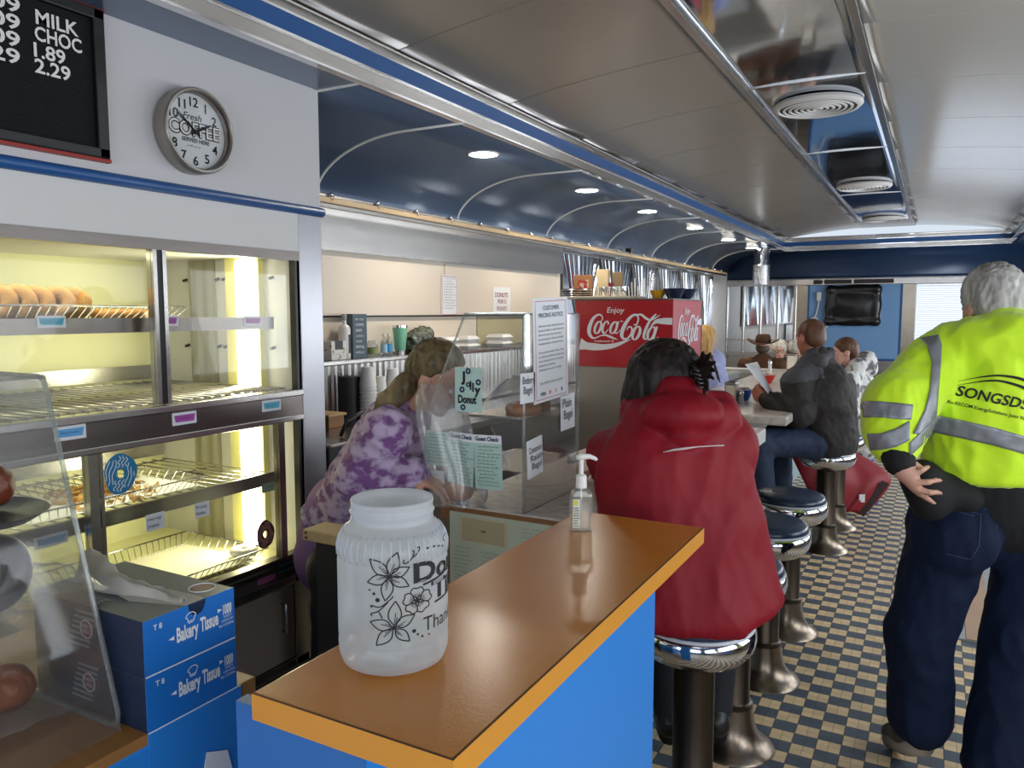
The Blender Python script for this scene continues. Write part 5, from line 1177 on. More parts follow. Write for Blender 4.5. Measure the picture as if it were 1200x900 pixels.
def logo(mb, o, xd, sx, sz):
    """script wordmark and ribbon drawn on a 842 x 532 field"""
    en = [.0]
    def put(vs, fs, e=.0012):
        en[0] += .00025; e += en[0]; flat(mb, [(p[0]*sx, -p[1]*sz) for p in vs], fs, o, xd, ZD, e)
    def st_(pts, w=14, closed=False): put(*ribbon([(p[0]-38, p[1]-95) + ((p[2],) if len(p) > 2 else ()) for p in pts], w, closed, 5))
    def oval(cx, cy, rx, ry, w=13, sl=.3): 
        pts = []
        for a in np.linspace(0, 2*math.pi, 17)[:-1]:
            y = ry*math.sin(a); x = rx*math.cos(a)-y*sl; pts.append((cx+x, cy+y, w*(.55+.75*abs(math.cos(a)))))
        st_(pts, w, True)
    st_([(268, 262, 6), (284, 240, 10), (270, 212, 12), (235, 212, 16), (196, 245, 26), (168, 305, 34), (164, 355, 32), (184, 388, 22), (215, 398, 12), (262, 380, 8), (310, 372, 14), (360, 388, 18), (420, 408, 4)])
    oval(243, 312, 26, 48, 17); st_([(335, 285, 16), (330, 262, 10), (305, 272, 14), (285, 318, 20), (290, 352, 17), (312, 350, 9), (335, 325, 5)])
    oval(383, 312, 26, 46, 16); st_([(425, 262, 16), (405, 320, 18), (398, 350, 15), (415, 355, 8), (440, 330, 5)]); st_([(440, 258, 7), (465, 262, 7)], 7)
    st_([(556, 285, 8), (582, 285, 12), (596, 240, 14), (580, 212, 16), (545, 216, 20), (498, 262, 28), (462, 330, 34), (456, 378, 28), (480, 402, 17), (515, 388, 15), (542, 345, 17), (538, 310, 14), (512, 305, 10), (500, 330, 7)])
    st_([(575, 210, 10), (620, 208, 16), (660, 236, 20), (700, 250, 14), (740, 232, 10), (778, 210, 4)])
    oval(580, 352, 28, 52, 19); st_([(748, 208, 8), (735, 212, 14), (690, 262, 20), (655, 335, 24), (645, 385, 20), (665, 398, 10), (690, 375, 5)])
    oval(707, 352, 27, 50, 17); st_([(755, 300, 17), (735, 360, 20), (728, 392, 16), (745, 398, 9), (765, 380, 4)])
    st_([(700, 300, 6), (745, 262, 30), (800, 258, 46), (850, 258, 52), (880, 258, 52)])
    st_([(82, 448, 98), (140, 462, 62), (210, 468, 58), (300, 468, 46), (390, 454, 36), (460, 430, 24), (536, 402, 3)])
    put([( (p[0]-38), p[1]-95) for p in ((320, 195), (480, 195))], [])
    a, fs = glyphs('Enjoy', .012); b = a[:, :2].copy(); b[:, 0] -= b[:, 0].min(); b[:, 0] *= 150/b[:, 0].max(); put([(322-38+p[0]+p[1]*12, 193-95-p[1]*62) for p in b], fs)
    a, fs = glyphs('trademark \u00ae', .01); b = a[:, :2].copy(); b[:, 0] -= b[:, 0].min(); b[:, 0] *= 175/b[:, 0].max(); put([(215-38+p[0], 428-95-p[1]*24) for p in b], fs, .0026)
mb = MB(); logo(mb, V((kx0, ky0, kz1)), XD, (kx1-kx0-.003)/842, (kz1-kz0)/532); mb.build('white_lettering', paper, kk)
mb = MB(); logo(mb, V((kx1, ky0+.03, kz1)), YD, (ky1-ky0-.06)/842, (kz1-kz0)/532*1.08); mb.build('white_lettering', paper, kk)
# things on the cooler top
TZ = kz1+.0125
def top_at(px, y): return V((aty(px, 345, y).x, y, TZ))
c = top_at(771, 5.3); o = MB().lathe([(0, 0), (.03, 0), (.035, .008), (.06, .06), (.056, .06), (.03, .012), (0, .01)], c, 24).build('bowl', M('yellow_bowl', '#e3a92c', .35), smooth=40); tag(o, 'small yellow bowl on top of the red cooler', 'bowl')
for px, y, lab in ((790, 5.3, 'navy bowl next to the yellow bowl on the cooler'), (803, 5.45, 'navy bowl tipped at the corner of the cooler top')):
    c = top_at(px, y); o = MB().lathe([(0, 0), (.045, 0), (.05, .008), (.08, .07), (.075, .07), (.045, .012), (0, .01)], c, 28).build('bowl', M('navy_bowl', '#1b2440', .35), smooth=40); tag(o, lab, 'bowl', 'navy bowls on the cooler')
t = thing('glass_shelf_board', 'cream shelf board over the left half of the cooler', 'shelf', (-2.2, 5.25, TZ)); MB().bb(-2.42, -1.86, 5.12, 5.42, TZ, TZ+.018).build('board', M('cream_board', '#cfc5b4', .4), t, bevel=.003)
TZ2 = TZ+.0185
for i, (px, r, n_, lab) in enumerate(((668, .07, 4, 'stack of round steel lids at the left end above the cooler'), (686, .06, 4, 'second stack of round steel lids above the cooler'))):
    c = V((aty(px, 345, 5.27).x, 5.27, TZ2)); mb = MB()
    for k in range(n_): mb.lathe([(0, .016*k+.012), (r*.8, .016*k+.012), (r*.95, .016*k+.006), (r, .016*k), (r*.98, .016*k-.001+.002), (0, .016*k+.008)], c, 28)
    tag(mb.build('steel_lid_stack', steel, smooth=40), lab, 'lids', 'steel lids above the cooler')
for i, px in enumerate((700, 706, 712, 718, 724, 729)):
    c = V((aty(px, 345, 5.22+.03*(i % 2)).x, 5.22+.05*(i % 2), TZ2)); o = MB().lathe([(0, 0), (.018, 0), (.02, .004), (.022, .07), (.02, .07), (.017, .008), (0, .006)], c, 14).build('drinking_glass', chrome if i % 2 else clear_plastic, smooth=40)
    tag(o, 'small shiny tumbler above the cooler, ' + ['first', 'second', 'third', 'fourth', 'fifth', 'last'][i] + ' of the row from the left', 'glass', 'small tumblers above the cooler')
c = aty(709, 345, 5.36); o = MB().bb(c.x-.06, c.x+.035, 5.33, 5.37, TZ2, TZ2+.2).build('cream_box', M('cream_carton', '#d9c39a', .6), bevel=.002); tag(o, 'upright cream carton above the cooler', 'box')
c = aty(722, 345, 5.39); o = MB().bb(c.x-.03, c.x+.05, 5.38, 5.41, TZ2, TZ2+.18).build('brown_box', M('brown_carton', '#7d6a50', .6), bevel=.002); tag(o, 'brown carton behind the cream carton above the cooler', 'box')
c = aty(716, 345, 5.29); o = MB().cyl((c.x, 5.29, TZ2), (c.x, 5.29, TZ2+.1), .025, .022, 18).build('red_can', M('dark_red_can', '#7c1d20', .35), smooth=40); o['label'] = 'dark red bottle in front of the cream carton'; o['category'] = 'bottle'
t = thing('tin_box', 'brown tin with a red and white picture above the steel lids', 'tin', (aty(684, 330, 5.4).x, 5.4, TZ2)); c = aty(684, 330, 5.4); MB().bb(c.x-.075, c.x+.075, 5.38, 5.42, TZ2, TZ2+.165).build('tin_body', M('brown_tin', '#9a6a45', .4), t, bevel=.003); MB().bb(c.x-.035, c.x+.05, 5.376, 5.3795, TZ2+.06, TZ2+.13).build('picture', M('red_white_picture', '#b9a79b', .5, 0, .4, 30, col2='#9c3330', cr=(.45, .5)), t)
for i in range(9):
    c = aty(738+3.2*i, 345, 5.55); o = MB().cyl((c.x, 5.55, TZ), (c.x+.004*(i-4), 5.56, TZ+.10+.03*((i*7) % 3)), .0035, n=6).build('straw', white); tag(o, 'clear-white drinking straw standing behind the yellow bowl', 'straw', 'straws behind the yellow bowl')
c = P(738, 304, 5.7); o = MB().obox((XL+.12, 7.2, 2.225), (.03, .05, .02)).build('small_camera', black, bevel=.004); yy = atx(738, 304, XL+.13); o.location = (XL+.13, yy.y, 2.206); tag(o, 'small black camera clipped on the ledge above the cooler', 'camera')
t = thing('bus_tub_cart', 'grey plastic tub on a cart beyond the server in lavender', 'cart', (-1.85, 7.5, 0)); gp = M('grey_plastic', '#77797b', .5)
MB().bb(-2.05, -1.68, 7.2, 7.75, .86, 1.0).build('tub', gp, t, bevel=.02); MB().bb(-2.07, -1.66, 7.18, 7.77, 1.0, 1.02).build('tub_rim', gp, t, bevel=.006); MB().bb(-2.05, -1.68, 7.2, 7.75, .8, .86).build('cart_shelf', steel, t)
for xx in (-2.03, -1.70):
    for yy in (7.22, 7.73): MB().cyl((xx, yy, 0), (xx, yy, .8), .014, n=12).build('leg', steel, t)
# ================================================================== FAR END
tv = thing('television', 'wall television under a shiny black cover on the blue wall', 'television', (-1.07, YB-.05, 1.42))
body('black_cover', [cone((-1.38, YB-.07, 1.94), (-.76, YB-.07, 1.94), .045, .045), cone((-1.39, YB-.07, 1.46), (-.75, YB-.07, 1.46), .045), cone((-1.39, YB-.07, 1.47), (-1.38, YB-.07, 1.93), .045), cone((-.76, YB-.07, 1.47), (-.75, YB-.07, 1.93), .045), ell((-1.07, YB-.07, 1.7), (.36, .07, .28))], M('black_vinyl_cover', '#0d0d10', .25), tv, .014, .05, wr=(.012, (3, 3, 3)))
MB().bb(-.745, -.70, YB-.04, YB-.012, 1.42, 1.9).build('wall_bracket', white_paint, tv)
t = thing('wall_phone_cord', 'white plug and coiled white cord left of the covered television', 'cord', (-1.52, YB-.03, 1.4)); MB().bb(-1.57, -1.51, YB-.07, YB-.012, 1.77, 1.9).build('plug_box', white, t, bevel=.01)
MB().tube([tuple(p) for p in cat_rom([(-1.54, YB-.04, 1.77), (-1.56, YB-.04, 1.62), (-1.6, YB-.04, 1.5), (-1.66, YB-.05, 1.47), (-1.6, YB-.05, 1.53), (-1.54, YB-.05, 1.48), (-1.5, YB-.05, 1.38), (-1.44, YB-.05, 1.37), (-1.4, YB-.05, 1.4)], 5)], .011, 8).build('white_cord', white, t, smooth=True)
for i, (x0, x1, lab) in enumerate(((-1.62, -1.5, 'leftmost short one'), (-1.47, -1.1, 'middle one'), (-1.07, -.55, 'rightmost long one'))):
    t = thing('message_display', 'dark message display in the trim above the television, ' + lab, 'display', ((x0+x1)/2, YB-.07, 2.01), 'message displays above the television'); MB().bb(x0, x1, YB-.075, YB-.06, 2.015, 2.075).build('housing', black, t)
    mb = MB(); scribble(mb, V((x0+.03, YB-.0755, 2.065)), XD, ZD, (x1-x0)*.85, 1, .03, i, .004); mb.build('dim_red_digits', M('dim_red_led_%d' % i, '#5a1712', .5), t)
# booths at the far end
def booth(x0, x1, y, d, lab, front=True):
    t = thing('booth_bench', lab, 'bench', ((x0+x1)/2, y, 0), 'booths at the far end'); g = M('grey_booth_vinyl', '#9a9a98', .4, 0, .05, 4)
    MB().bb(x0, x1, y-.04, y+.04, 0, .93).build('backrest', g, t, bevel=.02); MB().bb(x0, x1, y-.04, y+.04, .93, .96).build('top_cap', white_paint, t, bevel=.008); MB().bb(x0, x1, min(y, y+d), max(y, y+d), .15, .45).build('seat', navy_vinyl, t, bevel=.03)
booth(-2.3, -1.1, 9.05, .5, 'grey booth bench behind the man in the brown hat'); booth(-2.3, -1.1, 10.9, -.5, 'grey booth bench behind the white-haired women')
t = thing('booth_table', 'pale table between the two far booth benches', 'table', (-1.75, 9.95, 0)); MB().bb(-2.3, -1.2, 9.62, 10.28, .73, .76).build('table_top', marble, t, bevel=.008); MB().cyl((-1.75, 9.95, 0), (-1.75, 9.95, .73), .04, n=16).build('table_leg', steel, t); MB().lathe([(.25, 0), (.25, .02), (.05, .05)], (-1.75, 9.95, 0), 24).build('table_foot', steel, t)
# ================================================================== PEOPLE
eye_white = M('eye_white', '#e8e4de', .2); iris_m = M('iris', '#2b1d14', .2); lip_m = M('lips', '#a8564f', .5)
def head_prims(c, f, u, s=1.0):
    R = frame(f, u); c = V(c); g = lambda x, y, z: c + R @ V((x*s, y*s, z*s)); Rn = np.array(R)
    p = [ell(g(0, -.012, .035), (.074*s, .094*s, .088*s), Rn), cone(g(0, .02, -.02), g(0, .052, -.088), .062*s, .03*s, sq=(R @ V((1, 0, 0)), .95)),
         ell(g(0, .055, -.03), (.05*s, .04*s, .06*s), Rn), ell(g(0, .078, .028), (.05*s, .016*s, .014*s), Rn, k=.012),
         cone(g(0, .085, .01), g(0, .108, -.03), .009*s, .014*s, k=.012), ell(g(.012, .1, -.034), (.009*s, .01*s, .008*s), Rn, k=.008), ell(g(-.012, .1, -.034), (.009*s, .01*s, .008*s), Rn, k=.008),
         ell(g(0, .078, -.062), (.026*s, .014*s, .012*s), Rn, k=.01), ell(g(0, .068, -.095), (.022*s, .018*s, .016*s), Rn, k=.015)]
    for q in (-1, 1):
        p += [ell(g(.03*q, .098, .006), (.017*s, .016*s, .012*s), Rn, k=.01, neg=True), ell(g(.076*q, -.008, -.005), (.011*s, .022*s, .033*s), Rn, k=.008), ell(g(.084*q, .0, .0), (.006*s, .01*s, .016*s), Rn, k=.004, neg=True)]
    return p, g, R
def face_parts(root, g, R, s=1.0, lips=True):
    for q in (-1, 1):
        e = MB().sph(g(.03*q, .079, .006), .0115*s, n=12).build('eye', eye_white, root, smooth=True); MB().sph(g(.03*q, .0865, .006), .0055*s, n=10).build('iris', iris_m, e, smooth=True)
    if lips: MB().sph(g(0, .091, -.062), (.02*s, .006*s, .0065*s), R, 14).build('lips', lip_m, root, smooth=True)
def hand_prims(w, d, n, side, s=1.0, curl=.5, spread=.12, curls=None):
    """palm and five fingers from wrist w along d, palm facing n; side=+1 puts the thumb on d x n"""
    w, d, n = V(w), V(d).normalized(), V(n); n = (n-d*n.dot(d)).normalized(); t = d.cross(n)*side; p = []
    for i, (o_, L) in enumerate(((.031, .072), (.0105, .08), (-.0105, .074), (-.030, .058))):
        b = w+d*.088*s+t*o_*s; p.append(cone(w+d*.01*s+t*o_*.55*s, b, .0135*s, .0105*s, k=.012)); c = curls[i] if curls else curl; a = 0; q = b; dd = (d+t*(o_/.031)*spread).normalized()
        for j, (fr, r0, r1) in enumerate(((.42, .0098, .009), (.33, .009, .008), (.25, .008, .0068))):
            a += c*(.75 if j == 0 else .9); v = dd*math.cos(a)+n*math.sin(a); e = q+v*L*fr*s*1.05; p.append(cone(q, e, r0*s, r1*s, k=.004)); q = e
    b = w+d*.02*s+t*.022*s; m = b+(d*.62+t*.6+n*.3).normalized()*.042*s; e = m+(d*.85+t*.35+n*.35).normalized()*.032*s; f = e+(d*.9+n*.4).normalized()*.026*s
    p += [cone(b, m, .0145*s, .0115*s, k=.01), cone(m, e, .0112*s, .0098*s, k=.004), cone(e, f, .0098*s, .0078*s, k=.004)]
    return p
def lerp(a, b, t): return V(a)*(1-t)+V(b)*t
def body_prims(J, s=1.0, tf=None):
    """torso, arms, legs and feet under the clothes"""
    tf = V(tf); sq = (tf, .72); p = [cone(J['pv'], J['ch'], .135*s, .135*s, sq=sq), cone(J['ch'], lerp(J['sL'], J['sR'], .5), .135*s, .09*s, sq=sq), cone(J['sL'], J['sR'], .05*s), cone(lerp(J['sL'], J['sR'], .5), J['nk'], .07*s, .056*s), cone(J['nk'], J['hd'], .056*s, .052*s)]
    for q in 'LR':
        p += [cone(J['s'+q], J['e'+q], .048*s, .038*s), cone(J['e'+q], J['w'+q], .038*s, .025*s)]
        if 'h'+q in J: p += [cone(J['h'+q], J['k'+q], .082*s, .052*s), cone(J['k'+q], J['a'+q], .052*s, .034*s), cone(J['a'+q], J['t'+q], .036*s, .026*s)]
    return p
def sleeve(J, q, r=(.075, .065, .05), end=.93):
    return [cone(J['s'+q], J['e'+q], r[0], r[1]), cone(J['e'+q], lerp(J['e'+q], J['w'+q], end), r[1], r[2])]
def trousers(J, s=1.0, r=(.115, .085, .075), end=.97, tf=(0, 1, 0)):
    p = [cone(J['hL'], J['hR'], .125*s, .125*s, sq=(V(tf), .85)), cone(lerp(J['hL'], J['hR'], .5), J['pv'], .13*s, .135*s, sq=(V(tf), .8))]
    for q in 'LR': p += [cone(J['h'+q], J['k'+q], r[0]*s, r[1]*s), cone(J['k'+q], lerp(J['k'+q], J['a'+q], end), r[1]*s, r[2]*s)]
    return p
def shoe(name, root, a, t, m, m2, s=1.0):
    a, t = V(a), V(t); d = (t-a); d.z *= .9; n = d.normalized(); heel = a-n*.045*s+V((0, 0, -.02)) if False else a - V((n.x, n.y, 0))*.03*s + V((0, 0, -.035))
    o = body(name, [cone(heel, lerp(heel, t, .5), .043*s, .045*s), cone(lerp(heel, t, .5), t, .045*s, .034*s), cone(a+V((0, 0, .02)), heel+V((0, 0, .02)), .046*s, .046*s)], m, root, .008, .03)
    MB().tube([heel-V((0, 0, .03)), lerp(heel, t, .5)-V((0, 0, .034)), t-V((0, 0, .024))], [.042*s, .045*s, .036*s], 12).build('sole', m2, o, smooth=True); return o
def person(label, loc):
    return thing('person', label, 'person', loc)
hair_k = lambda n, a, b: M(n, a, .5, .0, .25, 26, .2, 90, (1, 1, .1), col2=b, cr=(.3, .7), spec=.35)

# ------------------------------------------------------------------ man in the high-visibility sweatshirt
hv = M('hi_vis_yellow_fleece', '#d6ff1e', .7, 0, .04, 6, .12, 55, sheen=.3); silver = M('silver_reflective_tape', '#8d8f94', .4, .25, .08, 14, .1, 60); blk = M('black_rib_knit', '#0d0d10', .8)
denim = M('dark_blue_denim', '#131e36', .8, 0, .2, 9, .25, 130, spec=.2); seam = M('denim_seam', '#22314e', .7); shoe_m = M('brown_grey_shoe', '#4b443d', .6); sole_m = M('pale_tan_sole', '#a39684', .7)
J = dict(hd=P(1160, 360, 2.52), nk=P(1164, 392, 2.50), ch=P(1166, 470, 2.5), pv=P(1170, 588, 2.56), sL=P(1100, 428, 2.53), eL=P(1044, 500, 2.44), wL=P(1060, 546, 2.37), sR=P(1236, 430, 2.62), eR=P(1268, 520, 2.55), wR=P(1258, 600, 2.5),
         hL=P(1118, 612, 2.57), kL=P(1078, 742, 2.62), aL=P(1078, 846, 2.68), tL=P(1044, 858, 2.84), hR=P(1218, 614, 2.6), kR=P(1190, 760, 2.54), aR=P(1168, 905, 2.50), tR=P(1150, 905, 2.66))
tf = V((-.1, 1, 0)).normalized(); root = person('man seen from behind in a yellow high-visibility hooded sweatshirt with silver bands', (J['pv'].x, J['pv'].y, 0))
hf = V((-.52, .82, -.12)); hp, g, R = head_prims(J['hd'], hf, (0, 0, 1), 1.0)
FB = lambda px, py, D: P(px, py, D)
wr_ = P(1058, 550, 2.37); hnd = [cone(P(1048, 528, 2.39), wr_, .03, .027, k=.02), cone(wr_, P(1070, 556, 2.35), .026, .017, k=.015), cone(wr_, P(1070, 566, 2.35), .026, .017, k=.015), cone(wr_, P(1074, 573, 2.355), .024, .014, k=.015), cone(P(1062, 554, 2.37), P(1078, 578, 2.365), .02, .012, k=.015),
       cone(P(1070, 556, 2.345), P(1080, 551, 2.335), .0108, .0098, k=.004), cone(P(1080, 551, 2.335), P(1088, 547, 2.35), .0098, .0078, k=.004),
       cone(P(1072, 566, 2.34), P(1087, 565, 2.325), .0108, .0098, k=.004), cone(P(1087, 565, 2.325), P(1096, 563, 2.335), .0098, .0085, k=.004), cone(P(1096, 563, 2.335), P(1102, 563, 2.355), .0085, .007, k=.004),
       cone(P(1076, 574, 2.345), P(1090, 577, 2.33), .0105, .0096, k=.004), cone(P(1090, 577, 2.33), P(1098, 577, 2.34), .0094, .0082, k=.004), cone(P(1098, 577, 2.34), P(1103, 578, 2.36), .008, .0068, k=.004),
       cone(P(1079, 579, 2.355), P(1088, 585, 2.345), .0092, .0085, k=.004), cone(P(1088, 585, 2.345), P(1095, 590, 2.36), .0084, .0066, k=.004),
       cone(P(1064, 548, 2.375), P(1072, 544, 2.40), .013, .0115, k=.008), cone(P(1072, 544, 2.40), P(1079, 548, 2.42), .0112, .009, k=.004)]
Bp = body_prims(J, 1.0, tf) + hp + hnd + hand_prims(J['wR'], (0, .1, -1), (-1, 0, 0), 1)
body('body', Bp, skin, root, .0065, .022, smooth=1)
face_parts(root, g, R)
hr = hair_k('white_grey_hair', '#8d8882', '#d8d5cf'); Rn = np.array(R)
body('hair', [ell(g(0, -.022, .045), (.083, .096, .092), Rn), ell(g(0, -.06, -.005), (.07, .058, .07), Rn)], hr, root, .006, .02, cuts=[(g(0, .062, 0), R @ V((0, .8, -.75)))], wr=[(.007, (70, 70, 14)), (.004, (120, 120, 30))])
hood = [ell(P(1172, 402, 2.42), (.17, .10, .085)), cone(P(1112, 404, 2.5), P(1172, 436, 2.395), .052, .05), cone(P(1172, 436, 2.395), P(1234, 410, 2.5), .05, .055), cone(P(1122, 396, 2.5), P(1172, 383, 2.44), .04, .035), cone(P(1172, 383, 2.44), P(1226, 398, 2.52), .035, .04)]
jk = [cone(P(1166, 555, 2.53), J['ch'], .205, .205, sq=(tf, .70)), cone(J['ch'], P(1168, 425, 2.53), .2, .15, sq=(tf, .72)), cone(P(1098, 430, 2.52), P(1238, 432, 2.6), .085, .085), cone(P(1168, 425, 2.52), J['nk'], .11, .09)] + hood
# full sleeve bunched at the elbow
sl_ = [cone(P(1098, 430, 2.52), P(1052, 476, 2.47), .086, .086), cone(P(1052, 476, 2.47), P(1048, 506, 2.44), .086, .074), cone(P(1048, 506, 2.44), P(1051, 522, 2.41), .072, .054), cone(J['sR'], J['eR'], .085, .08), cone(J['eR'], J['wR'], .08, .05)]
top = body('sweatshirt', jk+sl_, hv, root, .009, .04, cuts=[(P(1150, 568, 2.4), V((.0, 0, -1)) + V((.03, 0, 0)))], smooth=2, wr=[(.010, (5, 5, 3)), (.009, (12, 12, 7), 3), (.004, (28, 28, 16), 9)])
body('knit_hem', [cone(P(1168, 560, 2.54), P(1170, 586, 2.55), .192, .185, sq=(tf, .72))], blk, root, .009, .02, wr=(.003, (60, 60, 4)))
body('knit_cuff', [cone(P(1046, 517, 2.42), P(1054, 541, 2.38), .058, .046)], blk, root, .006, .02, wr=(.0012, 40))
body('knit_cuff', [cone(lerp(J['eR'], J['wR'], .9), J['wR'], .045, .042)], blk, root, .008, .02)
bv = bvh_of(top)
def band(name, quad_rows, eps=.004, m=silver, d=None):
    """strip of tape laid on the cloth: rows of pixel pairs"""
    mb = MB(); rows = []
    for (x0, y0), (x1, y1) in quad_rows: rows.append([P(x0+(x1-x0)*i/6, y0+(y1-y0)*i/6, 2.2) for i in range(7)])
    fine = []
    for a, b in zip(rows[:-1], rows[1:]):
        for q in range(10): fine.append([lerp(u, v, q/10) for u, v in zip(a, b)])
    fine.append(rows[-1]); mb.surf(fine)
    vs = []
    for v in mb.v:
        dd = (V(v)-C0).normalized(); h = bv.ray_cast(V(v)-dd*.4, dd); vs.append(tuple(h[0]-dd*eps) if h[0] is not None else None)
    keep = [f for f in mb.f if all(vs[i] is not None and (V(vs[i])-C0).length < 2.95 for i in f)]
    mb.v = [v if v is not None else (0, 0, 0) for v in vs]; mb.f = keep
    used = sorted({i for f in keep for i in f}); mp = {o: n for n, o in enumerate(used)}; mb.v = [mb.v[i] for i in used]; mb.f = [tuple(mp[i] for i in f) for f in keep]
    return mb.build(name, m, root, smooth=True, solid=.002)
band('waist_band', [((1066, 519), (1066, 535)), ((1100, 487), (1096, 507)), ((1130, 493), (1128, 514)), ((1165, 501), (1164, 522)), ((1200, 511), (1200, 532)), ((1260, 526), (1260, 548))])
band('shoulder_band', [((1078, 396), (1100, 392)), ((1086, 404), (1104, 404)), ((1092, 425), (1103, 424)), ((1090, 455), (1100, 455)), ((1084, 480), (1098, 484)), ((1070, 508), (1092, 512))])
band('sleeve_band', [((1006, 470), (1006, 489)), ((1030, 470), (1032, 489)), ((1050, 472), (1050, 491)), ((1070, 474), (1068, 492))])
band('sleeve_band', [((1016, 508), (1020, 528)), ((1032, 508), (1034, 527)), ((1050, 502), (1050, 524)), ((1066, 493), (1066, 516))])
L = MB(); O = P(1119, 463, 2.35); E_ = P(1203, 480, 2.40); xd = (E_-O).normalized(); zd = V((0, 0, 1)); zd = (zd-xd*xd.dot(zd)).normalized()
wid = (E_-O).length
text(L, 'SONGSDS', O, xd, zd, .031, wid, .02, .2); O2 = P(1109, 472, 2.35); E2 = P(1214, 495, 2.4); xd2 = (E2-O2).normalized(); text(L, 'An AECOM EnergySolutions Joint Venture', O2, xd2, zd, .0100, (E2-O2).length, .015)
for ys_ in ((.042, .062, .077, .087, .090, .083), (.030, .048, .062, .070, .068, .058)):
    pts = [(x_*wid, y_, w_) for x_, y_, w_ in zip((0, .2, .38, .56, .8, 1.05), ys_, (.0008, .0025, .005, .0065, .0085, .011))]; vs, fs = ribbon(pts, .005); flat(L, vs, fs, O, xd, zd, 0)
n0 = len(L.v); vs = []
for v in L.v:
    dd = (V(v)-C0).normalized(); h = bv.ray_cast(V(v)-dd*.4, dd); vs.append(tuple((h[0] if h[0] is not None else V(v))-dd*.004))
L.v = vs; L.build('black_lettering', ink, root)
body('jeans', trousers(J, 1.0, (.122, .093, .096), .93, tf)+[ell(P(1122, 632, 2.5), (.11, .08, .10)), ell(P(1215, 634, 2.53), (.10, .08, .10))], denim, root, .01, .035, cuts=[(P(1170, 572, 2.5), (0, 0, 1))], wr=[(.010, (8, 8, 4)), (.006, (18, 18, 9), 5)])
jb_ = bvh_of([o for o in bpy.data.objects if o.name.startswith('jeans')][-1])
mb = MB()
for pts in ([(1110, 592), (1149, 603), (1147, 640), (1137, 656), (1104, 648)], [(1110, 596), (1146, 606)], [(1172, 575), (1171, 600), (1166, 625)], [(1108, 585), (1170, 600), (1200, 600)], [(1198, 608), (1192, 655)]):
    pp_ = []
    for q0, q1 in zip(pts[:-1], pts[1:]):
        for i in range(8):
            x, y = q0[0]+(q1[0]-q0[0])*i/8, q0[1]+(q1[1]-q0[1])*i/8; dd = (P(x, y, 1)-C0).normalized(); h = jb_.ray_cast(C0+dd*1.5, dd)
            if h[0] is not None: pp_.append(h[0]-dd*.0005)
    if len(pp_) > 2: mb.tube(pp_, .0022, 5)
mb.build('pocket_seams', seam, root, smooth=True)
shoe('shoe', root, J['aL'], J['tL'], shoe_m, sole_m); shoe('shoe', root, J['aR'], J['tR'], shoe_m, sole_m)
body('black_undershirt', [cone(P(1080, 562, 2.47), P(1090, 588, 2.48), .066, .062), cone(P(1090, 570, 2.49), P(1130, 582, 2.48), .06, .06)], blk, root, .009, .03)

# ------------------------------------------------------------------ woman in the red jacket
redj = M('crimson_jacket_shell', '#86091d', .6, 0, .05, 5, .08, 70, spec=.3)
D = 2.32
J = dict(hd=P(779, 448, 2.35), nk=P(790, 484, 2.33), ch=P(790, 560, 2.3), pv=V((-.6, 2.26, .82)), sL=P(726, 532, 2.42), eL=P(710, 592, 2.58), wL=P(684, 565, 2.84), sR=P(848, 524, 2.32), eR=P(848, 604, 2.44), wR=P(800, 590, 2.68),
         hL=V((-.70, 2.26, .79)), kL=V((-.80, 2.6, .68)), aL=V((-.74, 2.46, .24)), tL=V((-.79, 2.57, .19)), hR=V((-.52, 2.3, .79)), kR=V((-.62, 2.7, .68)), aR=V((-.6, 2.54, .24)), tR=V((-.64, 2.66, .19)))
J['wR'] = V((-.86, 2.72, 1.02)); J['wL'] = V((-1.02, 2.58, 1.02)); J['eL'] = V((-.82, 2.42, 1.0))
tf = V((-.5, .87, 0)); root = person('seated woman from behind in a big red jacket with dark hair clipped up', (-.6, 2.15, 0))
hf = V((-.72, .62, -.42)); hp, g, R = head_prims(J['hd'], hf, (.0, .1, 1), 1.0); Rn = np.array(R)
body('body', body_prims(J, .95, tf)+hp+hand_prims(J['wL'], (-.7, .6, -.1), (0, 0, -1), -1, curl=.3)+hand_prims(J['wR'], (-.7, .6, -.1), (0, 0, -1), 1, curl=.3), skin, root, .007, .022, smooth=1); face_parts(root, g, R)
dh = hair_k('dark_brown_hair', '#0b0605', '#21140e')
body('hair', [ell(P(779, 446, 2.34), (.102, .108, .104)), ell(P(766, 466, 2.35), (.085, .09, .075)), ell(J['hd']+V((.0, .0, .028)), (.104, .108, .102)), cone(P(750, 455, 2.37), P(741, 500, 2.38), .03, .01), cone(P(757, 470, 2.34), P(752, 502, 2.34), .03, .012), cone(P(754, 470, 2.36), P(796, 480, 2.28), .055, .05)], dh, root, .006, .03, wr=[(.006, (45, 45, 8)), (.003, (110, 110, 16), 4)])
tw = [cone(P(810, 438, 2.260), P(822, 430, 2.250), .022, .026)]
for dx, dy in ((832, 414), (838, 424), (836, 444), (830, 456), (824, 412), (838, 434), (826, 462)): tw.append(cone(P(822, 432, 2.250), P(dx, dy, 2.165), .014, .004, k=.008))
body('twisted_bun', tw, dh, root, .004, .01, wr=(.002, 90))
cl_ = MB()
for k in range(5): cl_.tube([P(812+1.5*k, 430+5*k, 2.15), P(816+1.2*k, 434+5*k, 2.13), P(820+k, 436+4.5*k, 2.15)], .0045, 8)
cl_.tube([P(811, 428, 2.230), P(819, 456, 2.225)], .006, 8); cl_.build('hair_claw', M('black_shiny_claw', '#141416', .12), root, smooth=True)
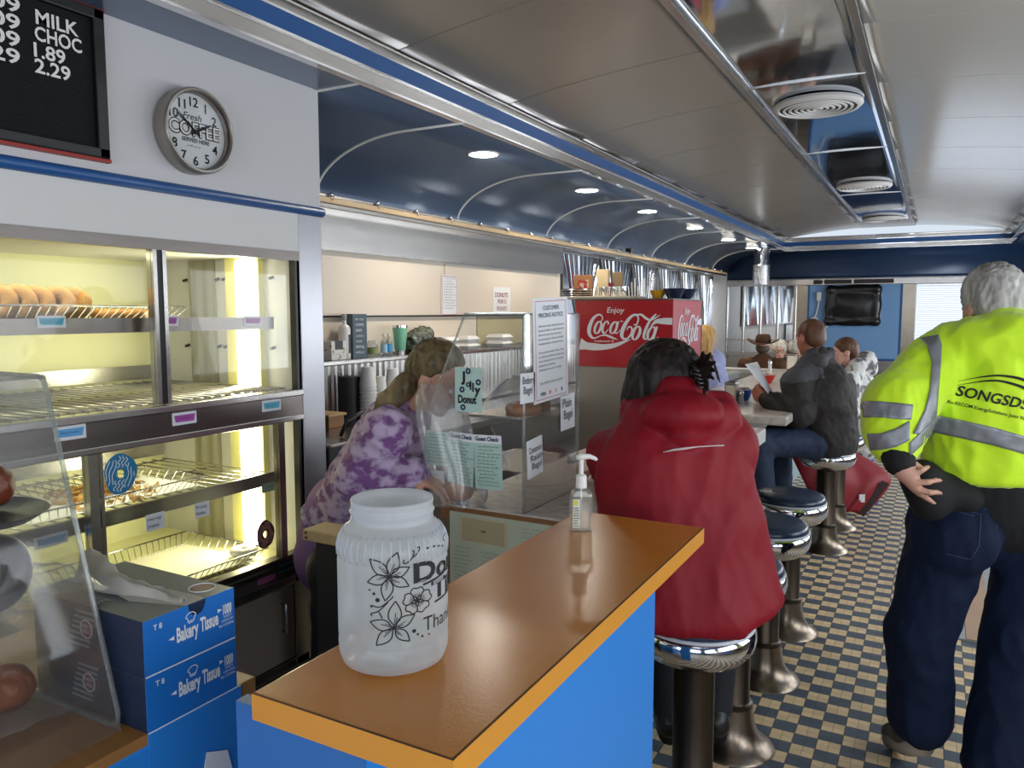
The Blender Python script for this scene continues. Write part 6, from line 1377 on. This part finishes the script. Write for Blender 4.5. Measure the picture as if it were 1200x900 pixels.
jk = [cone(P(812, 730, 2.260), P(794, 620, 2.280), .235, .205, sq=(tf, .62)), cone(P(796, 620, 2.280), J['ch'], .215, .205, sq=(tf, .66)), cone(J['ch'], P(795, 515, 2.330), .205, .16, sq=(tf, .72)), cone(J['sL'], J['sR'], .08, .08), cone(P(795, 505, 2.320), J['nk'], .12, .10),
      cone(P(862, 706, 2.300), P(838, 620, 2.280), .12, .13, sq=(tf, .6)), cone(P(878, 690, 2.350), P(846, 590, 2.330), .06, .085, sq=(tf, .7))]
jk += sleeve(J, 'L', (.082, .074, .055), .95) + sleeve(J, 'R', (.082, .074, .055), .95)
hood = [cone(P(748, 480, 2.340), P(795, 462, 2.250), .03, .035), cone(P(795, 462, 2.250), P(842, 476, 2.300), .035, .03), ell(P(798, 486, 2.210), (.105, .075, .05)), cone(P(754, 488, 2.280), P(806, 510, 2.180), .032, .03), cone(P(806, 510, 2.180), P(846, 488, 2.260), .03, .034)]
top = body('jacket', jk+hood, redj, root, .009, .028, cuts=[lambda X, Y, Z: (.722+.05*np.clip((X+.44)/.12, 0, 1.2)-Z)], smooth=2, wr=[(.016, (5, 5, 1.6)), (.011, (9, 9, 2.8), 3), (.003, (20, 20, 9), 8)])
bv = bvh_of(top); mb = MB(); pp_ = []; ws = []
for x, y, w in ((777, 530, .0016), (790, 527, .003), (803, 525.5, .0036), (818, 523.5, .002), (834, 522.5, .0018), (848, 522, .0022)):
    dd = (P(x, y, 1)-C0).normalized(); h = bv.ray_cast(C0+dd*1.4, dd)
    if h[0] is not None: pp_.append(h[0]-dd*.005); ws.append(w*1.1)
mb.tube(pp_, ws, 6); mb.build('reflective_stripe', M('pale_grey_print', '#c9b9b9', .5), root, smooth=True)
mb = MB()
for pts in ([(752, 497), (780, 507), (806, 512), (830, 507), (846, 497)], [(796, 488), (800, 500), (800, 511)]):
    pp_ = []
    for x, y in cat_rom(pts, 6):
        dd = (P(x, y, 1)-C0).normalized(); h = bv.ray_cast(C0+dd*1.4, dd)
        if h[0] is not None: pp_.append(h[0]-dd*.0003)
    if len(pp_) > 3: mb.tube(pp_, .0013, 5)
mb.build('seams', M('dark_red_seam', '#7a0a1b', .7), root, smooth=True)
body('trousers', trousers(J, .9, (.1, .075, .06), .97, tf), M('dark_trousers', '#15171f', .8), root, .01, .03); shoe('shoe', root, J['aL'], J['tL'], black, black, .9); shoe('shoe', root, J['aR'], J['tR'], black, black, .9)

# ------------------------------------------------------------------ woman in the purple sweatshirt behind the counter
tie = M('purple_cloud_dye_fleece', '#764b82', .85, 0, .05, 19, .15, 80, (1, 1, 1.4), col2='#bba6c2', cr=(.42, .56), sheen=.1); lav = M('lavender_hem', '#8d6a9c', .8, 0, .06, 10); collar = M('purple_rib_collar', '#6b3f86', .8)
Yp = 2.18; A = lambda px, py, y=Yp: aty(px, py, y)
J = dict(hd=A(512, 444, 2.22), nk=A(478, 482, 2.22), ch=A(452, 545, 2.23), pv=A(412, 640, 2.25), sR=A(452, 508, 2.06), eR=A(424, 562, 2.03), wR=A(486, 558, 2.08), sL=A(462, 494, 2.40), eL=A(460, 545, 2.46), wL=A(512, 556, 2.40))
J.update(hR=V((J['pv'].x, 2.16, J['pv'].z-.06)), hL=V((J['pv'].x, 2.34, J['pv'].z-.06))); px_ = J['pv'].x
J.update(kR=V((px_-.02, 2.15, .48)), aR=V((px_-.06, 2.15, .09)), tR=V((px_+.1, 2.14, .035)), kL=V((px_-.02, 2.35, .48)), aL=V((px_-.06, 2.35, .09)), tL=V((px_+.1, 2.36, .035)))
tf = V((.75, 0, -.66)); root = person('woman with a blonde ponytail in a purple tie-dye sweatshirt bending over the counter', (px_, 2.25, 0))
hf = V((.87, .12, -.5)); hp, g, R = head_prims(J['hd'], hf, (.45, 0, .9), 1.0); Rn = np.array(R)
body('body', body_prims(J, .95, tf)+hp+hand_prims(J['wR'], (1, .1, -.2), (0, .2, -1), -1, curl=.5)+hand_prims(J['wL'], (1, -.1, -.2), (0, -.2, -1), 1, curl=.5), skin, root, .007, .022, smooth=1); face_parts(root, g, R)
bh = hair_k('blonde_brown_hair', '#3d3020', '#8d7a55')
body('hair', [ell(g(0, -.02, .045), (.081, .098, .090), Rn), ell(g(0, -.065, .0), (.068, .055, .07), Rn)], bh, root, .006, .02, cuts=[(g(0, .013, .03), R @ V((0, .8, -.55)))], wr=[(.005, (30, 80, 30)), (.003, (60, 120, 60))])
body('ponytail', [cone(A(489, 436, 2.20), A(474, 452, 2.15), .03, .034), cone(A(474, 452, 2.15), A(452, 470, 2.12), .034, .026), cone(A(452, 470, 2.12), A(438, 484, 2.10), .025, .008), cone(A(478, 450, 2.17), A(462, 480, 2.10), .03, .008)], bh, root, .005, .025, wr=(.004, (40, 60, 20)))
MB().sph(g(.088, -.005, -.04), .005).build('earring', chrome, root, smooth=True)
jk = [cone(A(398, 612, 2.25), A(432, 565, 2.23), .135, .145, sq=(tf, .85)), cone(A(432, 565, 2.23), A(458, 515, 2.23), .145, .135, sq=(tf, .85)), cone(J['sR'], J['sL'], .07, .07), cone(A(458, 505, 2.23), A(474, 486, 2.23), .11, .085), cone(A(396, 615, 2.25), A(388, 650, 2.25), .135, .145)]
jk += sleeve(J, 'R', (.076, .072, .05), .97)+sleeve(J, 'L', (.076, .07, .05), .97)
top = body('sweatshirt', jk, tie, root, .008, .035, cuts=[(A(395, 606, 2.25), V((-.25, 0, -1)))], wr=[(.010, (7, 7, 7)), (.008, (14, 14, 20), 3), (.003, 40)])
body('sweatshirt_hem', [cone(A(396, 600, 2.25), A(388, 650, 2.25), .14, .15, sq=(V((1, 0, 0)), .85))], lav, root, .01, .02, wr=(.006, (10, 10, 5)))
MB().torus(A(477, 485, 2.22), .066, .013, V(J['hd'])-V(J['nk'])+V((.0, 0, .06)), 28, 10).build('collar', collar, root, smooth=True)
body('trousers', trousers(J, .95, (.1, .075, .065), .97, (1, 0, 0)), M('black_trousers', '#16161c', .8), root, .012, .03); shoe('shoe', root, J['aL'], J['tL'], black, black, .9); shoe('shoe', root, J['aR'], J['tR'], black, black, .9)

# ------------------------------------------------------------------ man in the dark jacket at the far counter
D = 5.1
J = dict(hd=P(949, 396, 5.1), nk=P(957, 419, 5.1), ch=P(968, 465, 5.1), pv=V((-.6, 5.5, .79)), sL=P(934, 450, 5.0), eL=P(937, 486, 4.95), wL=P(897, 468, 5.1), sR=P(984, 452, 5.32), eR=P(965, 490, 5.5), wR=P(902, 466, 5.45),
         hL=V((-.66, 5.38, .75)), kL=V((-1.0, 5.25, .76)), aL=V((-.93, 5.3, .3)), tL=V((-1.06, 5.26, .24)), hR=V((-.66, 5.58, .75)), kR=V((-1.0, 5.6, .76)), aR=V((-.93, 5.6, .3)), tR=V((-1.06, 5.6, .24)))
J['kL'] = P(888, 520, 4.98); J['aL'] = P(897, 600, 4.95); J['tL'] = P(878, 606, 5.0); J['kR'] = V((-.95, 5.65, .74)); J['aR'] = V((-.9, 5.62, .3))
tf = V((-.85, .35, 0)); root = person('man in a charcoal and brown jacket seated at the far counter reading a paper', (-.6, 5.49, 0))
hf = V((-.75, .62, -.15)); hp, g, R = head_prims(J['hd'], hf, (0, 0, 1), 1.0); Rn = np.array(R)
body('body', body_prims(J, 1.0, tf)+hp+hand_prims(J['wL'], (-.75, .3, .55), (.1, .9, .2), 1, curl=.75)+hand_prims(J['wR'], (-.75, -.2, .5), (.1, -.9, .2), -1, curl=.75), M('ruddy_skin', '#b9785f', .5, 0, .1, 14, .03, 120, sub=.08), root, .008, .022, smooth=1); face_parts(root, g, R)
body('hair', [ell(g(0, -.02, .035), (.079, .096, .088), Rn), ell(g(0, -.06, -.01), (.066, .05, .06), Rn)], hair_k('short_brown_hair', '#4a2e20', '#7a5642'), root, .007, .02, cuts=[(g(0, .05, 0), R @ V((0, .8, -.6)))], wr=(.002, 90))
darkj = M('dark_brown_jacket', '#251f1e', .75, 0, .1, 8, .12, 70); charc = M('charcoal_yoke_fabric', '#46464a', .8, 0, .06, 10, .1, 90)
jk = [cone(P(973, 515, 5.15), J['ch'], .205, .21, sq=(tf, .75)), cone(J['ch'], P(960, 445, 5.12), .205, .14, sq=(tf, .75)), cone(J['sL'], J['sR'], .07, .07), cone(J['nk'], J['sL'], .065, .07), cone(J['nk'], J['sR'], .065, .07)]+sleeve(J, 'L', (.076, .072, .055), .9)+sleeve(J, 'R', (.076, .072, .055), .9)
body('jacket', jk, darkj, root, .012, .05, wr=[(.012, (7, 7, 5)), (.005, 20)])
rd = (P(1010, 440, 5)-P(910, 440, 5)).normalized()
body('charcoal_yoke', [dict(p_, ra=p_['ra']+.005, rb=p_['rb']+.005) for p_ in jk], charc, root, .010, .05, cuts=[(P(940, 445, 5.05), V((0, 0, -1))+rd*.12), (P(958, 430, 5.05), rd)], wr=[(.012, (7, 7, 5)), (.005, 20)])
body('hood', [cone(P(941, 428, 5.04), P(960, 424, 5.0), .035, .04), cone(P(960, 424, 5.0), P(972, 414, 5.1), .04, .03), cone(P(972, 414, 5.1), P(965, 428, 5.22), .032, .04)], charc, root, .009, .03, wr=(.006, 14))
body('jeans', trousers(J, 1.0, (.108, .085, .07), .97, tf), M('blue_jeans', '#1e2d48', .75, 0, .15, 9, .2, 120), root, .012, .04, wr=(.006, 14)); shoe('shoe', root, J['aL'], J['tL'], black, black); shoe('shoe', root, J['aR'], J['tR'], black, black)
pf = MB(); a, b, c, d = P(873, 427, 4.95), P(887, 424, 5.15), P(905, 459, 5.12), P(900, 461, 5.05)
pf.surf([[lerp(a, b, i/6)+V((0, .012*math.sin(i*1.1), 0)) for i in range(7)], [lerp(lerp(a, d, .5), lerp(b, c, .5), i/6)+V((0, .02*math.sin(i*1.1), 0)) for i in range(7)], [lerp(d, c, i/6) for i in range(7)]])
tag(pf.build('folded_paper', paper, smooth=True, solid=.002), 'white folded paper held up by the man in the dark jacket', 'paper')

# ------------------------------------------------------------------ girl in the camouflage coat
J = dict(hd=P(989, 413, 6.5), nk=P(1000, 436, 6.5), ch=P(1006, 468, 6.5), pv=P(1008, 512, 6.5), sL=P(996, 446, 6.38), eL=P(996, 482, 6.35), wL=P(992, 512, 6.3), sR=P(1012, 446, 6.65), eR=P(1014, 482, 6.68), wR=P(1005, 512, 6.66),
         hL=P(1008, 520, 6.44), kL=P(1012, 562, 6.44), aL=P(1026, 596, 6.5), tL=P(1016, 602, 6.5), hR=P(1012, 520, 6.58), kR=P(1016, 562, 6.6), aR=P(1022, 594, 6.64), tR=P(1014, 600, 6.64))
tf = V((-1, 0, 0)); root = person('girl with brown hair in a grey and white camouflage coat facing left', (J['pv'].x, J['pv'].y, 0))
hf = V((-.92, -.36, -.1)); hp, g, R = head_prims(J['hd'], hf, (0, 0, 1), .95); Rn = np.array(R)
body('body', body_prims(J, .8, tf)+hp+hand_prims(J['wL'], (0, 0, -1), (1, 0, 0), 1, .85)+hand_prims(J['wR'], (0, 0, -1), (1, 0, 0), -1, .85), skin_pale, root, .008, .022, smooth=1); face_parts(root, g, R, .95)
body('hair', [ell(g(0, -.02, .045), (.078, .095, .085), Rn), ell(g(0, -.075, -.02), (.07, .05, .1), Rn), cone(g(.06, -.05, -.02), g(.05, -.07, -.14), .035, .02)], hair_k('brown_hair', '#3f291d', '#6f4b35'), root, .007, .025, cuts=[(g(0, .048, .02), R @ V((0, .85, -.5)))], wr=(.004, (60, 60, 14)))
camo = M('grey_white_camouflage', '#6e6d70', .7, 0, .1, 14, .1, 60, col2='#d6d5d3', cr=(.42, .5))
body('coat', [cone(P(1008, 520, 6.5), J['ch'], .165, .165, sq=(tf, .85)), cone(J['ch'], J['nk'], .16, .09), cone(J['sL'], J['sR'], .07), cone(P(1004, 428, 6.45), P(1016, 422, 6.5), .065, .07), cone(P(1016, 422, 6.5), P(1018, 432, 6.55), .07, .07)]+sleeve(J, 'L', (.07, .062, .05), .97)+sleeve(J, 'R', (.07, .062, .05), .97), camo, root, .01, .03, wr=(.006, 20))
body('leggings', trousers(J, .75, (.095, .07, .055), .8, tf), M('bright_blue_leggings', '#2356a8', .7), root, .01, .03)
for q in 'LR': body('red_sock', [cone(lerp(J['k'+q], J['a'+q], .78), J['a'+q], .036, .032), cone(J['a'+q], J['t'+q], .034, .028)], M('pink_red_sock_'+q, '#b8404c', .7), root, .008, .02); MB().tube([J['a'+q]+V((.03, 0, -.045)), lerp(J['a'+q], J['t'+q], .5)+V((0, 0, -.05)), J['t'+q]+V((-.03, 0, -.02))], .022, 8).build('black_sandal', black, root, smooth=True)

# ------------------------------------------------------------------ server in lavender behind the cooler
J = dict(hd=P(828, 398, 6.9), nk=P(828, 418, 6.9), ch=P(826, 440, 6.9), pv=P(826, 474, 6.9), sL=P(812, 422, 6.9), eL=P(808, 450, 6.85), wL=P(806, 474, 6.8), sR=P(838, 422, 6.9), eR=P(842, 446, 6.85), wR=P(840, 466, 6.75))
b0 = J['pv']; tf = V((.25, .95, 0))
for q, sg in (('L', -1), ('R', 1)): J.update({'h'+q: b0+V((.09*sg, 0, -.07)), 'k'+q: b0+V((.09*sg, .02, -.45)), 'a'+q: V((b0.x+.1*sg, b0.y, .09)), 't'+q: V((b0.x+.1*sg, b0.y+.15, .035))})
root = person('server with long blonde hair in a lavender sweatshirt standing behind the red cooler', (b0.x, b0.y, 0)); hf = V((.3, .95, 0)); hp, g, R = head_prims(J['hd'], hf, (0, 0, 1), .98); Rn = np.array(R)
body('body', body_prims(J, .92, tf)+hp+hand_prims(J['wL'], (0, .1, -1), (1, 0, 0), -1, .95)+hand_prims(J['wR'], (0, .1, -1), (-1, 0, 0), 1, .95), skin, root, .009, .022, smooth=1); face_parts(root, g, R)
body('hair', [ell(g(0, -.02, .045), (.082, .1, .09), Rn), cone(g(0, -.07, -.02), g(.03, -.09, -.3), .075, .04), cone(g(.05, -.05, 0), g(.09, -.08, -.28), .04, .02)], hair_k('golden_blonde_hair', '#a8793f', '#dcb878'), root, .009, .03, cuts=[(g(0, .05, .02), R @ V((0, .85, -.5)))], wr=(.005, (60, 60, 12)))
body('sweatshirt', [cone(P(826, 466, 6.9), J['ch'], .18, .17, sq=(tf, .75)), cone(J['ch'], J['nk'], .165, .09, sq=(tf, .8)), cone(J['sL'], J['sR'], .075)]+sleeve(J, 'L')+sleeve(J, 'R', (.078, .072, .055)), M('lavender_fleece', '#a9b2e0', .8, 0, .06, 8), root, .012, .04, wr=(.008, 14))
body('trousers', trousers(J, .95, (.1, .075, .065), .97, tf), M('navy_black_trousers', '#14161f', .8), root, .014, .03); MB().tube([P(833, 416, 6.80), P(840, 436, 6.74), P(846, 460, 6.76)], .012, 8).build('apron_strap', black, root, smooth=True)
shoe('shoe', root, J['aL'], J['tL'], black, black, .9); shoe('shoe', root, J['aR'], J['tR'], black, black, .9)

# ------------------------------------------------------------------ diners in the far booth
def diner(label, px, y, hy, f, jm, s=1.0):
    c = aty(px, hy, y); z = c.z; x = c.x; f = V(f).normalized(); r_ = f.cross(V((0, 0, 1)))
    B = lambda a, b, h: V((x, y, z)) + r_*a*s + f*b*s + V((0, 0, h*s))
    J = dict(hd=B(0, .02, 0), nk=B(0, -.01, -.14), ch=B(0, 0, -.38), pv=B(0, .02, -.70), sL=B(-.19, 0, -.21), sR=B(.19, 0, -.21), eL=B(-.24, .08, -.5), eR=B(.24, .08, -.5), wL=B(-.14, .3, -.5), wR=B(.14, .3, -.5))
    for q, sg in (('L', -1), ('R', 1)): J.update({'h'+q: B(.09*sg, .04, -.75), 'k'+q: B(.1*sg, .45, -.72), 'a'+q: V((*(B(.1*sg, .42, 0)).xy, .1)), 't'+q: V((*(B(.1*sg, .56, 0)).xy, .04))})
    root = person(label, (x, y, 0)); hp, g, R = head_prims(J['hd'], f, (0, 0, 1), s)
    body('body', body_prims(J, s, f)+hp+hand_prims(J['wL'], f, (0, 0, -1), -1, .9, .5)+hand_prims(J['wR'], f, (0, 0, -1), 1, .9, .5), skin_pale, root, .01, .022, smooth=1); face_parts(root, g, R, s)
    body('jacket', [cone(J['pv'], J['ch'], .18*s, .185*s, sq=(f, .72)), cone(J['ch'], J['nk'], .18*s, .085*s, sq=(f, .75)), cone(J['sL'], J['sR'], .08*s)]+sleeve(J, 'L')+sleeve(J, 'R'), jm, root, .014, .05, wr=(.008, 12))
    body('trousers', trousers(J, s, (.1, .08, .065), .97, f), M('dark_diner_trousers', '#1c1f28', .8), root, .016, .03)
    shoe('shoe', root, J['aL'], J['tL'], black, black, s); shoe('shoe', root, J['aR'], J['tR'], black, black, s)
    return root, g, R, J
root, g, R, J = diner('man in a brown cowboy hat and brown jacket seen from behind in the far booth', 894, 9.38, 407, (-.1, 1, 0), M('brown_suede_jacket', '#4f2f17', .8, 0, .1, 9))
ht = MB(); c = g(0, -.01, .05); br = []
for i in range(5):
    row = []
    for k in range(41):
        a = 2*math.pi*k/40; r_ = .085+.085*i/4; row.append(c+V((r_*1.05*math.cos(a), r_*1.1*math.sin(a), .055*(i/4)**2*abs(math.cos(a))**2-.018*(i/4)*abs(math.sin(a)))))
    br.append(row)
felt = M('brown_felt', '#4a2c18', .85, 0, .1, 10); h_ = ht.surf(br).build('hat_brim', felt, root, smooth=True, solid=.006)
MB().lathe([(.088, 0), (.09, .03), (.082, .08), (.065, .105), (.03, .1), (0, .09)], c, 28, sq=(1, 1.15)).build('hat_crown', felt, root, smooth=True)
body('hair', [ell(g(0, -.04, -.01), (.078, .07, .07), np.array(R))], hair_k('grey_brown_hair', '#3b3028', '#6b5d50'), root, .009, .02)
for px, y, lab, cols, gl in ((914, 10.5, 'old woman with curly white hair and glasses facing the camera in the far booth', ('#a79d90', '#efe9df'), True), (933, 10.55, 'grey-haired diner sitting right beside the woman in glasses', ('#8f8a84', '#cfcbc5'), False)):
    root, g, R, J = diner(lab, px, y, 412, (.12, -1, 0) if gl else (.9, -.4, 0), M('black_cardigan', '#191a20', .8), .95); Rn = np.array(R); curls = [ell(g(0, -.02, .05), (.088, .1, .088), Rn)]
    for k in range(26):
        a = k*2.4; t_ = k/26; e = V((math.sin(a)*(.55+.45*t_), -.25+.75*math.cos(a)*.6-.2, 1-1.25*t_)).normalized(); curls.append(ell(g(e.x*.086, -.02+e.y*.09, .05+e.z*.085), (.03, .03, .03), None, k=.012))
    body('curly_hair', curls, hair_k('curly_white_hair_%d' % px, *cols), root, .007, .015, cuts=[(g(0, .05, .03), R @ V((0, .8, -.6)))], wr=(.006, 45))
    if gl:
        sg = MB()
        for q in (-1, 1): sg.torus(g(.031*q, .098, .006), .022, .0028, R @ V((0, 1, 0)), 20, 6); sg.tube([g(.05*q, .096, .01), g(.078*q, .0, .012)], .0022, 5)
        sg.tube([g(-.01, .1, .008), g(.01, .1, .008)], .0025, 5); sg.build('glasses', M('dark_glasses_frame', '#1c1a1a', .3), root, smooth=True)
